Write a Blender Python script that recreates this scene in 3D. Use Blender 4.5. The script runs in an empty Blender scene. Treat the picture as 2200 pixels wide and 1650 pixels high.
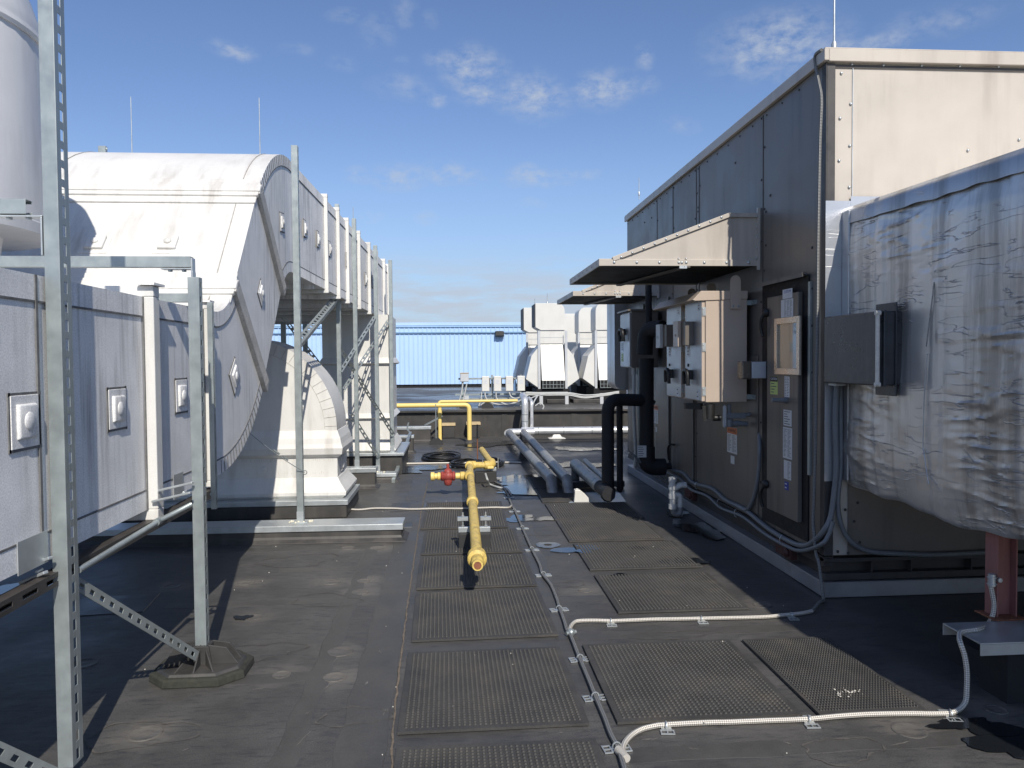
import bpy, bmesh, math, random
from mathutils import Vector, Matrix
random.seed(7)
S = bpy.context.scene
COL = S.collection
R_ = math.radians

# ------------------------------------------------------------------ camera
H = 1.6; FPX = 1650.0
def _basis(yaw, pitch, roll):
    f = Vector((math.sin(yaw)*math.cos(pitch), math.cos(yaw)*math.cos(pitch), -math.sin(pitch)))
    r = Vector((math.cos(yaw), -math.sin(yaw), 0)); u = r.cross(f)
    c, s = math.cos(roll), math.sin(roll)
    return r*c-u*s, u*c+r*s, f
CR, CU, CF = _basis(R_(4.33), R_(1.80), R_(0.45))
CP = Vector((0, 0, H))
cam = bpy.data.cameras.new('camera'); cam.sensor_width = 36; cam.lens = FPX/2200*36; cam.clip_end = 5000; cam.clip_start = .05
co = bpy.data.objects.new('camera', cam); COL.objects.link(co)
mw = Matrix(((CR.x, CU.x, -CF.x, 0), (CR.y, CU.y, -CF.y, 0), (CR.z, CU.z, -CF.z, H), (0, 0, 0, 1)))
co.matrix_world = mw; S.camera = co
def ray(x, y): return CF + CR*((x-1100)/FPX) + CU*((825-y)/FPX)
def G(x, y, z=0.0):                      # measured photo point -> point on the height z
    d = ray(x, y); return CP + d*((z-H)/d.z)
def PX(x, y, X):
    d = ray(x, y); return CP + d*(X/d.x)
def PY(x, y, Y):
    d = ray(x, y); return CP + d*(Y/d.y)

# ------------------------------------------------------------------ sun + sky
SUN_EL = 40.0; SUN_AZ = math.atan2(.2, -.98)     # measured from +Y towards +X
sd = Vector((math.sin(SUN_AZ)*math.cos(R_(SUN_EL)), math.cos(SUN_AZ)*math.cos(R_(SUN_EL)), math.sin(R_(SUN_EL))))
sl = bpy.data.lights.new('sun', 'SUN'); sl.energy = 4.7; sl.angle = R_(.5); sl.color = (1, .94, .84)
so = bpy.data.objects.new('sun', sl); COL.objects.link(so); so.rotation_euler = sd.to_track_quat('Z', 'Y').to_euler(); so.location = (3, -8, 12)
S.view_settings.view_transform = 'Standard'; S.view_settings.look = 'None'; S.view_settings.gamma = 1
S.view_settings.exposure = 0.0
W = bpy.data.worlds.new('World'); S.world = W; W.use_nodes = True
nt = W.node_tree; nt.nodes.clear(); N = nt.nodes.new; LK = nt.links.new
def mth(op, a, b=None, c=None, nt_=None):
    T = nt_ or nt; n = T.nodes.new('ShaderNodeMath'); n.operation = op
    for i, v in enumerate((a, b, c)):
        if v is None: continue
        if isinstance(v, (int, float)): n.inputs[i].default_value = v
        else: T.links.new(v, n.inputs[i])
    return n.outputs[0]
sky = N('ShaderNodeTexSky'); sky.sky_type = 'NISHITA'; sky.sun_disc = False
sky.sun_elevation = R_(SUN_EL); sky.sun_rotation = SUN_AZ; sky.air_density = 1.0; sky.dust_density = .35; sky.ozone_density = 2.0; sky.altitude = 200
tc = N('ShaderNodeTexCoord'); sp = N('ShaderNodeSeparateXYZ'); LK(tc.outputs['Generated'], sp.inputs[0])
az = mth('ARCTAN2', sp.outputs[0], sp.outputs[1]); el = mth('ARCSINE', sp.outputs[2])
cb = N('ShaderNodeCombineXYZ'); LK(az, cb.inputs[0]); LK(el, cb.inputs[1])
CL = [(508,108,34,13,.8),(742,35,28,12,.35),(865,25,20,26,.35),(810,70,32,26,.3),(925,40,16,16,.25),(740,140,22,12,.35),(860,135,16,9,.3),(965,130,38,16,.6),(1015,150,52,34,.95),(1020,195,40,24,.9),(1045,213,25,16,.9),(865,188,54,20,.45),(935,208,19,13,.8),(1143,205,68,36,1),(1297,193,60,27,1.1),(1380,130,18,17,.7),(1393,188,22,13,.5),(1470,270,36,15,.35),(1670,98,100,50,1.05),(1850,95,95,16,.75),(2010,50,95,20,.4),(768,376,28,13,.65),(860,378,48,22,.8),(960,376,66,20,.7),(1145,376,48,17,.9),(1218,375,27,13,.55),(1280,375,32,9,.45),(1137,435,22,9,.35),(800,460,22,9,.35),(912,463,22,10,.45),(975,573,60,10,.55),(640,110,25,10,.3)]
nzw = N('ShaderNodeTexNoise'); nzw.inputs['Scale'].default_value = 18; nzw.inputs['Detail'].default_value = 4
LK(cb.outputs[0], nzw.inputs['Vector'])
vs = N('ShaderNodeVectorMath'); vs.operation = 'MULTIPLY_ADD'; LK(nzw.outputs['Color'], vs.inputs[0]); vs.inputs[1].default_value = (.034, .026, 0); 
vo = N('ShaderNodeVectorMath'); vo.operation = 'ADD'; LK(cb.outputs[0], vo.inputs[0]); vo.inputs[1].default_value = (-.017, -.013, 0); LK(vo.outputs[0], vs.inputs[2])
mx = None
for (px, py, rx, ry, st) in CL:
    d = ray(px, py).normalized(); a0 = math.atan2(d.x, d.y); e0 = math.asin(d.z)
    s1 = N('ShaderNodeVectorMath'); s1.operation = 'SUBTRACT'; LK(vs.outputs[0], s1.inputs[0]); s1.inputs[1].default_value = (a0, e0, 0)
    s2 = N('ShaderNodeVectorMath'); s2.operation = 'MULTIPLY'; LK(s1.outputs[0], s2.inputs[0]); s2.inputs[1].default_value = (FPX/rx*.72, FPX/ry*.72, 0)
    s3 = N('ShaderNodeVectorMath'); s3.operation = 'LENGTH'; LK(s2.outputs[0], s3.inputs[0])
    mr = N('ShaderNodeMapRange'); mr.interpolation_type = 'SMOOTHSTEP'; LK(s3.outputs['Value'], mr.inputs[0])
    mr.inputs[1].default_value = 1.3; mr.inputs[2].default_value = .0; mr.inputs[3].default_value = 0; mr.inputs[4].default_value = st*.95
    mx = mr.outputs[0] if mx is None else mth('MAXIMUM', mx, mr.outputs[0])
nz = N('ShaderNodeTexNoise'); nz.inputs['Scale'].default_value = 42; nz.inputs['Detail'].default_value = 7; nz.inputs['Roughness'].default_value = .62
mp = N('ShaderNodeMapping'); mp.inputs['Scale'].default_value = (1, 1.7, 1); LK(cb.outputs[0], mp.inputs[0]); LK(mp.outputs[0], nz.inputs['Vector'])
thr = mth('SUBTRACT', nz.outputs['Fac'], .36); thr = mth('MULTIPLY', thr, 2.7)
thr.node.use_clamp = True
cm = mth('MULTIPLY', mx, thr)
# low stratus near the horizon
nl = N('ShaderNodeTexNoise'); nl.inputs['Scale'].default_value = 9; nl.inputs['Detail'].default_value = 8; nl.inputs['Roughness'].default_value = .6
ml = N('ShaderNodeMapping'); ml.inputs['Scale'].default_value = (1, 6, 1); LK(cb.outputs[0], ml.inputs[0]); LK(ml.outputs[0], nl.inputs['Vector'])
lr = N('ShaderNodeMapRange'); lr.interpolation_type = 'SMOOTHSTEP'; LK(nl.outputs['Fac'], lr.inputs[0]); lr.inputs[1].default_value = .32; lr.inputs[2].default_value = .60
le = N('ShaderNodeMapRange'); le.interpolation_type = 'SMOOTHSTEP'; LK(el, le.inputs[0]); le.inputs[1].default_value = .155; le.inputs[2].default_value = .075; le.inputs[3].default_value = 0; le.inputs[4].default_value = .8
low = mth('MULTIPLY', lr.outputs[0], le.outputs[0])
cm = mth('MAXIMUM', cm, low); cm = mth('MINIMUM', cm, .9)
hs = N('ShaderNodeHueSaturation'); hs.inputs['Saturation'].default_value = .98; hs.inputs['Value'].default_value = 1.0; LK(sky.outputs[0], hs.inputs['Color'])
mxc = N('ShaderNodeMix'); mxc.data_type = 'RGBA'; LK(cm, mxc.inputs[0]); LK(hs.outputs[0], mxc.inputs[6]); mxc.inputs[7].default_value = (5.6, 6.2, 7.2, 1)
hz = N('ShaderNodeMapRange'); LK(el, hz.inputs[0]); hz.inputs[1].default_value = .34; hz.inputs[2].default_value = -.02; hz.inputs[3].default_value = 0; hz.inputs[4].default_value = 1
hp = mth('MULTIPLY', mth('POWER', hz.outputs[0], 1.6), .95)
mh = N('ShaderNodeMix'); mh.data_type = 'RGBA'; LK(hp, mh.inputs[0]); vt = N('ShaderNodeVectorMath'); vt.operation = 'MULTIPLY'; LK(hs.outputs[0], vt.inputs[0]); vt.inputs[1].default_value = (1.08, 1.17, 1.40); LK(vt.outputs[0], mh.inputs[6]); mh.inputs[7].default_value = (4.3, 6.0, 8.2, 1); LK(mh.outputs[2], mxc.inputs[6])
bg = N('ShaderNodeBackground'); bg.inputs[1].default_value = .092; LK(mxc.outputs[2], bg.inputs[0])
wo = N('ShaderNodeOutputWorld'); LK(bg.outputs[0], wo.inputs[0])
S.cycles.max_bounces = 8

# ------------------------------------------------------------------ materials
MATS = {}
def mat(name, base, rough=.6, metal=0.0, var=.15, scale=4.0, streak=None, dirt=None, dirt_amt=.5, bump=.0, bscale=30, spec=.5, coat=0, alpha=1, trans=0, fine=0.0):
    """procedural paint/metal: base colour broken up by noise, optional vertical streaks of dirt, bump"""
    m = bpy.data.materials.new(name); m.use_nodes = True; t = m.node_tree; b = t.nodes['Principled BSDF']
    tcn = t.nodes.new('ShaderNodeTexCoord'); co_ = tcn.outputs['Object']
    n1 = t.nodes.new('ShaderNodeTexNoise'); n1.inputs['Scale'].default_value = scale; n1.inputs['Detail'].default_value = 8; n1.inputs['Roughness'].default_value = .65
    t.links.new(co_, n1.inputs['Vector'])
    mr = t.nodes.new('ShaderNodeMapRange'); t.links.new(n1.outputs['Fac'], mr.inputs[0]); mr.inputs[1].default_value = .3; mr.inputs[2].default_value = .7; mr.inputs[3].default_value = 1-var; mr.inputs[4].default_value = 1+var
    cur = mr.outputs[0]
    if fine:
        nf = t.nodes.new('ShaderNodeTexNoise'); nf.inputs['Scale'].default_value = 160; nf.inputs['Detail'].default_value = 3; t.links.new(co_, nf.inputs['Vector'])
        mf = t.nodes.new('ShaderNodeMapRange'); t.links.new(nf.outputs['Fac'], mf.inputs[0]); mf.inputs[1].default_value = .35; mf.inputs[2].default_value = .65; mf.inputs[3].default_value = 1-fine; mf.inputs[4].default_value = 1+fine*.6
        cur = mth('MULTIPLY', cur, mf.outputs[0], nt_=t)
    vm = t.nodes.new('ShaderNodeVectorMath'); vm.operation = 'SCALE'; vm.inputs[0].default_value = base; t.links.new(cur, vm.inputs['Scale'])
    col = vm.outputs[0]
    if streak is not None:                     # rain streaks: noise stretched along z
        mpn = t.nodes.new('ShaderNodeMapping'); mpn.inputs['Scale'].default_value = streak; t.links.new(co_, mpn.inputs[0])
        n2 = t.nodes.new('ShaderNodeTexNoise'); n2.inputs['Scale'].default_value = 1; n2.inputs['Detail'].default_value = 6; n2.inputs['Roughness'].default_value = .6
        t.links.new(mpn.outputs[0], n2.inputs['Vector'])
        m2 = t.nodes.new('ShaderNodeMapRange'); t.links.new(n2.outputs['Fac'], m2.inputs[0]); m2.inputs[1].default_value = .47; m2.inputs[2].default_value = .72; m2.inputs[3].default_value = 0; m2.inputs[4].default_value = dirt_amt
        n3 = t.nodes.new('ShaderNodeTexNoise'); n3.inputs['Scale'].default_value = 1.3; n3.inputs['Detail'].default_value = 4; t.links.new(co_, n3.inputs['Vector'])
        m3 = t.nodes.new('ShaderNodeMapRange'); t.links.new(n3.outputs['Fac'], m3.inputs[0]); m3.inputs[1].default_value = .35; m3.inputs[2].default_value = .62
        f = mth('MULTIPLY', m2.outputs[0], m3.outputs[0], nt_=t)
        mc = t.nodes.new('ShaderNodeMix'); mc.data_type = 'RGBA'; t.links.new(f, mc.inputs[0]); t.links.new(col, mc.inputs[6]); mc.inputs[7].default_value = (*(dirt or (.05, .045, .04)), 1)
        col = mc.outputs[2]
    t.links.new(col, b.inputs['Base Color'])
    rr = t.nodes.new('ShaderNodeMapRange'); t.links.new(n1.outputs['Fac'], rr.inputs[0]); rr.inputs[1].default_value = .3; rr.inputs[2].default_value = .7; rr.inputs[3].default_value = max(.02, rough-.1); rr.inputs[4].default_value = min(1, rough+.1)
    t.links.new(rr.outputs[0], b.inputs['Roughness'])
    b.inputs['Metallic'].default_value = metal; b.inputs['Specular IOR Level'].default_value = spec
    b.inputs['Coat Weight'].default_value = coat
    if trans: b.inputs['Transmission Weight'].default_value = trans
    if bump:
        nb = t.nodes.new('ShaderNodeTexNoise'); nb.inputs['Scale'].default_value = bscale; nb.inputs['Detail'].default_value = 5; t.links.new(co_, nb.inputs['Vector'])
        bn = t.nodes.new('ShaderNodeBump'); bn.inputs['Strength'].default_value = bump; bn.inputs['Distance'].default_value = .01; t.links.new(nb.outputs['Fac'], bn.inputs['Height']); t.links.new(bn.outputs[0], b.inputs['Normal'])
    MATS[name] = m; return m
duct_side = mat('weathered_duct_coating', (.86, .85, .83), .62, var=.12, scale=3, streak=(26, 26, 1.6), dirt=(.27, .26, .25), dirt_amt=.85, bump=.06, bscale=60, fine=.16)
duct_white = mat('white_duct_coating', (.69, .68, .65), .5, var=.06, scale=2, streak=(9, 1.8, 1.4), dirt=(.38, .35, .31), dirt_amt=.7, bump=.35, bscale=2.2, fine=.06)
duct_band = mat('taped_duct_band', (.46, .45, .43), .7, var=.2, scale=14, bump=.5, bscale=55, fine=.35)
seal_dark = mat('dirty_sealant_line', (.15, .15, .15), .8, var=.4, scale=20)
galv = mat('galvanised_steel', (.36, .40, .40), .45, metal=.55, var=.13, scale=9, streak=(60, 60, 6), dirt=(.28, .30, .31), dirt_amt=.5, bump=.04, bscale=40)
galv2 = mat('bright_galvanised_sheet', (.50, .53, .54), .40, metal=.6, var=.15, scale=6, bump=.08, bscale=12)
rubber = mat('black_rubber', (.028, .028, .029), .7, var=.25, scale=8, bump=.1, bscale=60)
mat_rub = mat('walkway_mat_rubber', (.054, .052, .049), .62, var=.3, scale=3, streak=(4, 4, 4), dirt=(.11, .095, .075), dirt_amt=.6, fine=.2)
blk_ins = mat('black_pipe_insulation', (.012, .013, .016), .75, var=.3, scale=9, bump=.25, bscale=25)
blk_mem = mat('black_curb_membrane', (.045, .043, .041), .55, var=.3, scale=3, streak=(6, 6, 1.5), dirt=(.12, .105, .09), dirt_amt=.5, bump=.25, bscale=5)
yellow = mat('weathered_yellow_paint', (.68, .50, .14), .55, var=.12, scale=10, streak=(25, 10, 25), dirt=(.10, .07, .03), dirt_amt=.75, bump=.08, bscale=50, fine=.12)
yellow2 = mat('clean_yellow_paint', (.82, .62, .20), .42, var=.06, scale=8)
red_p = mat('red_valve_paint', (.30, .055, .045), .5, var=.25, scale=25, bump=.4, bscale=60)
rust = mat('rusty_steel', (.22, .085, .045), .85, var=.4, scale=22, bump=.3, bscale=50)
beam_red = mat('red_oxide_primer', (.30, .13, .115), .6, var=.2, scale=6, streak=(30, 30, 6), dirt=(.12, .03, .02), dirt_amt=.5)
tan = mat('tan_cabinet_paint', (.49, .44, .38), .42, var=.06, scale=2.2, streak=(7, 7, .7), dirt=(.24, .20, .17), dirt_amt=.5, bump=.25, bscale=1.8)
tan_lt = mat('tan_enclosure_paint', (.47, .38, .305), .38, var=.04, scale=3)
tan_side = mat('shaded_tan_cladding', (.155, .136, .118), .40, var=.16, scale=2, streak=(9, 9, .6), dirt=(.05, .045, .042), dirt_amt=.7, bump=.22, bscale=1.8, metal=.0)  # tan paint with the shade put into a darker base; the streaks are dirt
dark_fr = mat('dark_weathered_trim', (.055, .05, .047), .5, var=.25, scale=8)
gasket = mat('black_door_gasket', (.006, .006, .008), .7, var=.2, scale=20)
foil = None
steel_br = mat('brushed_stainless', (.42, .42, .42), .40, metal=.6, var=.08, scale=2, streak=(3, 3, 40), dirt=(.45, .45, .46), dirt_amt=.5)
glass = mat('tinted_window_glass', (.20, .17, .13), .08, metal=0, var=.04, scale=2, coat=.6)
white_p = mat('white_powder_coat', (.66, .65, .61), .45, var=.04, scale=3, streak=(10, 10, 1), dirt=(.5, .48, .43), dirt_amt=.35)
grey_p = mat('grey_painted_steel', (.50, .52, .54), .45, var=.06, scale=6)
pvc_w = mat('white_plastic_pipe', (.55, .56, .55), .4, var=.2, scale=14, fine=.2)
cond = mat('grey_conduit_plastic', (.17, .18, .19), .5, var=.12, scale=10)
cond_l = mat('pale_grey_conduit', (.46, .47, .46), .5, var=.1, scale=10)
blk_cable = mat('black_cable_sheath', (.015, .015, .015), .45, var=.2, scale=10)
lbl_w = mat('white_label_film', (.62, .63, .64), .5, var=.06, scale=20)
lbl_g = mat('yellow_green_label_film', (.50, .62, .20), .5, var=.06, scale=20)
lbl_o = mat('orange_label_film', (.55, .16, .05), .5, var=.06, scale=20)
ink = mat('black_label_ink', (.03, .03, .035), .6, var=.1, scale=20)
ink_b = mat('blue_label_ink', (.03, .05, .30), .6, var=.1, scale=20)
wood = mat('tan_wood_cap', (.55, .42, .24), .8, var=.15, scale=14)
silver = mat('silver_pipe_jacket', (.70, .71, .72), .42, metal=.6, var=.1, scale=8, bump=.25, bscale=22)
silver_d = mat('wrinkled_dull_pipe_jacket', (.30, .30, .29), .42, metal=.3, var=.35, scale=10, bump=.9, bscale=24, fine=.15)
blue_w = mat('light_blue_corrugated_cladding', (.42, .59, .82), .45, var=.04, scale=.6, streak=(3, 3, .4), dirt=(.34, .50, .72), dirt_amt=.5)
blue_d = mat('blue_cladding_joint', (.20, .36, .54), .5)
dark_void = mat('dark_base_void', (.008, .008, .009), .8)
sand = mat('sandy_grit', (.15, .12, .09), .9, var=.3, scale=30)
rope_light = None

def foil_mat(name, base, rough, wr=1.0):
    m = bpy.data.materials.new(name); m.use_nodes = True; t = m.node_tree; b = t.nodes['Principled BSDF']; n = t.nodes.new; l = t.links.new
    tcn = n('ShaderNodeTexCoord')
    mp_ = n('ShaderNodeMapping'); mp_.inputs['Scale'].default_value = (1.0, 2.2, 15); mp_.inputs['Rotation'].default_value = (.10, 0, 0); l(tcn.outputs['Object'], mp_.inputs[0])
    w = n('ShaderNodeTexNoise'); w.inputs['Scale'].default_value = 1.1; w.inputs['Detail'].default_value = 3; w.inputs['Distortion'].default_value = .5; l(mp_.outputs[0], w.inputs['Vector'])
    rg = mth('ABSOLUTE', mth('SUBTRACT', w.outputs['Fac'], .5, nt_=t), nt_=t)
    r2 = n('ShaderNodeMapRange'); l(rg, r2.inputs[0]); r2.inputs[1].default_value = 0; r2.inputs[2].default_value = .014; r2.inputs[3].default_value = 1; r2.inputs[4].default_value = 0
    mk = n('ShaderNodeTexNoise'); mk.inputs['Scale'].default_value = 3.5; mk.inputs['Detail'].default_value = 2; l(tcn.outputs['Object'], mk.inputs['Vector']); msk = n('ShaderNodeMapRange'); l(mk.outputs['Fac'], msk.inputs[0]); msk.inputs[1].default_value = .45; msk.inputs[2].default_value = .6
    big = n('ShaderNodeTexNoise'); big.inputs['Scale'].default_value = 4; big.inputs['Detail'].default_value = 6; l(tcn.outputs['Object'], big.inputs['Vector'])
    h = mth('ADD', mth('MULTIPLY', r2.outputs[0], mth('MULTIPLY', msk.outputs[0], .5, nt_=t), nt_=t), mth('MULTIPLY', big.outputs['Fac'], .8, nt_=t), nt_=t)
    bp = n('ShaderNodeBump'); bp.inputs['Strength'].default_value = .75*wr; bp.inputs['Distance'].default_value = .012; l(h, bp.inputs['Height']); l(bp.outputs[0], b.inputs['Normal'])
    mv = n('ShaderNodeMapping'); mv.inputs['Scale'].default_value = (4, 4.2, .35); l(tcn.outputs['Object'], mv.inputs[0])
    st = n('ShaderNodeTexNoise'); st.inputs['Scale'].default_value = 1; st.inputs['Detail'].default_value = 7; st.inputs['Roughness'].default_value = .65; l(mv.outputs[0], st.inputs['Vector'])
    s2 = n('ShaderNodeMapRange'); l(st.outputs['Fac'], s2.inputs[0]); s2.inputs[1].default_value = .46; s2.inputs[2].default_value = .60; s2.inputs[3].default_value = 0; s2.inputs[4].default_value = .7
    c1 = n('ShaderNodeMix'); c1.data_type = 'RGBA'; l(s2.outputs[0], c1.inputs[0]); c1.inputs[6].default_value = (*base, 1); c1.inputs[7].default_value = (.26, .245, .225, 1)
    dk = n('ShaderNodeMix'); dk.data_type = 'RGBA'; l(mth('MULTIPLY', mth('MULTIPLY', r2.outputs[0], msk.outputs[0], nt_=t), .07, nt_=t), dk.inputs[0]); l(c1.outputs[2], dk.inputs[6]); dk.inputs[7].default_value = (.10, .10, .10, 1)  # creases drawn as darker lines, their shade put into the foil colour
    l(dk.outputs[2], b.inputs['Base Color']); b.inputs['Metallic'].default_value = .6; b.inputs['Roughness'].default_value = rough
    return m
foil = foil_mat('wrinkled_foil_wrap', (.70, .68, .65), .34)
foil2 = foil_mat('foil_tape', (.50, .51, .53), .35, .5)

def rope_mat(name, base, dark):
    m = bpy.data.materials.new(name); m.use_nodes = True; t = m.node_tree; b = t.nodes['Principled BSDF']; n = t.nodes.new; l = t.links.new
    uv = n('ShaderNodeTexCoord'); s = n('ShaderNodeSeparateXYZ'); l(uv.outputs['UV'], s.inputs[0])
    a = mth('ADD', mth('MULTIPLY', s.outputs[0], 2*math.pi*3, nt_=t), mth('MULTIPLY', s.outputs[1], 330, nt_=t), nt_=t)
    c = mth('SUBTRACT', mth('MULTIPLY', s.outputs[0], 2*math.pi*3, nt_=t), mth('MULTIPLY', s.outputs[1], 330, nt_=t), nt_=t)
    p = mth('MULTIPLY', mth('SINE', a, nt_=t), mth('SINE', c, nt_=t), nt_=t)
    p = mth('MULTIPLY_ADD', p, .5, .5, nt_=t)
    mc = n('ShaderNodeMix'); mc.data_type = 'RGBA'; l(p, mc.inputs[0]); mc.inputs[6].default_value = (*dark, 1); mc.inputs[7].default_value = (*base, 1)
    l(mc.outputs[2], b.inputs['Base Color']); b.inputs['Roughness'].default_value = .5; b.inputs['Metallic'].default_value = .35
    bp = n('ShaderNodeBump'); bp.inputs['Strength'].default_value = .9; bp.inputs['Distance'].default_value = .004; l(p, bp.inputs['Height']); l(bp.outputs[0], b.inputs['Normal'])
    return m
def offset_by_object(m, k=1.0):
    t = m.node_tree; oi = t.nodes.new('ShaderNodeObjectInfo')
    tc_ = [n for n in t.nodes if n.type == 'TEX_COORD'][0]; links = [l for l in t.links if l.from_node == tc_]
    va = t.nodes.new('ShaderNodeVectorMath'); va.operation = 'ADD'; tos = [l.to_socket for l in links]; src = links[0].from_socket
    for l in links: t.links.remove(l)
    t.links.new(src, va.inputs[0]); t.links.new(oi.outputs['Location'], va.inputs[1])
    for s_ in tos: t.links.new(va.outputs[0], s_)
offset_by_object(mat_rub)
rope_l = rope_mat('braided_pale_cable', (.92, .88, .80), (.30, .27, .23))
rope_d = rope_mat('braided_grey_cable', (.34, .34, .33), (.09, .09, .09))

# ------------------------------------------------------------------ mesh builder
def V(*a): return Vector(a)
class MB:
    def __init__(s): s.v = []; s.f = []; s.m = []; s.uv = []
    def add(s, vs_, fs, mi=0, uvs=None):
        o = len(s.v); s.v += [tuple(p) for p in vs_]
        for k, f in enumerate(fs):
            s.f.append(tuple(i+o for i in f)); s.m.append(mi); s.uv.append(uvs[k] if uvs else None)
        return s
    def box(s, a, b, mi=0):
        x0, x1 = sorted((a[0], b[0])); y0, y1 = sorted((a[1], b[1])); z0, z1 = sorted((a[2], b[2]))
        return s.add([(x0,y0,z0),(x1,y0,z0),(x1,y1,z0),(x0,y1,z0),(x0,y0,z1),(x1,y0,z1),(x1,y1,z1),(x0,y1,z1)],
                     [(0,3,2,1),(4,5,6,7),(0,1,5,4),(1,2,6,5),(2,3,7,6),(3,0,4,7)], mi)
    def obox(s, c, a, b, d, mi=0):
        c, a, b, d = map(Vector, (c, a, b, d)); vs_ = []
        for k in (-1, 1):
            for (i, j) in ((-1,-1),(1,-1),(1,1),(-1,1)): vs_.append(c+a*i+b*j+d*k)
        return s.add(vs_, [(0,3,2,1),(4,5,6,7),(0,1,5,4),(1,2,6,5),(2,3,7,6),(3,0,4,7)], mi)
    def bar(s, p0, p1, w, h, up=(0,0,1), mi=0):
        p0, p1 = Vector(p0), Vector(p1); ax = (p1-p0); L = ax.length; ax.normalize(); up = Vector(up)
        sd_ = ax.cross(up).normalized(); u2 = sd_.cross(ax).normalized()
        return s.obox((p0+p1)/2, sd_*w/2, u2*h/2, ax*L/2, mi)
    def prism(s, poly, axis, a, b, mi=0):
        n = len(poly); vs_ = []
        for t in (a, b):
            for (p, q) in poly:
                vs_.append({'x': (t, p, q), 'y': (p, t, q), 'z': (p, q, t)}[axis])
        fs = [tuple(range(n))[::-1], tuple(range(n, 2*n))]+[(i, (i+1) % n, (i+1) % n+n, i+n) for i in range(n)]
        return s.add(vs_, fs, mi)
    def tube(s, pts, r, n=10, mi=0, cap=True, uv=False):
        pts = [Vector(p) for p in pts]; m = len(pts); vs_ = []; prev = None; Ls = [0]
        for i in range(1, m): Ls.append(Ls[-1]+(pts[i]-pts[i-1]).length)
        for i, p in enumerate(pts):
            t = (pts[min(i+1, m-1)]-pts[max(i-1, 0)]).normalized()
            if prev is None: a = t.orthogonal().normalized()
            else: a = (prev-t*prev.dot(t)).normalized()
            prev = a; b = t.cross(a); rr = r[i] if isinstance(r, (list, tuple)) else r
            for k in range(n):
                q = 2*math.pi*k/n; vs_.append(p+(a*math.cos(q)+b*math.sin(q))*rr)
        fs = []; us = []
        for i in range(m-1):
            for k in range(n):
                k2 = (k+1) % n; fs.append((i*n+k, i*n+k2, (i+1)*n+k2, (i+1)*n+k))
                us.append(((k/n, Ls[i]), ((k+1)/n, Ls[i]), ((k+1)/n, Ls[i+1]), (k/n, Ls[i+1])))
        if cap: fs += [tuple(range(n))[::-1], tuple(range((m-1)*n, m*n))]; us += [None, None]
        return s.add(vs_, fs, mi, us if uv else None)
    def cyl(s, p0, p1, r, n=14, mi=0): return s.tube([p0, p1], r, n, mi)
    def lathe(s, prof, c, n=24, axis=(0,0,1), mi=0):
        c = Vector(c); z = Vector(axis).normalized(); x = z.orthogonal().normalized(); y = z.cross(x); vs_ = []; m = len(prof)
        for (r, h) in prof:
            for k in range(n):
                q = 2*math.pi*k/n; vs_.append(c+z*h+(x*math.cos(q)+y*math.sin(q))*max(r, 1e-4))
        fs = [(i*n+k, i*n+(k+1) % n, (i+1)*n+(k+1) % n, (i+1)*n+k) for i in range(m-1) for k in range(n)]
        fs += [tuple(range(n))[::-1], tuple(range((m-1)*n, m*n))]
        return s.add(vs_, fs, mi)
    def dome(s, c, r, axis, h=None, n=8, mi=0):
        h = h or r*.6; return s.lathe([(r, 0), (r*.85, h*.55), (r*.45, h*.9), (.0005, h)], c, n, axis, mi)
    def loft(s, rings, mi=0, cap=True):
        n = len(rings[0]); vs_ = [p for r_ in rings for p in r_]; m = len(rings)
        fs = [(i*n+k, i*n+(k+1) % n, (i+1)*n+(k+1) % n, (i+1)*n+k) for i in range(m-1) for k in range(n)]
        if cap: fs += [tuple(range(n))[::-1], tuple(range((m-1)*n, m*n))]
        return s.add(vs_, fs, mi)
    def sphere(s, c, r, n=12, mi=0):
        k = n//2; return s.lathe([(r*math.sin(math.pi*i/k), -r*math.cos(math.pi*i/k)) for i in range(k+1)], c, n, (0,0,1), mi)
    def build(s, name, mats, parent=None, smooth=35, bevel=0, origin=None, recalc=True):
        if not isinstance(mats, (list, tuple)): mats = [mats]
        if parent is not None: org = Vector(parent['_o'])
        elif origin is not None: org = Vector(origin)
        else:
            xs = [p[0] for p in s.v]; ys = [p[1] for p in s.v]; zs = [p[2] for p in s.v]
            org = Vector(((min(xs)+max(xs))/2, (min(ys)+max(ys))/2, min(zs)))
        me = bpy.data.meshes.new(name); me.from_pydata([tuple(Vector(p)-org) for p in s.v], [], s.f)
        for m_ in mats: me.materials.append(m_)
        me.polygons.foreach_set('material_index', s.m)
        if any(u is not None for u in s.uv):
            ul = me.uv_layers.new(name='uv'); i = 0
            for f, u in zip(s.f, s.uv):
                for k in range(len(f)):
                    if u: ul.data[i].uv = u[k]
                    i += 1
        if recalc:
            bm = bmesh.new(); bm.from_mesh(me); bmesh.ops.recalc_face_normals(bm, faces=bm.faces); bm.to_mesh(me); bm.free()
        if smooth:
            me.shade_smooth(); me.set_sharp_from_angle(angle=R_(smooth))
        o = bpy.data.objects.new(name, me); COL.objects.link(o)
        o['_o'] = list(org)
        if parent is not None: o.parent = parent
        else: o.location = org
        if parent is not None: o.location = (0, 0, 0)
        if bevel:
            bv = o.modifiers.new('bevel', 'BEVEL'); bv.width = bevel; bv.segments = 2; bv.limit_method = 'ANGLE'; bv.angle_limit = R_(40)
        return o
def tag(o, label=None, cat=None, group=None, kind=None):
    if label: o['label'] = label
    if cat: o['category'] = cat
    if group: o['group'] = group
    if kind: o['kind'] = kind
    return o
def thing(name, label, cat, loc, group=None):
    o = bpy.data.objects.new(name, None); COL.objects.link(o); o.location = loc; o['_o'] = list(loc); o.empty_display_size = .1
    return tag(o, label, cat, group)
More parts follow.
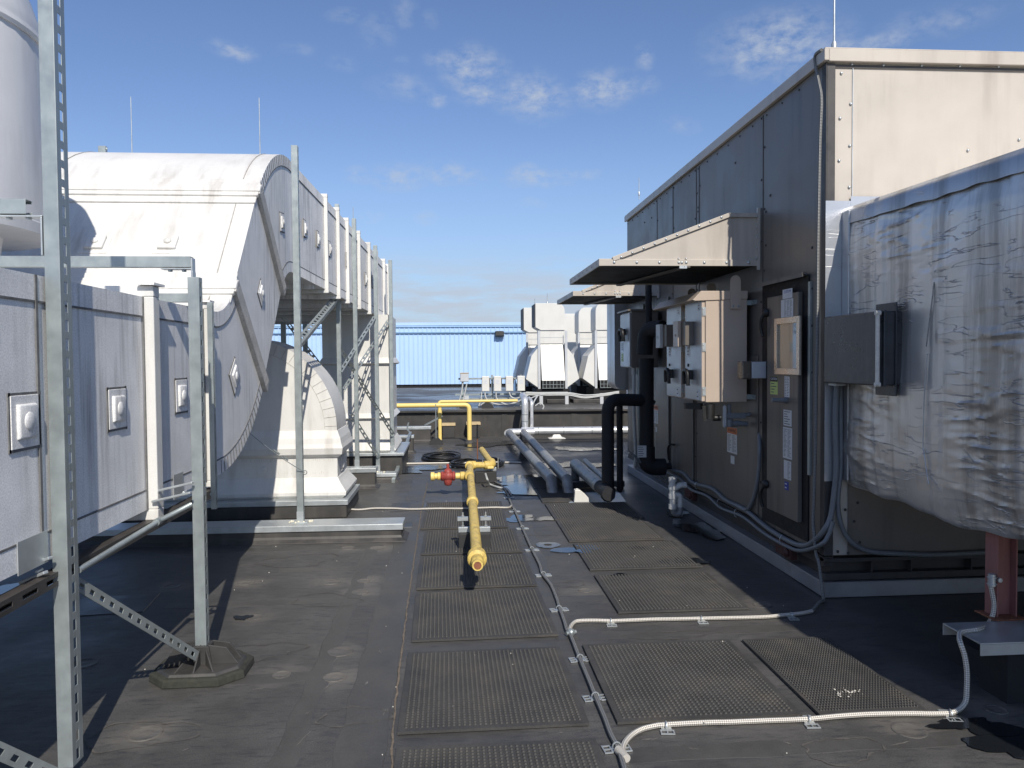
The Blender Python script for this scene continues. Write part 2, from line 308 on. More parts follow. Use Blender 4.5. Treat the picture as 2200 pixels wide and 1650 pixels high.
def kids(o): return [c for c in list(COL.objects) if c.parent == o]
def dup(o, loc, rz=0.0, label=None, scale=None):
    def cp(a, par):
        c = a.copy(); COL.objects.link(c)
        if par is not None: c.parent = par
        for k in kids(a): cp(k, c)
        return c
    r = cp(o, None); r.location = loc; r.rotation_euler[2] = rz
    if scale: r.scale = scale
    if label: r['label'] = label
    return r
def smooth_path(pts, k=6):
    pts = [Vector(p) for p in pts]; out = []
    for i in range(len(pts)-1):
        p0 = pts[max(i-1, 0)]; p1 = pts[i]; p2 = pts[i+1]; p3 = pts[min(i+2, len(pts)-1)]
        for j in range(k):
            t = j/k; out.append(.5*((2*p1)+(p2-p0)*t+(2*p0-5*p1+4*p2-p3)*t*t+(3*p1-p0-3*p2+p3)*t**3))
    out.append(pts[-1]); return out
def bend(pts, r=.1, k=6):
    """polyline with rounded corners"""
    pts = [Vector(p) for p in pts]; out = [pts[0]]
    for i in range(1, len(pts)-1):
        a = (pts[i-1]-pts[i]); b = (pts[i+1]-pts[i]); q = min(r, a.length*.49, b.length*.49); A = pts[i]+a.normalized()*q; B = pts[i]+b.normalized()*q
        for j in range(k+1):
            t = j/k; out.append(A*(1-t)**2+pts[i]*2*t*(1-t)+B*t*t)
    out.append(pts[-1]); return out
def channel(mb, p0, p1, face, w=.054, d=.041, t=.003, pitch=.1, slot=.055, slots=(True, True), lips=True):
    """strut channel from p0 to p1; face = outward direction of its plain web; the sides (and optionally the web) carry real slots"""
    p0, p1 = Vector(p0), Vector(p1); ax = p1-p0; L = ax.length; ax.normalize(); v = -(Vector(face)-ax*Vector(face).dot(ax)).normalized(); u = ax.cross(v).normalized()
    mid = (p0+p1)/2
    mb.obox(mid+v*t/2, u*w/2, v*t/2, ax*L/2)
    for sg, sl_ in ((-1, slots[0]), (1, slots[1])):
        c = mid+u*sg*(w/2-t/2)
        if not sl_: mb.obox(c+v*(t+(d-t)/2), u*t/2, v*(d-t)/2, ax*L/2)
        else:
            rail = (d-t)*(.30 if d < .07 else .36)
            mb.obox(c+v*(t+rail/2), u*t/2, v*rail/2, ax*L/2); mb.obox(c+v*(d-rail/2), u*t/2, v*rail/2, ax*L/2)
            hh = (d-t)-2*rail; n = max(1, int(L/pitch)); 
            for i in range(n+1):
                q = i*pitch-(pitch-slot)/2; a = max(0, q); b = min(L, q+pitch-slot)
                if b-a > .003: mb.obox(p0+u*sg*(w/2-t/2)+v*(t+rail+hh/2)+ax*((a+b)/2), u*t/2, v*hh/2, ax*(b-a)/2)
        if lips: mb.obox(mid+u*sg*(w/2-.006)+v*(d+t/2), u*.006, v*t/2, ax*L/2)
    return mb
def slot_angle(mb, p0, p1, n1, n2, w=.05, t=.004, pitch=.075, slot=.042):
    """slotted angle iron: flange normals n1,n2"""
    p0, p1 = Vector(p0), Vector(p1); ax = p1-p0; L = ax.length; ax.normalize()
    a = (Vector(n1)-ax*Vector(n1).dot(ax)).normalized(); b = (Vector(n2)-ax*Vector(n2).dot(ax)); b = (b-a*b.dot(a)).normalized(); mid = (p0+p1)/2
    mb.obox(mid-b*w/2, a*t/2, b*w/2, ax*L/2)
    r = w*.3
    for o_ in (r/2, w-r/2): mb.obox(mid-a*o_, b*t/2, a*r/2, ax*L/2)
    n = int(L/pitch)
    for i in range(n+1):
        q = i*pitch-(pitch-slot)/2; s0 = max(0, q); s1 = min(L, q+pitch-slot)
        if s1-s0 > .003: mb.obox(p0-a*w/2+ax*((s0+s1)/2), b*t/2, a*(w/2-r), ax*(s1-s0)/2)
    return mb
ORD = 'nearest,second nearest,third nearest,fourth nearest,fifth nearest,sixth nearest,seventh nearest,eighth nearest,ninth nearest,tenth nearest,eleventh nearest,twelfth nearest'.split(',')
# ================================================================== roof
FAST = [(530,1253),(529,1252),(711,1250),(781,1248),(774,1272),(731,1400),(605,1450),(719,1455),(312,1576),(549,1326),(748,1177),(812,1178),(1257,1269),(1638,1300),(1954,1570),(2140,1525),(370,1260),(180,1426)]
def roof_mat():
    m = mat('roof_membrane_rubber', (.078, .075, .071), .55, var=.36, scale=1.7, streak=(2.4, 1.5, 1), dirt=(.112, .105, .097), dirt_amt=.8, bump=.6, bscale=6, fine=.26, spec=.45)
    t = m.node_tree; b = t.nodes['Principled BSDF']; n = t.nodes.new; l = t.links.new
    old = b.inputs['Base Color'].links[0].from_socket
    tcn = n('ShaderNodeTexCoord'); nn = n('ShaderNodeTexNoise'); nn.inputs['Scale'].default_value = 9; nn.inputs['Detail'].default_value = 6; l(tcn.outputs['Object'], nn.inputs['Vector'])
    dist = n('ShaderNodeVectorMath'); dist.operation = 'MULTIPLY_ADD'; l(nn.outputs['Color'], dist.inputs[0]); dist.inputs[1].default_value = (.14, .14, 0); l(tcn.outputs['Object'], dist.inputs[2])
    off = n('ShaderNodeVectorMath'); off.operation = 'ADD'; l(dist.outputs[0], off.inputs[0]); off.inputs[1].default_value = (-.07, -.07, 0)
    acc = None
    for i, p in enumerate(FAST):
        g = G(*p); s = n('ShaderNodeVectorMath'); s.operation = 'DISTANCE'; l(off.outputs[0], s.inputs[0]); s.inputs[1].default_value = (g.x, g.y, 0)
        k = n('ShaderNodeMapRange'); k.interpolation_type = 'SMOOTHSTEP'; l(s.outputs['Value'], k.inputs[0]); k.inputs[1].default_value = .22; k.inputs[2].default_value = .03; k.inputs[3].default_value = 0; k.inputs[4].default_value = [.8, .55, .7, .9][i % 4]
        acc = k.outputs[0] if acc is None else mth('MAXIMUM', acc, k.outputs[0], nt_=t)
    mc = n('ShaderNodeMix'); mc.data_type = 'RGBA'; l(acc, mc.inputs[0]); l(old, mc.inputs[6]); mc.inputs[7].default_value = (.150, .138, .120, 1)
    # scuffs: fine scratched patches
    ms = n('ShaderNodeMapping'); ms.inputs['Scale'].default_value = (5, 22, 5); ms.inputs['Rotation'].default_value = (0, 0, .7); l(tcn.outputs['Object'], ms.inputs[0])
    sn = n('ShaderNodeTexNoise'); sn.inputs['Scale'].default_value = 1.5; sn.inputs['Detail'].default_value = 9; sn.inputs['Roughness'].default_value = .75; l(ms.outputs[0], sn.inputs['Vector'])
    sr = n('ShaderNodeMapRange'); l(sn.outputs['Fac'], sr.inputs[0]); sr.inputs[1].default_value = .50; sr.inputs[2].default_value = .66; sr.inputs[3].default_value = 0; sr.inputs[4].default_value = .8
    m2 = n('ShaderNodeMix'); m2.data_type = 'RGBA'; l(sr.outputs[0], m2.inputs[0]); l(mc.outputs[2], m2.inputs[6]); m2.inputs[7].default_value = (.030, .031, .036, 1)
    # damp, glossier patches toward the middle distance
    sx = n('ShaderNodeSeparateXYZ'); l(tcn.outputs['Object'], sx.inputs[0])
    wn = n('ShaderNodeTexNoise'); wn.inputs['Scale'].default_value = .55; wn.inputs['Detail'].default_value = 3; l(tcn.outputs['Object'], wn.inputs['Vector'])
    wy = n('ShaderNodeMapRange'); wy.interpolation_type = 'SMOOTHSTEP'; l(sx.outputs[1], wy.inputs[0]); wy.inputs[1].default_value = 5.5; wy.inputs[2].default_value = 11
    wr = n('ShaderNodeMapRange'); l(wn.outputs['Fac'], wr.inputs[0]); wr.inputs[1].default_value = .42; wr.inputs[2].default_value = .58
    wet = mth('MULTIPLY', wy.outputs[0], wr.outputs[0], nt_=t)
    ro = b.inputs['Roughness'].links[0].from_socket
    l(mth('SUBTRACT', ro, mth('MULTIPLY', wet, .26, nt_=t), nt_=t), b.inputs['Roughness'])
    l(m2.outputs[2], b.inputs['Base Color'])
    return m
roofm = roof_mat()
STEP0 = V(-1.1, 16.12, 0); STEP1 = V(3.1, 15.86, 0)
def stepy(x): return STEP0.y+(x-STEP0.x)*(STEP1.y-STEP0.y)/(STEP1.x-STEP0.x)
mb = MB(); mb.add([(-40,-12,0),(40,-12,0),(40,stepy(40)+.01,0),(-40,stepy(-40)+.01,0)], [(0,1,2,3)])
o = mb.build('roof', roofm, origin=(0,0,0), smooth=0, recalc=False); tag(o, 'black rubber roof membrane in the foreground with fastener rings and dusty stains', None, None, 'structure')
UZ = .53
mb = MB(); mb.add([(-60,stepy(-60),UZ),(60,stepy(60),UZ),(60,40,UZ),(-60,40,UZ)], [(0,1,2,3)])
o = mb.build('upper_roof', roofm, origin=(0,0,0), smooth=0, recalc=False); tag(o, 'higher black roof level beyond the low step', None, None, 'structure')
mb = MB(); mb.add([(-60,stepy(-60),0),(60,stepy(60),0),(60,stepy(60),UZ),(-60,stepy(-60),UZ)], [(0,1,2,3)])
for x in (-.55, .35, 1.05, 2.5, 3.6): mb.bar((x, stepy(x)-.006, 0), (x, stepy(x)-.006, UZ), .12, .008, (0, 1, 0))
mb.bar((-60, stepy(-60)-.03, UZ+.01), (60, stepy(60)-.03, UZ+.01), .10, .035)
o = mb.build('roof_step', blk_mem, origin=(0,0,0), smooth=0); tag(o, 'low black membrane wall between lower and upper roof', None, None, 'structure')
mb = MB(); mb.add([(-3000,-3000,-8),(3000,-3000,-8),(3000,3000,-8),(-3000,3000,-8)], [(0,1,2,3)])
o = mb.build('ground', mat('far_ground', (.10, .13, .06), .9, var=.4, scale=.01), origin=(0,0,-8), smooth=0, recalc=False); tag(o, 'distant ground far below the roof', None, None, 'structure')
# membrane laps (welded seams) and fastener rings
mb = MB()
def strip(a, b, w, h=.004, mi=0):
    a, b = Vector(a), Vector(b); L_ = (b-a).length; n_ = max(2, int(L_/.12)); d = (b-a).normalized(); s_ = V(-d.y, d.x, 0); h = h*.5; P_ = []
    for i in range(n_+1):
        c = a+d*L_*i/n_; e1_ = w/2+.008*math.sin(i*1.7+a.x*9)+random.uniform(-.003, .003); e2_ = w/2+.006*math.sin(i*1.1+a.y*7)+random.uniform(-.003, .003)
        P_ += [c+s_*(e1_+.004), c+s_*e1_+V(0,0,h*random.uniform(.7, 1.2)), c-s_*e2_+V(0,0,h*random.uniform(.7, 1.2)), c-s_*(e2_+.004)]
    mb.add(P_, [(i*4+j, i*4+4+j, i*4+5+j, i*4+1+j) for i in range(n_) for j in range(3)], mi)
def strip_old(a, b, w, h=.004, mi=0):
    a, b = Vector(a), Vector(b); d = (b-a).normalized(); s_ = V(-d.y, d.x, 0)*w/2; z = V(0,0,h)
    mb.add([a+s_, a-s_, b-s_, b+s_, a+s_+z, a-s_*.97+z, b-s_*.97+z, b+s_+z], [(4,5,6,7),(0,1,5,4),(1,2,6,5),(2,3,7,6),(3,0,4,7)], mi)
s0 = G(845,1650); s1 = G(897,1171); s2 = G(920,1036)
strip((s0.x-.10, -2, 0), (s2.x-.12, 10.6, 0), .20)
strip((s0.x-.42, -2, 0), (s2.x-.36, 6.6, 0), .10, .003)
for y, x0, x1 in ((6.62, -5, -.62), (5.95, -1.35, -.45), (5.15, -1.9, -.5), (4.18, -.4, .65), (5.02, .65, 1.0), (3.9, -1.6, -.6), (7.9, -1.0, -.4), (10.35, -.6, 2.3), (9.5, -1.6, -.3), (12.1, -2, 2.4), (13.4, -2, 2.6), (14.7, -2, 3), (4.35, .7, 2.4), (3.0, .65, 2.6)):
    strip((x0, y, 0), (x1, y+.03, 0), .11, .0025)
strip((.62, 4.3, 0), (.72, 10, 0), .12, .003)
seamm = mat('seam_membrane', (.070, .067, .062), .5, var=.3, scale=2.5, streak=(5, 2, 1), dirt=(.10, .094, .085), dirt_amt=.6, bump=.3, bscale=8, fine=.15)
o = mb.build('roof_seam', seamm, origin=(0,0,0), smooth=0); tag(o, 'welded overlap seams of the roof membrane', None, None, 'structure')
mb = MB(); rnd = random.Random(3)
a = V(s0.x+.012, -2, 0)
LN = [G(*p) for p in ((842,1700),(848,1578),(857,1466),(868,1380),(883,1261),(896,1171),(907,1095),(920,1036))]; LN = [V(LN[0].x, -2, 0)]+LN
pts = []
for i in range(len(LN)-1):
    n_ = max(1, int((LN[i+1]-LN[i]).length/.06))
    for k in range(n_): q = LN[i].lerp(LN[i+1], k/n_); pts.append((q.x-.006+rnd.uniform(-.004, .004), q.y))
for i in range(len(pts)-1):
    w0 = rnd.uniform(.002, .006); w1 = rnd.uniform(.002, .006); (xa, ya), (xb, yb) = pts[i], pts[i+1]
    mb.add([(xa-w0, ya, .006), (xa+w0, ya, .006), (xb+w1, yb, .006), (xb-w1, yb, .006)], [(0,1,2,3)])
o = mb.build('seam_grit', sand, origin=(0,0,0), smooth=0, recalc=False); tag(o, 'line of tan sealant and grit beside the left mats', None, None, 'stuff')
mb = MB()
for i, p in enumerate(FAST):
    g = G(*p); r = .048+.012*(i % 3)
    mb.lathe([(r, -.001), (r*.98, .003), (r*.86, .004), (r*.80, .0015), (r*.3, .0022), (.001, .0035)], (g.x, g.y, 0), 22)
o = mb.build('fastener_rings', roofm, origin=(0,0,0), smooth=50); tag(o, 'round fastener plates showing through the membrane', None, None, 'stuff')

mb = MB(); rnd = random.Random(12)
for (px, py, L, a) in ((655,1585,.13,1.25),(664,1530,.05,1.3),(700,1300,.02,0),(703,1475,.10,1.15),(720,1420,.06,1.3),(790,1465,.06,1.5),(818,1400,.04,1.5),(830,1530,.08,1.45),(560,1480,.05,.4),(1395,1590,.07,.3),(1490,1610,.06,2.6),(1930,1600,.12,.3),(1700,1600,.05,2.2),(1205,1575,.04,.2),(800,1290,.03,1.2),(400,1610,.05,.8),(620,1400,.03,2),(1880,1250,.04,.2)):
    g = G(px, py); d = V(math.cos(a), math.sin(a), 0); n_ = V(-d.y, d.x, 0)
    for k in range(3):
        c = g+d*rnd.uniform(-L, L)*.4+n_*rnd.uniform(-.008, .008); l_ = L*rnd.uniform(.2, .5); w = rnd.uniform(.0006, .0016); mb.add([c-d*l_+V(0,0,.0032), c+n_*w+V(0,0,.0032), c+d*l_+V(0,0,.0032), c-n_*w+V(0,0,.0032)], [(0,1,2,3)])
o = mb.build('scratches', mat('pale_scratch', (.26, .24, .21), .8, var=.3), origin=(0,0,0), smooth=0, recalc=False); tag(o, 'pale scratches on the roof membrane', None, None, 'stuff')
mb = MB(); rnd = random.Random(31)
for (px, py, rx, ry) in ((1810,1612,.16,.10),(1170,1160,.30,.22),(1225,1255,.10,.08),(700,1290,.22,.14),(560,1400,.20,.13),(760,1540,.14,.10),(300,1580,.2,.14),(640,1205,.3,.18),(1440,1365,.3,.05),(1150,1110,.35,.2),(850,1140,.1,.15),(880,1085,.2,.25)):
    g = G(px, py); ph = [rnd.uniform(0, 6.28) for _ in range(4)]; n_ = 60; P_ = []
    for k in range(n_):
        q = 2*math.pi*k/n_; s = 1+.16*math.sin(2*q+ph[0])+.12*math.sin(3*q+ph[1])+.06*math.sin(7*q+ph[2])+.03*math.sin(13*q+ph[3]); w = .0035*(1+.9*math.sin(q*3+ph[1])*math.sin(q*7+ph[2])); 
        P_ += [(g.x+(rx*s-w)*math.cos(q), g.y+(ry*s-w)*math.sin(q), .0031), (g.x+(rx*s+w)*math.cos(q), g.y+(ry*s+w)*math.sin(q), .0031)]
    mb.add(P_, [(2*k, 2*k+1, (2*k+3) % (2*n_), (2*k+2) % (2*n_)) for k in range(n_)])
o = mb.build('dried_rings', mat('dried_silt', (.098, .090, .080), .8, var=.4, scale=20), origin=(0,0,0), smooth=0, recalc=False); tag(o, 'dried silt rings left by old puddles on the roof', None, None, 'stuff')
mb = MB()
for (px, py, w, h, a) in ((1120,1044,.62,.75,.02),(860,1090,.20,.5,.03),(1720,1385,.0,.0,0),(240,1300,.5,.4,.1),(868,1128,.16,.24,.05),(1490,1335,.0,0,0)):
    if w:
        g = G(px, py); c, s = math.cos(a), math.sin(a); P_ = [(g.x+x*c-y*s, g.y+x*s+y*c, z) for z, e in ((.0012, 1.0), (.0042, .985)) for x, y in ((-w/2*e, -h/2*e), (w/2*e, -h/2*e), (w/2*e, h/2*e), (-w/2*e, h/2*e))]
        mb.add(P_, [(4,5,6,7),(0,1,5,4),(1,2,6,5),(2,3,7,6),(3,0,4,7)])
o = mb.build('roof_patch', mat('dark_roof_patch', (.042, .042, .044), .45, var=.3, scale=4, bump=.3, bscale=9), origin=(0,0,0), smooth=0); tag(o, 'darker square repair patches on the roof membrane', None, None, 'structure')
# ---- puddles
puddm = mat('still_water', (.012, .014, .017), .03, var=.05, spec=.8, scale=3)
puddm2 = mat('damp_film', (.02, .021, .024), .16, var=.05, spec=.7, scale=3)
def puddle(cx, cy, rx, ry, seed, label, m=None, z=.006, rough=.22, hole=None, n=48):
    r = random.Random(seed); ph = [r.uniform(0, 6.28) for _ in range(5)]; v = []
    for k in range(n):
        q = 2*math.pi*k/n; s = 1+rough*(math.sin(2*q+ph[0])*.5+math.sin(3*q+ph[1])*.4+math.sin(5*q+ph[2])*.3+math.sin(9*q+ph[3])*.18+math.sin(15*q+ph[4])*.1)
        v.append((cx+rx*math.cos(q)*s, cy+ry*math.sin(q)*s, z))
    b = MB()
    if hole:
        v2 = [(cx+hole*rx*math.cos(2*math.pi*k/n), cy+hole*ry*math.sin(2*math.pi*k/n), z) for k in range(n)]
        b.add(v+v2, [(k, (k+1) % n, (k+1) % n+n, k+n) for k in range(n)])
    else: b.add(v, [tuple(range(n))])
    o = b.build('puddle', m or puddm, smooth=0, recalc=False, origin=(cx, cy, 0)); return tag(o, label, None, None, 'structure')
g = G(80,1262); puddle(g.x-.1, g.y, .17, .16, 2, 'small bright puddle behind the big left post', hole=.22)
g = G(521,1328); puddle(g.x, g.y, .045, .05, 8, 'tiny dark water spot on the left roof', rough=.5)
g = G(1177,1172); puddle(g.x, g.y, .10, .11, 4, 'blue ring shaped puddle beside the cable', hole=.35, rough=.12)
g = G(1214,1183); puddle(g.x, g.y, .13, .08, 6, 'blue puddle touching the right mats', rough=.12)
for k, (px, py, rx, ry) in enumerate([(1112,1115,.17,.15),(1160,1116,.16,.10),(1145,1042,.5,.4),(1105,1028,.3,.25),(1130,1060,.35,.12)]):
    g = G(px, py); puddle(g.x, g.y, rx, ry, 20+k, ['thin puddle left of the main cable','thin puddle right of the main cable','wide puddle before the silver pipes','puddle behind the pipe block','shallow puddle edge near the metal plate'][k], rough=.5, z=.006+.0012*k)
g = G(2180,1600); puddle(g.x+.04, g.y+.0, .22, .15, 33, 'dark puddle at the lower right under the foil duct', rough=.35)
g = G(2090,1562); puddle(g.x, g.y, .14, .08, 35, 'dark wet patch by the hanging cable', rough=.6, m=puddm, z=.0075)
for k, (px, py, rx, ry) in enumerate([(1250,965,.5,.3),(1230,1000,.5,.35),(1050,955,.6,.35),(1505,1140,.18,.28),(1455,1106,.13,.12),(870,1010,.5,.4)]):
    up = py < 900
    g = G(px, py, UZ if up else 0)
    o = puddle(g.x, g.y, rx, ry, 50+k, 'damp glossy area of the roof membrane', m=puddm2, rough=.5, z=(UZ if up else 0)+.0098+.0006*k)

# ---- walkway mats
def mat_mesh():
    b = MB(); Wm, Lm, nx, ny = .84, .90, 34, 36
    b.box((-Wm/2, -Lm/2, 0), (Wm/2, Lm/2, .012))
    px, py = (Wm-.05)/nx, (Lm-.05)/ny
    for i in range(nx):
        for j in range(ny):
            x = -Wm/2+.025+px*(i+.5); y = -Lm/2+.025+py*(j+.5); r0 = .0085; r1 = .0058; h = .0065; vs_ = []
            for (r, z) in ((r0, .0118), (r1, .012+h)):
                for k in range(6):
                    q = math.pi*k/3; vs_.append((x+r*math.cos(q)*1.05, y+r*math.sin(q)*.9, z))
            b.add(vs_, [(6,7,8,9,10,11)]+[(k, (k+1) % 6, (k+1) % 6+6, k+6) for k in range(6)])
    return b
mm = mat_mesh()
m0 = mm.build('walkway_mat', mat_rub, origin=(0,0,0), smooth=0, recalc=False)
mats = [  # x0,x1,y0,y1,rot, label
 (-.25,.575,2.22,3.13,0,'black knobbed mat cut by the bottom edge of the photo, nearest of the left row'),
 (-.26,.57,3.26,4.16,.008,'large black knobbed mat second from the camera in the left row'),
 (-.264,.578,4.342,5.24,.02,'black knobbed mat third from the camera in the left row with tan dusty wear'),
 (-.28,.565,5.335,6.2,.01,'black knobbed mat under the rusty open end of the yellow pipe'),
 (-.285,.555,6.29,7.15,0,'black knobbed mat under the front pipe support block'),
 (-.32,.51,7.245,8.57,-.01,'long black mat crossed by the pale branch cable, farthest of the left row'),
 (.697,1.53,3.26,4.18,0,'large black knobbed mat right of the cable, between the two pale branch cables'),
 (1.605,2.10,3.25,4.17,0,'narrow black mat with a white scuff near the lower right puddle'),
 (1.013,1.853,4.70,5.54,0,'black knobbed mat just beyond the middle branch cable, right row'),
 (1.01,1.88,5.688,6.516,0,'black mat with blue puddle corner and dark wet stains'),
 (.99,1.84,6.60,7.48,0,'dry black mat between the wet mat and the shaded mat'),
 (.985,1.89,7.52,8.36,0,'black mat partly shaded, in front of the metal plate'),
 (.97,1.50,8.47,9.31,0,'glossy wet black mat left of the white plate stand'),
 (.975,1.47,9.37,10.28,0,'farthest wet black mat at the ends of the silver pipes')]
for i, (x0, x1, y0, y1, rz, lb) in enumerate(mats):
    o = m0 if i == 0 else m0.copy()
    if i: COL.objects.link(o)
    o.location = ((x0+x1)/2, (y0+y1)/2, .0045); o.rotation_euler[2] = rz; o.scale = ((x1-x0)/.84, (y1-y0)/.90, 1)
    tag(o, lb, 'mat', 'black walkway mats on the roof')
# wet stains lying on the mats
for k, (px, py, rx, ry) in enumerate([(1262,1183,.10,.12),(1368,1181,.06,.07),(1465,1209,.15,.09),(1490,1211,.09,.07),(1330,1240,.07,.03)]):
    g = G(px, py); puddle(g.x, g.y, rx, ry, 70+k, 'dark wet stain on the mats', z=.0178+.0003*k, rough=.5, m=puddm)
mb = MB(); rnd = random.Random(5)
for k in range(26):
    g = G(1812+rnd.gauss(0, 16), 1497+rnd.gauss(0, 4.5)); r = rnd.uniform(.002, .006)
    mb.lathe([(r, .0), (r*.7, r*.5), (.0005, r*.6)], (g.x, g.y, .023), 5)
for k in range(60):
    x = rnd.uniform(-2, 2.2); y = 2.6+rnd.random()**1.3*6; r = rnd.uniform(.0015, .005)
    mb.sphere((x, y, .0226 if (-.26 < x < .56 or .7 < x < 1.8) else .006), r, 6)
o = mb.build('grit', mat('pale_grit', (.55, .52, .46), .8), origin=(0,0,0)); tag(o, 'pale specks of grit scattered over mats and roof', None, None, 'stuff')

# ---- braided lightning cable runs
z5 = lambda x, y: (x/2.4444+750, y/2.4444+975)
z8 = lambda x, y: (x/2.2+1600, y/2.2+900)
def rope(name, pts, r, m, label, k=8, n=10, cat='cable', group='braided cables on the roof'):
    b = MB(); b.tube(smooth_path(pts, k), r, n, uv=True); o = b.build(name, m, smooth=60); return tag(o, label, cat, group)
main = [(700,95),(760,150),(800,172),(830,215),(850,265),(870,305),(905,385),(955,500),(1000,590),(1015,640),(1060,700),(1090,770),(1105,820),(1130,890),(1145,940),(1165,970),(1210,1085),(1250,1180),(1290,1280),(1320,1350),(1345,1410),(1375,1490),(1410,1560),(1440,1650),(1470,1760),(1490,1850)]
R0 = .0115
rp = [(lambda g: (g.x, g.y, .016))(G(*z5(*p))) for p in main]
rope('roof_cable', rp, R0, rope_d, 'grey braided cable running away from the camera between the mat rows')
b1 = [(-60,293),(48,300),(130,293),(230,293),(330,297),(460,302),(600,302),(700,298),(770,296),(840,288),(855,272)]
o = rope('roof_cable', [(lambda g: (g.x, g.y, .03 if 380 < p[0] < 800 else .014))(G(*z5(*p))) for p in b1], .0105, rope_l, 'pale braided branch cable crossing under the yellow pipe')
b2 = [(1160,955),(1162,925),(1180,900),(1210,890),(1290,888),(1380,890),(1500,886),(1600,882),(1730,880),(1860,877),(2000,874),(2100,872),(2200,868)]
p2_ = [(lambda g: (g.x, g.y, .015))(G(*z5(*p))) for p in b2]+[(lambda g: (g.x, g.y, .015))(G(*p)) for p in ((1680,1327),(1720,1323),(1745,1318))]
rope('roof_cable', p2_, R0, rope_l, 'pale braided branch cable running right to the corner of the large tan unit')
b3 = [(1437,1600),(1438,1560),(1455,1525),(1490,1490),(1540,1463),(1600,1448),(1650,1441),(1800,1432),(1900,1428),(2000,1426),(2100,1422),(2200,1418)]
p3_ = [(lambda g: (g.x, g.y, .015))(G(*z5(*p))) for p in b3]+[(lambda g: (g.x, g.y, .015))(G(*z8(*p))) for p in ((150,1440),(300,1434),(450,1420),(600,1411),(780,1408),(900,1409),(985,1402))]
gl = G(*z8(1005, 1400)); Yh = gl.y+.02
p3_ += [PY(*z8(*p), Yh+dy) for p, dy in (((1040,1345),.01),((1050,1270),.02),((1050,1190),.03),((1040,1120),.04),((1022,1065),.06),((1014,1035),.10))]
PZ = .30                                   # height of the steel platform
p3_ += [G(*z8(1022,1008), PZ+.012), G(*z8(1065,1000), PZ+.013), G(*z8(1110,992), PZ+.013)]
YC = 3.60
p3_ += [PY(*z8(*p), YC-.03) for p in ((1150,970),(1172,930),(1180,880),(1172,830),(1163,785),(1160,760))]
rope('roof_cable', p3_, R0, rope_l, 'pale braided cable along the bottom right that climbs to the red steel post', k=7)
p4_ = [(lambda g: (g.x, g.y, .015))(G(1745,1318)), (lambda g: (g.x, g.y, .03))(G(1762,1303))]+[PX(*z8(*p), 2.40) for p in ((372,860),(368,820),(352,690),(338,640),(331,590),(328,540))]
p4_ += [PX(*p, 2.405) for p in ((1747,1120),(1749,1060),(1752,960),(1753,860),(1755,760),(1757,640),(1758,520),(1760,400),(1762,300),(1765,215),(1760,180),(1752,140),(1752,118),(1765,107))]
rope('roof_cable', p4_, .0105, rope_d, 'grey braided cable climbing the near corner of the tan unit', k=6)
mb = MB(); j = G(*z5(1166, 958)); mb.sphere((j.x, j.y, .022), .024, 12); mb.tube([(j.x-.03, j.y-.01, .02), (j.x+.03, j.y+.015, .02)], .012, 8); mb.cyl((j.x+.012, j.y-.03, .03), (j.x+.012, j.y-.015, .034), .006, 8)
o = mb.build('cable_joint', galv, smooth=60); tag(o, 'round metal joint where the middle branch cable leaves the main cable', 'clamp')
j = G(*z5(1428, 1592)); d = V(.25, -1, 0).normalized(); mb = MB()
for k in range(7): 
    c = V(j.x, j.y, .017)+d*.011*(k-2); mb.tube([c-d*.0045, c+d*.0045], .0175, 14)
o = mb.build('cable_joint', rope_l, smooth=60); tag(o, 'coil wrapped joint of two pale cables at the bottom edge', 'clamp')

def clip_obj(pos, rz, label):
    t = thing('cable_clip', label, 'cable clip', (pos[0], pos[1], 0), 'flat metal clips holding the roof cables')
    b = MB()
    for sg in (-1, 1):
        b.box((pos[0]+sg*.022, pos[1]-.03, .003), (pos[0]+sg*.027, pos[1]+.03, .008)); b.box((pos[0]+sg*.052, pos[1]-.03, .003), (pos[0]+sg*.058, pos[1]+.03, .008))
        for yy in (-.03, -.003, .024): b.box((pos[0]+sg*.0271, pos[1]+yy, .003), (pos[0]+sg*.0519, pos[1]+yy+.006, .0078))
    b.box((pos[0]-.022, pos[1]-.022, .003), (pos[0]+.022, pos[1]+.022, .006))
    b.build('base_plate', galv2, t, smooth=0)
    b = MB(); b.tube([(pos[0]+math.cos(a)*.017*1.0, pos[1], .016+math.sin(a)*.0165) for a in [math.pi*i/8 for i in range(9)]], .0035, 6)
    b.build('strap', galv2, t, smooth=60)
    t.rotation_euler[2] = rz
    return t
cl0 = None
clips = [((1405,1555),.10,'first along the grey cable, at the coil wrapped joint'),((1293,1288),.1,'second along the grey main cable from the camera'),((1213,1085),.1,'third along the grey main cable from the camera'),((1102,823),.15,'just beyond the round joint on the main cable'),((1020,641),.1,'beside the open end of the yellow pipe'),((960,508),.1,'between the pipe end and the ring puddle'),((910,395),.1,'right of the front pipe block'),((868,305),.1,'just before the crossing branch cable joins'),((838,233),.1,'farthest along the grey main cable'),
 ((1375,893),1.5,'on the middle branch cable, nearer the joint'),((1850,880),1.5,'on the middle branch cable, halfway to the tan unit'),((1665,1445),1.45,'on the bottom branch cable, left of centre')]
clips2 = [((303,1437),1.5,'on the bottom branch cable below the narrow mat'),((972,1409),1.4,'where the bottom branch cable starts to rise'),((220,940),1.5,'on the middle branch cable next to the unit shadow')]
for i, (p, rz, lb) in enumerate([(G(*z5(*q)), r_, l_) for q, r_, l_ in clips]+[(G(*z8(*q)), r_, l_) for q, r_, l_ in clips2]):
    lab = 'flat slotted metal clip '+lb
    if cl0 is None: cl0 = clip_obj((p.x, p.y), rz, lab); 
    else: dup(cl0, (p.x, p.y, 0), rz, lab)
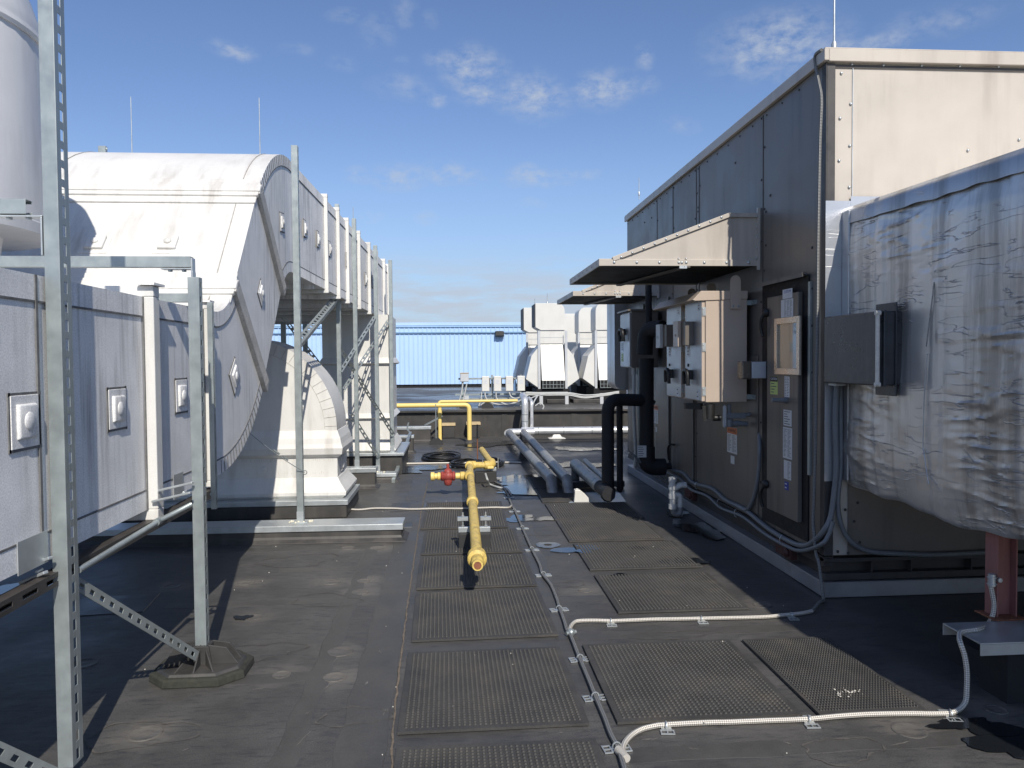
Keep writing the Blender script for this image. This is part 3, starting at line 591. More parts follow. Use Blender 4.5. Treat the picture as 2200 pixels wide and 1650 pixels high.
# ================================================================== left: big rectangular duct
XD = -1.55; XL = -3.62; ZB, ZT = .86, 1.93
A_ = R_(49)
def arc(cy, cz, r, a0, a1, n=10): return [(cy+r*math.sin(a0+(a1-a0)*i/n), cz-r*math.cos(a0+(a1-a0)*i/n)) for i in range(n+1)]
r1, r2 = .6, 1.67
YB = 5.15; UT, UB = 3.53, 2.46
yl = YB; t_low = arc(yl, ZT+r1, r1, 0, A_)                  # inner (top) lower bend
b_low = arc(yl, ZT+r1, r2, 0, A_)
dz = (UT-r2*(1-math.cos(A_)))-t_low[-1][1]; YU = t_low[-1][0]+dz/math.tan(A_)+r2*math.sin(A_)
def arc2(cy, cz, r, a0, a1, n=10): return [(cy-r*math.sin(a0+(a1-a0)*i/n), cz+r*math.cos(a0+(a1-a0)*i/n)) for i in range(n+1)]
t_up = arc2(YU, UT-r2, r2, A_, 0); b_up = arc2(YU, UT-r2, r1, A_, 0)
# far run: tapers and turns slightly towards the drop
XF, YF, TF, BF = -.985, 11.75, 3.02, 2.20
def farx(y): return XD+(XF-XD)*(y-YU)/(YF-YU)
def fart(y): return UT+(TF-UT)*(y-YU)/(YF-YU)
def farb(y): return UB+(BF-UB)*(y-YU)/(YF-YU)
D = thing('rooftop_duct', 'big white rectangular duct running along the left, bending up and over toward the back', 'duct', (-2.5, 5, 0))
Y0 = .9
# side skins and top skins as separate parts: near run
prof_t = [(Y0, ZT)]+t_low; prof_b = [(Y0, ZB)]+b_low
def loft_prof(mb, T, B, xa, xb, xo=0, mis=(0, 1)):
    """closed duct shell: right side + left side with mi 0, top + bottom with mi 1"""
    n = len(T)
    R = [(xb(T[i][0])+xo, T[i][0], T[i][1]) for i in range(n)]; Rb = [(xb(B[i][0])+xo, B[i][0], B[i][1]) for i in range(n)]
    Lt = [(xa, T[i][0], T[i][1]) for i in range(n)]; Lb = [(xa, B[i][0], B[i][1]) for i in range(n)]
    o = 0
    for i in range(n-1):
        mb.add([R[i], R[i+1], Rb[i+1], Rb[i]], [(0,1,2,3)], mis[0]); mb.add([Lt[i], Lb[i], Lb[i+1], Lt[i+1]], [(0,1,2,3)], mis[0])
        mb.add([R[i], Lt[i], Lt[i+1], R[i+1]], [(0,1,2,3)], mis[1]); mb.add([Rb[i], Rb[i+1], Lb[i+1], Lb[i]], [(0,1,2,3)], mis[1])
def weld(o):
    bm = bmesh.new(); bm.from_mesh(o.data); bmesh.ops.remove_doubles(bm, verts=bm.verts, dist=.0005); bmesh.ops.recalc_face_normals(bm, faces=bm.faces); bm.to_mesh(o.data); bm.free()
    o.data.shade_smooth(); o.data.set_sharp_from_angle(angle=R_(30)); return o
cx = lambda y: XD
mb = MB(); loft_prof(mb, prof_t, prof_b, XL, cx); weld(mb.build('lower_duct_run', [duct_side, duct_white], D))
mb = MB(); loft_prof(mb, [t_low[-1], t_up[0]], [b_low[-1], b_up[0]], XL, cx); weld(mb.build('sloped_duct_run', [duct_side, duct_white], D))
mb = MB(); loft_prof(mb, t_up+[(YF, TF)], b_up+[(YF, BF)], XL+.16, lambda y: XD if y <= YU else farx(y)); weld(mb.build('upper_duct_run', [duct_side, duct_white], D))
mb = MB(); mb.add([(XL+.3, YF, BF), (XF, YF, BF), (XF, YF, TF), (XL+.3, YF, TF)], [(0,1,2,3)]); mb.build('end_cap', duct_white, D, smooth=0)
# taped edge strips along the right face (top and bottom edge laps) with the dirty sealant line
def lap(mb, P, off, wdt, inward, xf):
    """strip following an edge P (list of (y,z)) on the right face"""
    n = len(P); 
    for i in range(n-1):
        (y0, z0), (y1, z1) = P[i], P[i+1]
        def nn(j):
            a = P[max(j-1, 0)]; b = P[min(j+1, n-1)]; ty, tz = b[0]-a[0], b[1]-a[1]; L = math.hypot(ty, tz); return (-tz/L*inward, ty/L*inward)
        n0, n1 = nn(i), nn(i+1)
        a0 = (y0+n0[0]*wdt[0], z0+n0[1]*wdt[0]); a1 = (y1+n1[0]*wdt[0], z1+n1[1]*wdt[0]); c0 = (y0+n0[0]*wdt[1], z0+n0[1]*wdt[1]); c1 = (y1+n1[0]*wdt[1], z1+n1[1]*wdt[1])
        x0, x1 = xf(y0)+off, xf(y1)+off
        mb.add([(x0, *a0), (x1, *a1), (x1, *c1), (x0, *c0), (x0-off-.002, *a0), (x1-off-.002, *a1), (x1-off-.002, *c1), (x0-off-.002, *c0)], [(0,1,2,3),(4,7,6,5),(0,4,5,1),(3,2,6,7)])
xf_all = lambda y: XD if y <= YU else farx(y)
for nm, P, inw in (('edge_lap', prof_t, -1), ('edge_lap', prof_b, 1), ('edge_lap', t_up+[(YF, TF)], -1), ('edge_lap', b_up+[(YF, BF)], 1)):
    P = [p for p in P]
    if P[0][0] == Y0: P = [(Y0+(YB-Y0)*k/10, P[0][1]) for k in range(10)]+P[1:]
    if P[-1][0] == YF: e = P[-2]; P = P[:-1]+[(e[0]+(YF-e[0])*k/10, e[1]+(P[-1][1]-e[1])*k/10) for k in range(1, 11)]
    mb = MB(); lap(mb, P, .004, (0, .095), inw, xf_all); mb.build(nm, duct_side, D, smooth=50)
    mb = MB(); lap(mb, P, .0055, (.095, .103), inw, xf_all); mb.build('sealant_line', seal_dark, D, smooth=50)
# crimp marks at the outer lower bend and outer upper bend
def crimps(P, inw, w=.09, step=1):
    mb = MB()
    L = [0]
    for i in range(1, len(P)): L.append(L[-1]+math.hypot(P[i][0]-P[i-1][0], P[i][1]-P[i-1][1]))
    q = .06
    while q < L[-1]:
        i = max(k for k in range(len(L)-1) if L[k] <= q); f = (q-L[i])/(L[i+1]-L[i]); y = P[i][0]+(P[i+1][0]-P[i][0])*f; z = P[i][1]+(P[i+1][1]-P[i][1])*f
        ty, tz = P[i+1][0]-P[i][0], P[i+1][1]-P[i][1]; l_ = math.hypot(ty, tz); ny, nz = -tz/l_*inw, ty/l_*inw
        mb.obox((XD+.007, y+ny*w/2, z+nz*w/2), (.0015, 0, 0), (0, ty/l_*.0022, tz/l_*.0022), (0, ny*w/2, nz*w/2)); q += .075
    return mb
crimps(b_low, 1).build('crimped_edge', seal_dark, D, smooth=0); crimps(t_up, -1).build('crimped_edge', seal_dark, D, smooth=0)
# dressed flange joints: ring around the duct
def ring(mb, P0, P1, w, proj, xa, xb, mi=0):
    """rectangular ring around the duct section from P0 (top y,z) to P1 (bottom y,z); width w along the duct"""
    t0 = Vector((0, P0[0], P0[1])); t1 = Vector((0, P1[0], P1[1])); dn = (t1-t0).normalized(); al = V(0, -dn.z, dn.y)
    if al.y < 0: al = -al
    for (c0, c1, xx0, xx1) in ((t0-dn*proj, t0, xa-proj, xb+proj), (t1, t1+dn*proj, xa-proj, xb+proj)):
        m_ = (c0+c1)/2; mb.obox((( xx0+xx1)/2, m_.y, m_.z), V((xx1-xx0)/2, 0, 0), al*w/2, dn*proj/2, mi)
    m_ = (t0+t1)/2; Ln = (t1-t0).length
    for x in (xa-proj/2, xb+proj/2): mb.obox((x, m_.y, m_.z), V(proj/2-.0004, 0, 0), al*(w/2-.0008), dn*(Ln/2+.0), mi)
    return mb
def slope_pt(f):  # point on sloped run at fraction f, top & bottom
    T = Vector(t_low[-1]).lerp(Vector(t_up[0]), f); B = Vector(b_low[-1]).lerp(Vector(b_up[0]), f); return T, B
for f, wd in ((-.02, .16), (1.0, .16)):
    T, B = slope_pt(f)
    mb = MB(); 
    dn = (V(0, *B)-V(0, *T)).normalized(); al = V(0, -dn.z, dn.y)
    # side batten (grey tape), front/top batten (white with moulded lips)
    mid = (V(0, *T)+V(0, *B))/2; Ln = (V(0, *B)-V(0, *T)).length
    mb.obox((XD+.0175, mid.y, mid.z), (.0175, 0, 0), al*wd/2*.72, dn*(Ln/2+.03)); 
    for k in range(60): 
        c = mid+dn*(-Ln/2+Ln*(k+.5)/60)
        mb.obox((XD+.0357, c.y, c.z), (.0012, 0, 0), (al*.8+dn*.35).normalized()*wd*.33, dn*.0035)
    mb.build('joint_batten', duct_band, D, smooth=0, bevel=.004)
    mb = MB(); 
    for k, (h_, w_) in enumerate(((.016, wd+.14), (.034, wd), (.046, wd*.5))):
        c = V(0, *T)-dn*(h_/2); mb.obox(((XL+XD)/2, c.y, c.z), ((XD-XL)/2+.012*k+.01, 0, 0), al*w_/2, dn*(h_/2))
    mb.build('joint_batten', duct_white, D, smooth=0, bevel=.008)
# lower run stiffeners
def stiff(y, wd=.08, proj=.055):
    mb = MB(); ring(mb, (y, ZT), (y, ZB), wd, proj, XL, XD); mb.build('stiffener_flange', duct_white, D, smooth=0, bevel=.005)
    mb = MB(); mb.obox((XD+proj*.5, y+.0, ZT+proj+.008), (proj*.8, 0, 0), (0, wd*.9, 0), (0, 0, .006)); mb.build('flange_cap', duct_side, D, smooth=0)
    for sg in (-1, 1):
        mb = MB(); mb.box((XD+.0045, y+sg*(wd/2), ZB), (XD+.009, y+sg*(wd/2+.012), ZT)); mb.build('sealant_line', seal_dark, D, smooth=0)
stiff(4.02); stiff(4.93, .05, .04)
mb = MB(); mb.box((XD+.0045, 2.98, ZB), (XD+.008, 2.995, ZT)); mb.build('sealant_line', seal_dark, D, smooth=0)
# far run flanges
for i, px in enumerate((697, 723, 743, 768, 790, 806, 822, 833)):
    # solve y where the face projects on px
    lo, hi = YU, YF
    for _ in range(40):
        m_ = (lo+hi)/2
        d = Vector((farx(m_), m_, 3.0))-CP; x = 1100+FPX*d.dot(CR)/d.dot(CF)
        if x < px: lo = m_
        else: hi = m_
    y = (lo+hi)/2; mb = MB(); ring(mb, (y, fart(y)), (y, farb(y)), .05, .04, XL+.3, farx(y)); mb.build('stiffener_flange', duct_white, D, smooth=0, bevel=.004)
# square access plates with domes
def pin_plate(y, z, s, rot=0, xf=None, nrm='x'):
    b = MB(); b2 = MB(); x = (xf or xf_all)(y); c, sn = math.cos(rot), math.sin(rot)
    U = V(0, c, sn); Wv = V(0, -sn, c)
    b.obox((x+.004, y, z), (.004, 0, 0), U*s/2, Wv*s/2); 
    o = b.build('access_plate', duct_side, D, smooth=0, bevel=.002)
    s2 = s*.68
    rings = []
    for (k, h) in ((1, 0), (.93, .009), (.86, .012)):
        rings.append([V(x+.008+h, y, z)+U*a*s2/2*k+Wv*b_*s2/2*k for a, b_ in ((-1,-1),(1,-1),(1,1),(-1,1))])
    b2.loft(rings); b2.lathe([(s2*.28, 0), (s2*.25, .004), (s2*.17, .0075), (s2*.08, .0095), (.0005, .010)], (x+.019, y, z), 20, (1,0,0))
    q = b2.build('raised_boss', duct_side, D, smooth=50, bevel=.004); q.parent = o; q.location = (0, 0, 0)
    b3 = MB()
    e = s/2+.004
    for a, w_ in ((U, Wv), (Wv, U)):
        for sg in (-1, 1): b3.obox(V(x+.003, y, z)+a*sg*e, (.002, 0, 0), a*.006, w_*(e+.008))
    q = b3.build('sealant_edge', seal_dark, D, smooth=0)
for (px, py, s, rot) in ((52, 905, .19, 0), (250, 878, .18, 0), (388, 850, .18, 0), (503, 808, .18, .7), (560, 630, .15, .86), (605, 478, .16, .1)):
    p = PX(px, py, XD); pin_plate(p.y, p.z, s, rot)
for px, py in ((655, 492), (683, 515), (708, 536), (745, 560), (771, 585), (785, 600), (800, 606)):
    lo, hi = YU, YF
    for _ in range(40):
        m_ = (lo+hi)/2; d = Vector((farx(m_), m_, 3.0))-CP; x = 1100+FPX*d.dot(CR)/d.dot(CF)
        if x < px: lo = m_
        else: hi = m_
    p = PY(px, py, (lo+hi)/2); pin_plate(p.y, p.z, .16)
# plates on the sloped white face
T, B = slope_pt(.42); dn = (V(0, *B)-V(0, *T)).normalized(); al = V(0, -dn.z, dn.y); T = V(0, *T)
for px in (206, 362):
    p = PY(px, 508, T.y); x = p.x
    b = MB(); b.obox((x, T.y, T.z), (.10, 0, 0), al*.11, dn*.005); o = b.build('access_plate', duct_white, D, smooth=0, bevel=.003)
    b = MB(); cc = V(x, T.y, T.z)-dn*.016; b.obox(cc, (.065, 0, 0), al*.07, dn*.012); b.lathe([(.03, 0), (.026, .012), (.012, .02), (.0005, .022)], cc-dn*.012, 18, -dn); b.build('raised_boss', duct_white, D, smooth=50, bevel=.01)
# edge seam lines on white faces
mb = MB()
for i in range(len(t_up)-1):
    a, c = t_up[i], t_up[i+1]; mb.bar((XD-.14, a[0]-.003, a[1]+.003), (XD-.14, c[0]-.003, c[1]+.003), .006, .004); mb.bar((XL+.42, a[0]-.003, a[1]+.003), (XL+.42, c[0]-.003, c[1]+.003), .006, .004)
for a, c in ((t_low[-1], t_up[0]),): mb.bar((XD-.14, a[0]-.003, a[1]+.003), (XD-.14, c[0]-.003, c[1]+.003), .006, .004)
for i in range(len(t_low)-1):
    a, c = t_low[i], t_low[i+1]; mb.bar((XD-.14, a[0]-.003, a[1]+.003), (XD-.14, c[0]-.003, c[1]+.003), .008, .004)
mb.build('seam_line', mat('faint_seam_dirt', (.38, .36, .33), .8, var=.3, scale=20), D, smooth=0)
# corrugated stiffeners below the elevated run (dark ribs)
for k in range(5):
    y = 8.3+k*.75; mb = MB(); mb.box((XL+.3, y, farb(y)-.045), (farx(y)-.02, y+.06, farb(y)+.002)); mb.build('underside_rib', duct_side, D, smooth=0)

# ---------------- vertical drop at the far end of the duct
dr = thing('duct_drop', 'tall white duct leg under the far end of the elevated duct, mostly shaded', 'duct', (-1.5, 11.4, 0))
yf0, yf1 = 10.95, 12.15
xr = PY(838, 800, yf0).x; xl_ = PY(693, 800, yf0).x
cz_ = .30
mb = MB(); mb.loft([[(xl_-.0, yf0, z), (xr, yf0, z), (xr, yf1, z), (xl_, yf1, z)] for z in (cz_+.12, 2.25)]); mb.build('duct_body', duct_white, dr, smooth=0)
for z, h, pr in ((cz_+.01, .10, .075), (.78, .05, .05), (1.55, .06, .05)):
    mb = MB(); mb.loft([[(xl_-q, yf0-q, zz), (xr+q, yf0-q, zz), (xr+q, yf1+q, zz), (xl_-q, yf1+q, zz)] for q, zz in ((pr*.5, z), (pr, z+h*.3), (pr*.8, z+h*.6), (.004, z+h*1.6))]); mb.build('flange', duct_white, dr, smooth=0, bevel=.004)
mb = MB(); p = PY(808, 925, yf0); mb.box((p.x-.07, yf0-.008, p.z-.09), (p.x+.07, yf0-.0005, p.z+.09)); mb.lathe([(.035, 0), (.03, .012), (.001, .02)], (p.x, yf0-.008, p.z), 14, (0,-1,0)); mb.build('access_plate', duct_white, dr, smooth=40)
mb = MB(); mb.box((xl_-.1, yf0-.09, 0), (xr+.16, yf1+.1, cz_-.03)); o = mb.build('roof_curb', blk_mem, smooth=0, bevel=.01); o['_o'] = o['_o']; tag(o, 'black membrane curb under the far white duct leg', 'curb', 'black curbs under duct legs')
mb = MB(); mb.box((xl_-.12, yf0-.13, cz_-.03), (xr+.19, yf1+.14, cz_+.008)); o = mb.build('curb_cap', galv2, smooth=0, bevel=.003); c_ = o; 
par = [q for q in COL.objects if q.name.startswith('roof_curb')][-1]
c_.parent = par; c_.location = Vector(c_['_o'])-Vector(par['_o'])

# ---------------- quarter round duct elbow
QE = thing('elbow_duct', 'white quarter round duct elbow rising from a black curb behind the big left duct', 'duct', (-2, 8.2, 0))
ye0, ye1 = 8.1, 8.80
zc = .30; xR = -1.22; cxq, czq, rq = -2.17, .90, .95
prof = [(-3.4, zc+.08), (xR-.10, zc+.08)]
prof = [(-3.4, .62), (xR, .62)]+[(cxq+rq*math.cos(a), czq+rq*math.sin(a)) for a in [math.pi/2*i/14 for i in range(15)]]+[(-3.4, czq+rq)]
mb = MB(); n = len(prof)
mb.add([(x, ye0, z) for x, z in prof], [tuple(range(n))], 1); mb.add([(x, ye1, z) for x, z in prof], [tuple(range(n))[::-1]], 1)
for i in range(1, n-1): (xa, za), (xb, zb) = prof[i], prof[i+1]; mb.add([(xa, ye0, za), (xb, ye0, zb), (xb, ye1, zb), (xa, ye1, za)], [(0,1,2,3)], 0)
weld(mb.build('curved_elbow', [duct_white, duct_white], QE))
mb = MB()
for i in range(15):
    a = math.pi/2*i/15+.03; a2 = a+.004
    for rr, w_ in ((rq-.0, .12),):
        p0 = V(cxq+rr*math.cos(a), ye0-.002, czq+rr*math.sin(a)); p1 = V(cxq+(rr-w_)*math.cos(a), ye0-.002, czq+(rr-w_)*math.sin(a)); mb.bar(p0, p1, .003, .006, (0,1,0))
P = [(cxq+(rq-.125)*math.cos(a), ye0-.002, czq+(rq-.125)*math.sin(a)) for a in [math.pi/2*i/14 for i in range(15)]]
for a, c in zip(P, P[1:]): mb.bar(a, c, .003, .005, (0,1,0))
mb.build('crimped_edge', mat('grey_crimp_marks', (.46, .44, .40), .8, var=.3, scale=30), QE, smooth=0)
def rect_ring(q0, q1, z0, z1, lx=-3.4): return [[(lx-q, ye0-q, z), (xR+q, ye0-q, z), (xR+q, ye1+q, z), (lx-q, ye1+q, z)] for q, z in ((q0, z0), (q1, z1))]
mb = MB(); mb.loft([[(-3.4, ye0-q, z), (xR+q, ye0-q, z), (xR+q, ye1+q, z), (-3.4, ye1+q, z)] for q, z in ((.012, .60), (.055, .635), (.065, .70), (.05, .745), (.038, .80), (.006, .88))]); mb.build('upper_flange', duct_white, QE, smooth=0, bevel=.004)
mb = MB(); mb.loft([[(-3.4, ye0-q, z), (xR+q, ye0-q, z), (xR+q, ye1+q, z), (-3.4, ye1+q, z)] for q, z in ((.0, .20), (.0, .62))]); mb.build('base_section', duct_white, QE, smooth=0)
mb = MB(); mb.loft([[(-3.4, ye0-q, z), (xR+q, ye0-q, z), (xR+q, ye1+q, z), (-3.4, ye1+q, z)] for q, z in ((.06, .187), (.095, .215), (.10, .25), (.075, .285), (.04, .33), (.02, .36), (.006, .39))]); mb.build('base_flange', duct_white, QE, smooth=0, bevel=.004)
for (yy, px, py) in ((ye0, 568, 1008),):
    p = PY(px, py, yy); mb = MB(); mb.box((p.x-.07, yy-.01, p.z-.07), (p.x+.07, yy-.001, p.z+.07)); mb.lathe([(.035, 0), (.03, .012), (.001, .02)], (p.x, yy-.01, p.z), 14, (0,-1,0)); mb.build('access_plate', duct_white, QE, smooth=40, bevel=.003)
mb = MB(); mb.box((xR+.001, 8.35, .42), (xR+.010, 8.56, .58)); mb.box((xR+.0102, 8.39, .45), (xR+.02, 8.52, .55)); mb.build('access_plate', duct_white, QE, smooth=0, bevel=.004)
mb = MB()
rnd = random.Random(9)
for k in range(44):
    x = xR-.05-k*.022; 
    if rnd.random() < .75: mb.box((x, ye0-.0022, .60-.01), (x+.004, ye0-.0006, .60-rnd.uniform(.02, .05)))
for k in range(40):
    x = xR-.10-k*.022
    if rnd.random() < .6: mb.box((x, ye0-.0022, .43), (x+.004, ye0-.0006, .43+rnd.uniform(.01, .03)))
mb.build('drip_marks', mat('drip_stain', (.55, .52, .47), .8), QE, smooth=0)
mb = MB(); mb.box((-3.6, ye0-.20, 0), (-1.105, ye1+.10, .135)); cu = mb.build('roof_curb', blk_mem, smooth=0, bevel=.012); tag(cu, 'black membrane curb under the white quarter round elbow', 'curb', 'black curbs under duct legs')
mb = MB(); mb.box((-3.6, ye0-.215, .136), (-1.09, ye1+.115, .186)); o = mb.build('curb_cap', galv2, smooth=0, bevel=.003); o.parent = cu; o.location = Vector(o['_o'])-Vector(cu['_o'])

# ---------------- galvanised beams on black sleepers
def sleeper(name, p0, p1, w, hb, cap, label, cat='sleeper', group='galvanised capped sleepers under the duct posts'):
    """black membrane sleeper with a galvanised cap"""
    p0, p1 = V(*p0), V(*p1); mid = (p0+p1)/2; d = (p1-p0).normalized(); t = thing(name, label, cat, (mid.x, mid.y, 0), group)
    mb = MB(); 
    rings = []
    s_ = V(-d.y, d.x, 0)
    a = (p1-p0).length/2
    mb.loft([[mid-d*(a+q)-s_*(w/2+q)+V(0,0,z), mid+d*(a+q)-s_*(w/2+q)+V(0,0,z), mid+d*(a+q)+s_*(w/2+q)+V(0,0,z), mid-d*(a+q)+s_*(w/2+q)+V(0,0,z)] for q, z in ((.05, 0), (.012, .03), (0, .05), (0, hb))])
    mb.build('membrane_sleeper', blk_mem, t, smooth=0, bevel=.008)
    mb = MB(); c = mid+V(0,0,hb+.004); mb.obox(c, d*(a+.012), s_*(w/2+.012), (0,0,.003)); 
    for sg in (-1, 1): mb.obox(mid+s_*sg*(w/2+.011)+V(0,0,hb+.004-cap/2), d*(a+.012), s_*.0018, (0,0,cap/2))
    mb.obox(mid+d*(a+.011)+V(0,0,hb+.004-cap/2), d*.0018, s_*(w/2+.009), (0,0,cap/2)); mb.obox(mid-d*(a+.011)+V(0,0,hb+.004-cap/2), d*.0018, s_*(w/2+.009), (0,0,cap/2))
    mb.build('metal_cap', galv2, t, smooth=0, bevel=.002)
    return t
g1 = G(862, 1166); g0 = G(570, 1170)
sleeper('roof_sleeper', (-3.6, 7.02, 0), (g1.x, 6.98, 0), .26, .145, .05, 'long galvanised capped sleeper crossing in front of the white elbow')
sleeper('roof_sleeper', (-2.2, 9.80, 0), (PY(806, 1000, 9.72).x, 9.80, 0), .20, .25, .05, 'short capped sleeper right behind the white elbow curb')
sleeper('roof_sleeper', (-1.20, 10.35, 0), (PY(850, 1017, 10.3).x, 10.35, 0), .20, .10, .04, 'low capped sleeper under the second far post')
sleeper('roof_sleeper', (-1.3, 13.4, 0), (PY(888, 930, 13.4).x, 13.4, 0), .2, .30, .04, 'capped sleeper holding the top of the leaning strut')
sleeper('roof_sleeper', (-1.6, 15.2, 0), (PY(925, 915, 15.2).x, 15.2, 0), .2, .30, .05, 'farthest capped sleeper beside the roof step')

# ---------------- posts and frames
def post_foot(mb, p, s=.05): 
    p = V(*p); mb.obox(p+V(0,0,.004), (s*1.3, 0, 0), (0, s, 0), (0,0,.004)); mb.obox(p+V(0,-.022,.05), (.03, 0, 0), (0,.0025,0), (0,0,.05))
    for sg in (-1, 1): mb.dome(p+V(sg*s*.9, 0, .008), .009, (0,0,1), .010, 6)
# frame A: tall nearest post and crossbar
tA = PY(95, 0, 2.93); bA = PY(145, 1650, 2.93)
FA = thing('duct_support_frame', 'tall slotted galvanised post nearest the camera at the left edge with its crossbar', 'support frame', (bA.x, 2.93, 0), 'galvanised frames holding the left duct')
XA = -1.508; YA = 3.035
pA0 = (XA, YA, .04); pA1 = (XA, YA, 3.35)
mb = MB(); channel(mb, pA0, pA1, (0,-1,0), w=.056, d=.082, pitch=.0725, slot=.042, slots=(True, False))
mb.build('post', galv, FA, smooth=0, bevel=.004)
zb = PY(45, 443, YA).z
mb = MB(); channel(mb, (XL-.2, YA-.0, zb), (XA-.09, YA-.0, zb), (0,-1,0), w=.056, d=.045, slots=(False, False)); mb.build('crossbar', galv, FA, smooth=0, bevel=.003)
mb = MB(); zz = zb-.034; mb.box((XA-.20, YA-.005, zz-.006), (XA-.031, YA+.045, zz)); mb.box((XA-.037, YA-.005, zz-.15), (XA-.031, YA+.045, zz-.006)); 
for x in (-.16, -.09): mb.lathe([(.012, 0), (.012, -.008), (.001, -.009)], (XA+x, YA+.02, zz-.006), 6)
mb.build('angle_bracket', galv2, FA, smooth=0, bevel=.002)
def clampbars(t, X, Y, Z, s=1.0):
    mb = MB()
    for k, (dy, dz) in enumerate(((-.05, .035), (-.085, -.01))):
        mb.bar((X-.10*s, Y+dy+.02, Z+dz-.04), (X+.012, Y+dy-.02, Z+dz+.008), .022, .012); 
    mb.cyl((X-.03, Y-.09, Z-.005), (X-.03, Y-.05, Z-.005), .008, 6)
    mb.build('beam_clamp', galv2, t, smooth=0, bevel=.003)
clampbars(FA, XA-.02, YA+.02, PY(125, 1215, YA).z)
mb = MB(); mb.box((XD+.006, YA-.22, ZB-.01), (XD+.010, YA-.02, ZB+.11)); mb.build('patch_plate', galv2, FA, smooth=0)
# frame B
YBp = 4.0; XBp = PY(431, 1378, YBp).x
FB = thing('duct_support_frame', 'shorter slotted post standing on the octagonal black rubber foot, with two crossbars', 'support frame', (XBp, YBp, 0), 'galvanised frames holding the left duct')
zt = PY(430, 595, YBp).z
mb = MB(); channel(mb, (XBp, YBp, .07), (XBp, YBp, zt), (0,-1,0), w=.056, d=.05, pitch=.0725, slot=.028, slots=(True, False)); mb.build('post', galv, FB, smooth=0, bevel=.004)
mb = MB(); channel(mb, (XD+.075, 4.80, .70), (XD+.075, 4.80, PX(453, 650, XD+.075).z), (0,-1,0), w=.03, d=.035, slots=(True, False)); mb.build('rear_post', galv, FB, smooth=0, bevel=.003)
zc1 = PY(300, 562, YBp+.12).z
mb = MB(); channel(mb, (XL-.15, YBp+.12, zc1), (XBp-.05, YBp+.12, zc1), (0,-1,0), w=.056, d=.045, pitch=.0725, slot=.045, slots=(False, False)); mb.build('crossbar', galv, FB, smooth=0, bevel=.003)
zc2 = PY(370, 644, 4.58).z+.012
mb = MB(); channel(mb, (XL-.15, 4.58, zc2), (XD+.06, 4.58, zc2), (0,-1,0), w=.05, d=.045, slots=(False, False)); mb.build('lower_crossbar', galv, FB, smooth=0, bevel=.003)
mb = MB(); zz = zc1-.034; mb.box((XBp-.20, YBp+.115, zz-.006), (XBp-.048, YBp+.165, zz)); mb.box((XBp-.048, YBp+.115, zz-.16), (XBp-.040, YBp+.165, zc1+.02)); mb.box((XBp-.040, YBp+.09, zz-.30), (XBp-.030, YBp+.14, zz-.02))
for x in (-.16, -.09): mb.lathe([(.013, 0), (.013, -.01), (.001, -.011)], (XBp+x, YBp+.14, zz-.006), 6)
mb.build('angle_bracket', galv2, FB, smooth=0, bevel=.002)
clampbars(FB, XBp-.02, YBp+.03, PY(420, 1052, YBp).z, 1.9)
mb = MB(); mb.box((XD+.006, 4.33, ZB-.015), (XD+.010, 4.48, ZB+.12)); mb.build('patch_plate', galv2, FB, smooth=0)
# rubber foot: octagonal pad, fins, socket
FT = thing('rubber_foot', 'octagonal black rubber foot with radiating fins under the slotted post', 'rubber foot', (XBp, YBp+.02, 0))
cf = V(XBp+.0, YBp+.03, 0); 
def octa(a, b_, ch, z): return [(cf.x+x, cf.y+y, z) for x, y in ((-a+ch, -b_), (a-ch, -b_), (a, -b_+ch), (a, b_-ch), (a-ch, b_), (-a+ch, b_), (-a, b_-ch), (-a, -b_+ch))]
mb = MB(); mb.loft([octa(.235, .20, .10, .003), octa(.232, .197, .10, .036), octa(.222, .187, .095, .043)]); mb.build('foam_pad', mat('mossy_rubber_pad', (.035, .036, .028), .9, var=.4, scale=25, bump=.4, bscale=50), FT, smooth=0, bevel=.003)
fgrey = mat('weathered_black_plastic', (.042, .041, .040), .55, var=.25, scale=8, streak=(6, 6, 3), dirt=(.10, .09, .08), dirt_amt=.5, bump=.1, bscale=20)
mb = MB(); mb.loft([octa(.205, .17, .09, .042), octa(.195, .16, .085, .056)])
mb.loft([[(cf.x+sx*w, cf.y+sy*d_, z) for sx, sy in ((-1,-1),(1,-1),(1,1),(-1,1))] for w, d_, z in ((.06, .05, .055), (.045, .05, .15))])
for k, (dx, dy) in enumerate(((0,-1),(-.55,-.84),(.55,-.84),(0,1),(-.55,.84),(.55,.84))):
    d = V(dx, dy, 0).normalized(); s_ = V(-d.y, d.x, 0)*.004; b0 = cf+d*.03; L = .155 if abs(dy) > .9 else .175
    v = [b0+V(0,0,.055), cf+d*L+V(0,0,.055), b0+V(0,0,.155)]
    mb.add([p-s_ for p in v]+[p+s_ for p in v], [(0,1,2),(5,4,3),(0,3,4,1),(1,4,5,2),(2,5,3,0)])
for sg in (-1, 1):
    v = [cf+V(sg*.04, 0, .055), cf+V(sg*.19, 0, .055), cf+V(sg*.13, 0, .14), cf+V(sg*.04, 0, .155)]
    mb.add([p-V(0,.005,0)-V(0,.035,0) for p in v]+[p+V(0,.005,0)-V(0,.035,0) for p in v], [(0,1,2,3),(7,6,5,4),(0,4,5,1),(1,5,6,2),(2,6,7,3),(3,7,4,0)])
    mb.add([p-V(0,.005,0)+V(0,.035,0) for p in v]+[p+V(0,.005,0)+V(0,.035,0) for p in v], [(0,1,2,3),(7,6,5,4),(0,4,5,1),(1,5,6,2),(2,6,7,3),(3,7,4,0)])
mb.build('finned_base', fgrey, FT, smooth=0, bevel=.0025)
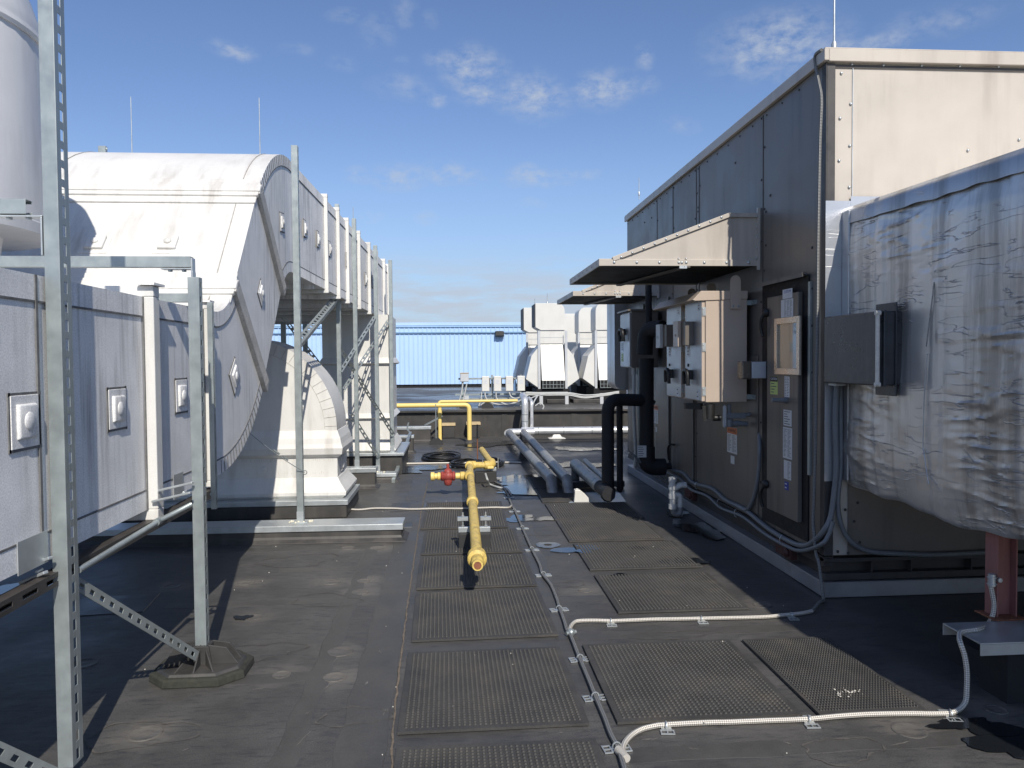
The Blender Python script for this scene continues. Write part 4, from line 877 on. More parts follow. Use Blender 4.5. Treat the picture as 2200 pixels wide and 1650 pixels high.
# braces of the near frames
mb = MB(); a = V(XA+.0, YA+.14, PY(165, 1240, YA+.14).z); c = V(XBp-.0, YBp-.03, .13); slot_angle(mb, a, c, (0,.2,1), (1,-.3,0), w=.05, pitch=.072, slot=.03); o = mb.build('diagonal_brace', galv, smooth=0); tag(o, 'slotted angle brace running down to the octagonal rubber foot', 'brace', 'slotted braces of the duct frames')
mb = MB(); a = V(XA-.0, YA-.03, PY(130, 1655, YA).z); c = V(XA-.5, 2.2, PY(-60, 1565, YA-.5).z+.0); slot_angle(mb, PY(-40, 1575, 2.6), PY(128, 1652, 2.86), (0,-.2,1), (.6,-1,0), w=.05, pitch=.072, slot=.03); o = mb.build('diagonal_brace', galv, smooth=0); tag(o, 'slotted angle brace cut by the lower left corner of the photo', 'brace', 'slotted braces of the duct frames')
mb = MB(); mb.tube([PY(168, 1226, YA+.1), PY(340, 1120, 3.9), PY(412, 1083, YBp-.02)], .013, 10); mb.cyl(PY(335, 1123, 3.87), PY(345, 1117, 3.93), .018, 10); o = mb.build('conduit_pipe', galv, smooth=60); tag(o, 'thin galvanised conduit slanting under the big duct between the two near posts', 'conduit')
# slotted bearer beams under the lower run
mb = MB(); channel(mb, (XD+.01, 1.0, ZB-.055), (XD+.01, 5.0, ZB-.055), (0,0,1), w=.05, d=.05, pitch=.16, slot=.10, slots=(True, True)); o = mb.build('bearer_rail', dark_fr, smooth=0); tag(o, 'dark slotted bearer rail under the lower edge of the big duct', 'rail')
# far posts
def far_post(px0, py0, Yp, zf, ztop, label, w=.056, foot=True):
    x = PY(px0, py0, Yp).x; t = thing('support_post', label, 'post', (x, Yp, zf), 'galvanised posts along the elevated duct')
    mb = MB(); channel(mb, (x, Yp, zf+.008), (x, Yp, ztop), (0,-1,0), w=w, d=.055, pitch=.0725, slot=.04, slots=(True, False)); mb.build('channel', galv, t, smooth=0, bevel=.003)
    if foot: mb = MB(); post_foot(mb, (x, Yp+.02, zf)); mb.build('foot_plate', galv2, t, smooth=0)
    return x
YC_ = 7.02
xC = far_post(645, 1117, YC_-.02, .150, PY(634, 313, YC_).z, 'tall slotted post in front of the white elbow, on the long sleeper')
xD = far_post(767, 990, 9.76, .256, PY(757, 468, 9.73).z, 'second tall post, just behind the white elbow', .05)
xE = far_post(812, 1008, 10.36, .105, PY(808, 535, 10.7).z, 'third tall post, on the low capped sleeper', .05)
xF = far_post(843, 958, 10.86, .309, PY(835, 574, 11.7).z, 'last tall post, in front of the far white duct leg', .05)
xG = far_post(730, 900, 9.4, .0, PY(722, 438, 9.4).z, 'post half hidden behind the white elbow', .05)
for (x, y) in ((xC, YC_), (xD, 9.76)): pass
# puffs of foam at the foot plates
mb = MB(); rnd = random.Random(2)
for (x, y, z) in ((xC, YC_, .15), (xE, 10.36, .106)):
    for k in range(16): mb.sphere((x+rnd.uniform(-.10, .10), y-.03+rnd.uniform(-.03, .05), z+.006), rnd.uniform(.006, .016), 8)
o = mb.build('sealing_foam', mat('cream_foam', (.66, .62, .50), .9, bump=.5, bscale=80), smooth=60); tag(o, 'cream foam sealant dabbed around the post foot plates', None, None, 'stuff')
def br(p0, p1, label, w=.045, pitch=.095, slot=.055, n1=(1,0,.6), n2=(0,-1,0)):
    ax_ = (Vector(p1)-Vector(p0)).normalized(); n1 = ax_.cross(V(.1,-1,0)); n2 = (.1,-1,0)
    mb = MB(); slot_angle(mb, p0, p1, n1, n2, w=w, pitch=pitch, slot=slot); o = mb.build('diagonal_brace', galv, smooth=0); return tag(o, label, 'brace', 'slotted braces of the duct frames')
br(PY(648, 738, 7.1), PY(728, 640, 9.35), 'dark slotted brace from the front tall post up under the elevated duct', w=.07, pitch=.12, slot=.07, n1=(0,0,1), n2=(1,-.3,0))
br(PY(606, 685, 8.9), PY(724, 838, 9.75), 'slotted brace sloping down behind the white elbow')
br(PY(735, 800, 9.4), PY(808, 683, 10.34), 'slotted brace rising to the top of the third tall post')
br(PY(742, 838, 9.7), PY(838, 690, 10.9), 'slotted brace rising to the top of the last tall post')
br(PY(724, 745, 9.4), PY(842, 935, 10.8), 'long slotted brace sloping down to the last tall post')
br(PY(752, 892, 9.78), PY(811, 985, 10.34), 'pale slotted brace low down between second and third tall posts')
mb = MB(); mb.bar(G(845, 1034, .02), PY(882, 930, 13.25), .045, .045); mb.bar(PY(882, 930, 13.25), PY(874, 922, 13.3), .02, .02); mb.cyl(PY(874, 922, 13.3), PY(878, 908, 13.3), .012, 8); o = mb.build('leaning_strut', galv, smooth=0); tag(o, 'grey metal strut leaning from the roof up to a far sleeper', 'strut')
# dark struts beyond, seen under the duct
for px, yy in ((608, 11.5), (655, 12.0)):
    mb = MB(); p = PY(px, 700, yy); channel(mb, (p.x, yy, 0.01), (p.x, yy, 2.4), (0,-1,0), w=.07, slots=(False, False)); o = mb.build('support_post', galv, smooth=0); tag(o, 'shaded post seen under the elevated duct, '+('left one' if px < 620 else 'right one'), 'post', 'galvanised posts along the elevated duct')
# guy wire with turnbuckle
mb = MB(); a = PY(530, 925, 6.7); c = PY(655, 1015, 7.0); pts = [a.lerp(c, i/8)+V(0,0,-.02*math.sin(math.pi*i/8)) for i in range(9)]; mb.tube(pts, .0035, 6); mb.cyl(a.lerp(c, .45), a.lerp(c, .55), .009, 8); mb.tube([a.lerp(c, .62), a.lerp(c, .70)], .007, 8)
e = c; mb.tube([(e.x+.018*math.cos(q), e.y, e.z+.018*math.sin(q)) for q in [2*math.pi*i/10 for i in range(11)]], .004, 6); o = mb.build('guy_wire', galv, smooth=60); tag(o, 'thin guy wire with turnbuckle across the white elbow', 'wire')
# ties above the far left duct
for px, py0, py1 in ((219, 345, 313),):
    p = PY(px, py0, 7.9); mb = MB(); h = PY(px, py1, 7.9).z; mb.box((p.x-.035, 7.9, p.z-.2), (p.x+.035, 7.95, h)); mb.box((p.x-.11, 7.9, p.z-.2), (p.x-.055, 7.95, h-.09)); mb.dome((p.x+.045, 7.9, h-.03), .014, (0,-1,0)); mb.dome((p.x+.045, 7.9, h-.09), .014, (0,-1,0)); o = mb.build('strut_stub', galv, smooth=0, bevel=.003); tag(o, 'pair of short strut ends poking above the left end of the upper duct', 'strut')
# lightning rods
def rod(px, py0, py1, Yp, label, r=.006, X=None):
    a = PY(px, py1, Yp); c = PY(px, py0, Yp); mb = MB(); c = V(a.x, a.y, c.z)
    mb.tube([a-V(0,0,.05), c], [r, r*.7], 8); mb.lathe([(r*2.2, 0), (r*2.2, .03), (r*1.2, .05)], a-V(0,0,.0), 8); o = mb.build('lightning_rod', galv2, smooth=60); return tag(o, label, 'lightning rod', 'thin lightning rods')
rod(284, 208, 342, 7.75, 'lightning rod above the left half of the white duct bend')
rod(559, 210, 342, 7.75, 'lightning rod above the right half of the white duct bend')
rod(759, 445, 480, 9.9, 'short rod at the second tall post', .006)
# exhaust stack standing on the near run
ST = thing('exhaust_stack', 'round pale exhaust stack at the upper left edge of the photo', 'exhaust stack', (-3.35, 4.6, 0))
ce = PY(66, 497, 4.6); sr = .86; sx = PY(62, 300, 4.6).x-sr
stm = mat('pale_stack_coating', (.62, .62, .63), .5, var=.06, scale=2, streak=(5, 5, .8), dirt=(.33, .33, .34), dirt_amt=.5)
mb = MB(); mb.lathe([(sr, ce.z+.02), (sr, 3.55), (sr*.985, 3.60), (sr*.93, 3.75)], (sx, 4.6, 0), 56); mb.lathe([(sr+.012, 3.47), (sr+.02, 3.49), (sr+.012, 3.52)], (sx, 4.6, 0), 56); mb.build('stack_barrel', stm, ST, smooth=35)
mb = MB(); a_ = -.62; mb.box((sx+sr*math.cos(a_)-.004, 4.6+sr*math.sin(a_)-.006, ce.z+.08), (sx+sr*math.cos(a_)+.004, 4.6+sr*math.sin(a_)+.002, 3.46)); mb.build('seam_line', seal_dark, ST, smooth=0)
mb = MB(); mb.lathe([(sr*.30, ce.z-.0), (sr*1.01, ce.z-.0), (sr*1.02, ce.z+.06), (sr, ce.z+.07)], (sx, 4.6, 0), 56); mb.build('bottom_rim', stm, ST, smooth=35)
mb = MB(); mb.lathe([(sr*.78, ce.z-.45), (sr*.70, ce.z-.10), (sr*.72, ce.z+.01)], (sx, 4.6, 0), 40); mb.build('neck', stm, ST, smooth=35)
# ================================================================== right: large tan rooftop unit
g = G(1772, 1285); XU = g.x; YU0 = g.y; ZU = .285; YE = 10.66; ZTOP = 3.60
AH = thing('air_handling_unit', 'huge tan rooftop unit on the right with two intake hoods on its shaded side', 'rooftop unit', (XU+1.8, (YU0+YE)/2, 0))
mb = MB(); mb.box((XU+.004, YU0+.004, ZU), (XU+9, YE, ZTOP)); bx = mb.build('unit_body', [tan], AH, smooth=0)  # unseen extra width to the right, added to block sky light
# side skin (shaded long side) as its own sheet with seams, so its shade can be put into a darker tan
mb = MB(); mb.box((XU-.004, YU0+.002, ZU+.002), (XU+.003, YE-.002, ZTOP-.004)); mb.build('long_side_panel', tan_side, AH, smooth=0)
zr = ZTOP
mb = MB()
mb.box((XU-.03, YU0-.03, zr-.005), (XU+9, YE+.03, zr+.006)); 
mb.box((XU-.037, YU0-.037, zr-.08), (XU-.006, YE+.03, zr-.0052)); mb.box((XU-.0058, YU0-.037, zr-.085), (XU+9, YU0-.006, zr-.0052))
mb.build('roof_trim', tan, AH, smooth=0, bevel=.004)
mb = MB(); mb.box((XU-.012, YU0-.010, ZU), (XU-.0042, YU0+.05, zr-.09)); mb.box((XU-.0041, YU0-.010, ZU), (XU+.05, YU0-.001, zr-.09)); mb.build('corner_trim', dark_fr, AH, smooth=0, bevel=.002)
mb = MB(); x2 = PY(1832, 200, YU0).x; mb.box((x2-.002, YU0-.003, 2.6), (x2+.002, YU0+.002, zr-.09))
for px, py in ((1808,157),(1830,138),(1898,140),(1980,141),(2062,142),(2145,143),(1805,254),(1828,223),(1803,345),(1826,313),(1825,402),(2080,323),(2190,300)):
    p = PY(px, py, YU0-.001); mb.dome((p.x, p.y, p.z), .010, (0,-1,0), .007, 8)
mb.build('front_screws', galv2, AH, smooth=50)
mb = MB(); mb.box((XU+.05, YU0-.005, zr-.115), (XU+9, YU0-.0015, zr-.095)); mb.build('trim_shadow_gap', dark_fr, AH, smooth=0)
mb = MB(); xq = PY(1822, 1100, YU0).x; mb.box((xq, YU0-.006, ZU+.002), (XU+8.9, YU0-.0035, 1.05)); mb.box((xq-.004, YU0-.0062, ZU+.002), (xq-.0005, YU0-.003, 1.05)); mb.build('lower_front_shade_panel', tan_side, AH, smooth=0)  # darker sheet that paints in the shade below the foil duct
mb = MB()
for px, py in ((1800,1185),(1822,1188),(1900,1190),(1985,1190),(2060,1188),(1835,1120),(1847,1165),(1816,1095),(1843,1080)):
    p = PY(px, py, YU0-.007); mb.dome((p.x, p.y, p.z), .010, (0,-1,0), .007, 8)
mb.build('lower_front_screws', dark_fr, AH, smooth=50)
# seams and screws on the long side
mb = MB(); mb2 = MB()
def seam(px, z0, z1, w=.012, mbx=None, out=.005):
    y = PX(px, 700, XU).y; (mbx or mb).box((XU-.004-out, y-w/2, z0), (XU-.0035, y+w/2, z1)); return y
for px, z0, z1 in ((1413, ZU, zr-.1), (1447, 2.0, zr-.1), (1497, ZU, zr-.1), (1503, 1.3, zr-.1), (1640, ZU, zr-.1)):
    y = seam(px, z0, z1, .022 if px in (1447, 1503) else .01, out=.004)
    for k in range(14):
        z = z0+.08+k*.24
        if z < z1: mb2.dome((XU-.0045, y+(.03 if k % 2 else -.03), z), .010, (-1,0,0), .008, 6)
for px, py in ((1646,527),(1500,446),(1400,468),(1385,478),(1580,350),(1646,455),(1745,620),(1745,700),(1744,800),(1743,900),(1742,1000),(1655,420),(1745,532),(1525,930),(1525,1010)):
    p = PX(px, py, XU-.0045); mb2.dome((p.x, p.y, p.z), .011, (-1,0,0), .008, 6)
y = YU0+.12
while y < YE: mb2.dome((XU-.0045, y, ZU+.05), .010, (-1,0,0), .007, 6); mb2.dome((XU-.0045, y, zr-.12), .009, (-1,0,0), .007, 6); y += .28
mb.build('panel_seams', dark_fr, AH, smooth=0); mb2.build('panel_screws', dark_fr, AH, smooth=50)
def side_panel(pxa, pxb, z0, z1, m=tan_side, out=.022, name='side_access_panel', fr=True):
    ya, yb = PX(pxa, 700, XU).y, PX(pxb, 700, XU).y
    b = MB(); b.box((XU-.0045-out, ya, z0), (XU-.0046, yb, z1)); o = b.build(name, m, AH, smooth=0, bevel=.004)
    if fr:
        b = MB()
        for (a, c_, e, f) in ((ya, ya+.012, z0, z1), (yb-.012, yb, z0, z1)): b.box((XU-.0062-out, a, e), (XU-.005-out, c_, f))
        q = b.build('panel_edge_light', galv, AH, smooth=0)
    return ya, yb
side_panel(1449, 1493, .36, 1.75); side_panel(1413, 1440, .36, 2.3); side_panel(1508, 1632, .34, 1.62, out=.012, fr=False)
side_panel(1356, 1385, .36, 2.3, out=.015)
mb = MB(); p = PX(1448, 955, XU-.03); pts = [p+V(.0,-.03,.0), p+V(-.05,-.02,.0), p+V(-.055,.05,-.05), p+V(-.04,.07,-.18)]; mb.tube(smooth_path(pts, 4), .011, 8); mb.build('panel_handle', blk_cable, AH, smooth=60)
# base: recessed rail with lifting lugs, pale curb flashing
mb = MB(); mb.box((XU+.07, YU0+.07, .10), (XU+9, YE-.05, ZU+.003)); mb.box((XU-.0, YU0+.02, .205), (XU+.0695, YE, .272)); mb.box((XU+.0, YU0+.005, .115), (XU+9, YU0+.0698, .16)); mb.box((XU+.0, YU0+.005, .235), (XU+9, YU0+.0698, .262)); mb.build('base_rail', dark_fr, AH, smooth=0, bevel=.003)
for px in (1875, 1960, 2090): x = PY(px, 1230, YU0).x; mb = MB(); mb.box((x-.004, YU0+.01, .161), (x+.004, YU0+.0697, .234)); mb.build('rail_web', dark_fr, AH, smooth=0)
for px, py in ((1690, 1178), (1485, 1060)):
    p = PX(px, py, XU-.02); mb = MB(); mb.box((p.x-.03, p.y-.13, p.z-.055), (p.x+.022, p.y+.13, p.z+.05)); mb.lathe([(.03, 0), (.03, .012), (.015, .03)], (p.x-.03, p.y-.08, p.z-.01), 10, (-1,0,0)); mb.build('lifting_lug', mat('dark_rust_red', (.07, .025, .02), .7, var=.3), AH, smooth=30, bevel=.004)
RC = thing('unit_curb', 'low curb with pale metal flashing under the tan rooftop unit', 'curb', (XU+1.8, 7.5, 0))
mb = MB(); mb.box((XU-.012, YU0-.012, .006), (XU-.002, YE, .10)); mb.box((XU-.0018, YU0-.0125, .006), (XU+9, YU0-.002, .10)); mb.box((XU-.012, YU0-.012, .1003), (XU+.07, YE, .106)); mb.box((XU+.0702, YU0-.0125, .1003), (XU+9, YU0+.07, .106)); mb.build('curb_flashing', mat('pale_curb_flashing', (.38, .38, .39), .45, metal=.5, var=.15, scale=3, streak=(4, 4, 4), dirt=(.22, .19, .16), dirt_amt=.5), RC, smooth=0, bevel=.002)
mb = MB(); mb.box((XU+.0, YU0+.0, 0), (XU+9, YE-.02, .0998)); mb.build('curb_body', blk_mem, RC, smooth=0)

# ---- intake hoods (parts of the unit)
def hood(y0, y1, zl, xo, first):
    xi = XU-.02; hx = xi-xo; zt = zl+.415*hx/1.3; nm = 'intake_hood'
    sec = [(xo+.09, zl+.035), (xo+.11, zl+.06), (xi-.24, zt), (xi, zt), (xi, zl+.02)]
    b = MB(); 
    b.prism(sec, 'y', y0+.012, y0+.018); b.prism(sec, 'y', y1-.018, y1-.012)
    b.add([(xo+.11, y0+.012, zl+.064), (xi-.24, y0+.012, zt+.004), (xi, y0+.012, zt+.004), (xi, y1-.012, zt+.004), (xi-.24, y1-.012, zt+.004), (xo+.11, y1-.012, zl+.064), (xo+.11, y0+.012, zl+.06), (xi-.24, y0+.012, zt), (xi, y0+.012, zt), (xi, y1-.012, zt), (xi-.24, y1-.012, zt), (xo+.11, y1-.012, zl+.06)],
          [(0,1,4,5),(1,2,3,4),(6,11,10,7),(7,10,9,8),(0,6,7,1),(1,7,8,2),(5,4,10,11),(4,3,9,10),(0,5,11,6)])
    H_ = b.build(nm, tan, AH, smooth=0)
    def sub(name, b, m, **k): o = b.build(name, m, AH, **k); o.parent = H_; o.location = (0,0,0); return o
    b = MB(); b.box((xo, y0, zl), (xi, y0+.011, zl+.05)); b.box((xo, y1-.011, zl), (xi, y1, zl+.05)); b.box((xo, y0+.0112, zl), (xo+.012, y1-.0112, zl+.05))
    b.box((xo, y0+.002, zl+.0503), (xo+.10, y1-.002, zl+.056))
    sub('hood_rim', b, tan, smooth=0, bevel=.002)
    b = MB(); b.box((xo+.0125, y0+.0125, zl+.012), (xi, y1-.0125, zl+.018))
    sub('filter_screen', b, mat('dark_hood_screen_%d' % first, (.012, .012, .013), .6, bump=.3, bscale=200), smooth=0)
    b = MB(); b.bar((xo+.55*hx, y0+.0, zl-.006), (xi-.62*hx, y1, zl-.006), .05, .012); sub('cross_brace', b, tan_side, smooth=0)
    b = MB()
    for (xa, za), (xb, zb_) in zip(sec[1:4], sec[2:4]): b.bar((xa, y0+.003, za-.008), (xb, y0+.003, zb_-.008), .018, .034)
    b.box((xi-.012, y0-.01, zl-.03), (xi+.012, y0+.012, zt+.05)); sub('side_trim', b, tan, smooth=0, bevel=.002)
    b = MB()
    for k in range(10):
        f = (k+.5)/10; xa = (xo+.13)+(xi-.26-xo-.13)*f; za = zl+.05+(zt-zl-.06)*f
        b.dome((xa, y0-.0055, za), .011, (0,-1,0), .009, 8)
    for k in range(7): b.dome((xo+.12+(hx-.2)*k/6, y0, zl+.027), .012, (0,-1,0), .009, 8)
    for dx in (-.03, .03):
        b.dome((xo+.52*hx+dx, y0, zl+.027), .012, (0,-1,0), .009, 8); b.dome((xo+.52*hx+dx, y0+.002, zl+.056), .010, (0,0,1), .009, 8)
    for k in range(7): b.dome((xo, y0+.1+(y1-y0-.2)*k/6, zl+.03), .010, (-1,0,0), .008, 6)
    for k in range(5): b.dome((xi-.02, y0-.0105, zl+.06+k*(zt-zl-.08)/4), .008, (0,-1,0), .006, 6)
    b.box((xo+.5*hx, y0-.003, zl-.02), (xo+.5*hx+.06, y0-.0005, zl+.002))
    sub('hood_bolts', b, galv2, smooth=50)
    return H_
yh = PX(1635, 553, XU).y; zl = PX(1635, 578, XU).z-.04
zl = PX(1635, 562, XU).z-.035
xo = PY(1287, 570, yh).x
yh1 = 7.50
hood(yh, yh1, zl, xo, 1)
yb0 = PX(1418, 630, XU).y; zl2 = PX(1418, 630, XU).z-.03; xo2 = PY(1231, 630, yb0).x; hood(yb0, yb0+1.4, zl2, xo2, 2)

# ---- access door
yd0, yd1 = PX(1728, 1100, XU).y, PX(1661, 900, XU).y; zd0 = PX(1727, 1122, XU).z; zd1 = PX(1661, 640, XU).z
XP = XU-.0045
mb = MB(); mb.box((XP-.012, yd0-.085, zd0-.12), (XP-.0002, yd1+.17, zd1+.11)); mb.build('door_gasket', gasket, AH, smooth=0, bevel=.003)
DO = MB().box((XP-.045, yd0, zd0), (XP-.0125, yd1, zd1)).build('access_door', tan_side, AH, smooth=0, bevel=.004)
XQ = XP-.045
def dsub(name, b, m, **k): o = b.build(name, m, AH, **k); o.parent = DO; o.location = (0,0,0); return o
wy0, wy1 = PX(1722, 740, XQ).y, PX(1668, 740, XQ).y; wz0 = PX(1722, 806, XQ).z; wz1 = PX(1722, 678, XQ).z
mb = MB(); f = .045
mb.prism([(wy0, wz0), (wy1, wz0), (wy1-f, wz0+f), (wy0+f, wz0+f)], 'x', XQ-.018, XQ-.0005); mb.prism([(wy1, wz0), (wy1, wz1), (wy1-f, wz1-f), (wy1-f, wz0+f)], 'x', XQ-.018, XQ-.0005)
mb.prism([(wy1, wz1), (wy0, wz1), (wy0+f, wz1-f), (wy1-f, wz1-f)], 'x', XQ-.018, XQ-.0005); mb.prism([(wy0, wz1), (wy0, wz0), (wy0+f, wz0+f), (wy0+f, wz1-f)], 'x', XQ-.018, XQ-.0005)
dsub('window_frame', mb, mat('brushed_window_frame', (.60, .52, .44), .3, metal=.8, var=.12, scale=12), smooth=0, bevel=.002)
mb = MB(); mb.box((XQ-.004, wy0+f+.001, wz0+f+.001), (XQ-.0006, wy1-f-.001, wz1-f-.001)); dsub('window_glass', mb, glass, smooth=0)
mb = MB(); mb.box((XQ-.010, yd0-.09, zd1+.112), (XQ+.02, yd1+.19, zd1+.125)); mb.box((XQ-.012, yd0-.09, zd1+.095), (XQ-.008, yd1+.19, zd1+.125)); mb.build('door_drip_edge', tan_side, AH, smooth=0)
mb = MB(); mb.box((XP-.016, yd0-.118, zd0+.35), (XP-.0005, yd0-.0855, zd1+.06)); mb.build('hinge_strip', galv, AH, smooth=0)
for px, py in ((1648, 672), (1648, 1040)):
    p = PX(px, py, XQ-.004); mb = MB(); mb.lathe([(.032, 0), (.034, .02), (.022, .035), (.001, .04)], (XQ-.002, p.y, p.z), 14, (-1,0,0)); mb.tube(smooth_path([(XQ-.03, p.y, p.z-.01), (XQ-.045, p.y+.02, p.z-.06), (XQ-.04, p.y+.03, p.z-.13), (XQ-.03, p.y+.02, p.z-.18)], 4), [.014]*13, 8)
    mb.dome((XQ-.04, p.y, p.z+.01), .006, (-1,0,0)); mb.build('door_handle', blk_cable, AH, smooth=50)
p = PX(1690, 860, XQ); mb = MB(); mb.cyl((XQ, p.y, p.z), (XQ-.11, p.y, p.z+.003), .017, 14); mb.cyl((XQ-.001, p.y, p.z), (XQ-.02, p.y, p.z), .024, 8); mb.build('test_port', cond, AH, smooth=50)

# ---- printed labels; face: 'x' looks to -X, 'y' looks to -Y
def text_mb(txt, size, m, parent, frame, name='lettering'):
    cu_ = bpy.data.curves.new(name, 'FONT'); cu_.body = txt; cu_.size = size; cu_.align_x = 'CENTER'; cu_.align_y = 'CENTER'; cu_.extrude = .0003
    o = bpy.data.objects.new(name, cu_); COL.objects.link(o)
    dg = bpy.context.evaluated_depsgraph_get(); me = bpy.data.meshes.new_from_object(o.evaluated_get(dg)); COL.objects.unlink(o); bpy.data.objects.remove(o)
    me.transform(frame); q = bpy.data.objects.new(name, me); me.materials.clear(); me.materials.append(m); COL.objects.link(q); q.parent = parent; return q
ink_g = mat('faded_label_ink', (.10, .10, .11), .6, var=.1, scale=20)
def label(parent, P, face, w, h, base=lbl_w, head=None, headm=None, txt=None, tm=None, rows=8, cols=1, out=.0012, name='printed_label', rowm=None, left=None):
    """P = centre on the surface; w along the surface, h tall"""
    P = Vector(P); n = V(-1,0,0) if face == 'x' else V(0,-1,0); u = V(0,-1,0) if face == 'x' else V(1,0,0); z = V(0,0,1)
    b = MB(); b.obox(P+n*out/2, u*w/2, z*h/2, n*out/2, 0)
    hh = 0
    if head: hh = head*h; b.obox(P+n*(out+.0004)+z*(h/2-hh/2-.001), u*(w/2-.001), z*hh/2, n*.0004, 1)
    top = h/2-hh-.006*0-h*.04; bot = -h/2+h*.05; rr = random.Random(int(abs(P.y)*1000)+rows)
    for c in range(cols):
        cw = (w*.9)/cols; x0 = -w*.45+c*cw
        if left and c == 0: continue
        for k in range(rows):
            zz = top-(top-bot)*(k+.5)/rows; L = cw*.86*rr.uniform(.45, 1)
            b.obox(P+n*(out+.0004)+u*(x0+L/2+cw*.05)+z*zz, u*L/2, z*(abs(top-bot)/rows*.15), n*.0003, 2)
    o = b.build(name, [base, headm or ink, rowm or ink_g], AH if parent is None else parent, smooth=0)
    if txt:
        sz = min(hh*.75 if head else h*.3, w/len(txt)*1.35)
        cc = P+n*(out+.0010)+z*(h/2-hh/2) if head else P+n*(out+.0010)
        fr_ = Matrix((( u.x, z.x, n.x, cc.x), (u.y, z.y, n.y, cc.y), (u.z, z.z, n.z, cc.z), (0, 0, 0, 1)))
        org = Vector((parent or AH)['_o']); fr_ = Matrix.Translation(-org) @ fr_
        t_ = text_mb(txt, sz, tm or lbl_w, parent or AH, fr_)
        t_.parent = o; t_['_o'] = o['_o']
    return o
def lx(px, py): return PX(px, py, XQ-.0005)
def dl(*a, **k): o = label(AH, *a, **k); return o
dl(lx(1692, 631), 'x', .16, .068, rows=0, head=.55, headm=lbl_w, txt='CUSTOM', tm=ink_b)
dl(lx(1691, 662), 'x', .20, .128, rows=14, cols=4, left=True)
dl(lx(1663, 828), 'x', .13, .135, base=lbl_g, head=.28, headm=ink, txt='CAUTION', tm=lbl_w, rows=4)
dl(lx(1691, 831), 'x', .085, .15, rows=12, cols=2)
dl(lx(1692, 898), 'x', .135, .115, rows=6, cols=1)
dl(lx(1692, 952), 'x', .15, .225, rows=22, cols=2)
dl(lx(1692, 1010), 'x', .12, .135, rows=14, cols=2, left=True)
dl(lx(1690, 1044), 'x', .065, .06, base=ink_b, rows=2, rowm=lbl_w)
def side_lbl(px, py, w, h, X=XU-.02, **k): return label(AH, PX(px, py, X), 'x', w, h, **k)
side_lbl(1573, 946, .24, .225, XU-.0175, head=.24, headm=lbl_o, txt='WARNING', tm=ink, rows=16, cols=2)
side_lbl(1574, 988, .09, .07, XU-.0175, rows=0)
side_lbl(1409, 890, .21, .22, XU-.0275, head=.26, headm=lbl_o, txt='WARNING', tm=ink, rows=14, cols=2)
side_lbl(1410, 923, .07, .06, XU-.0275, rows=0)

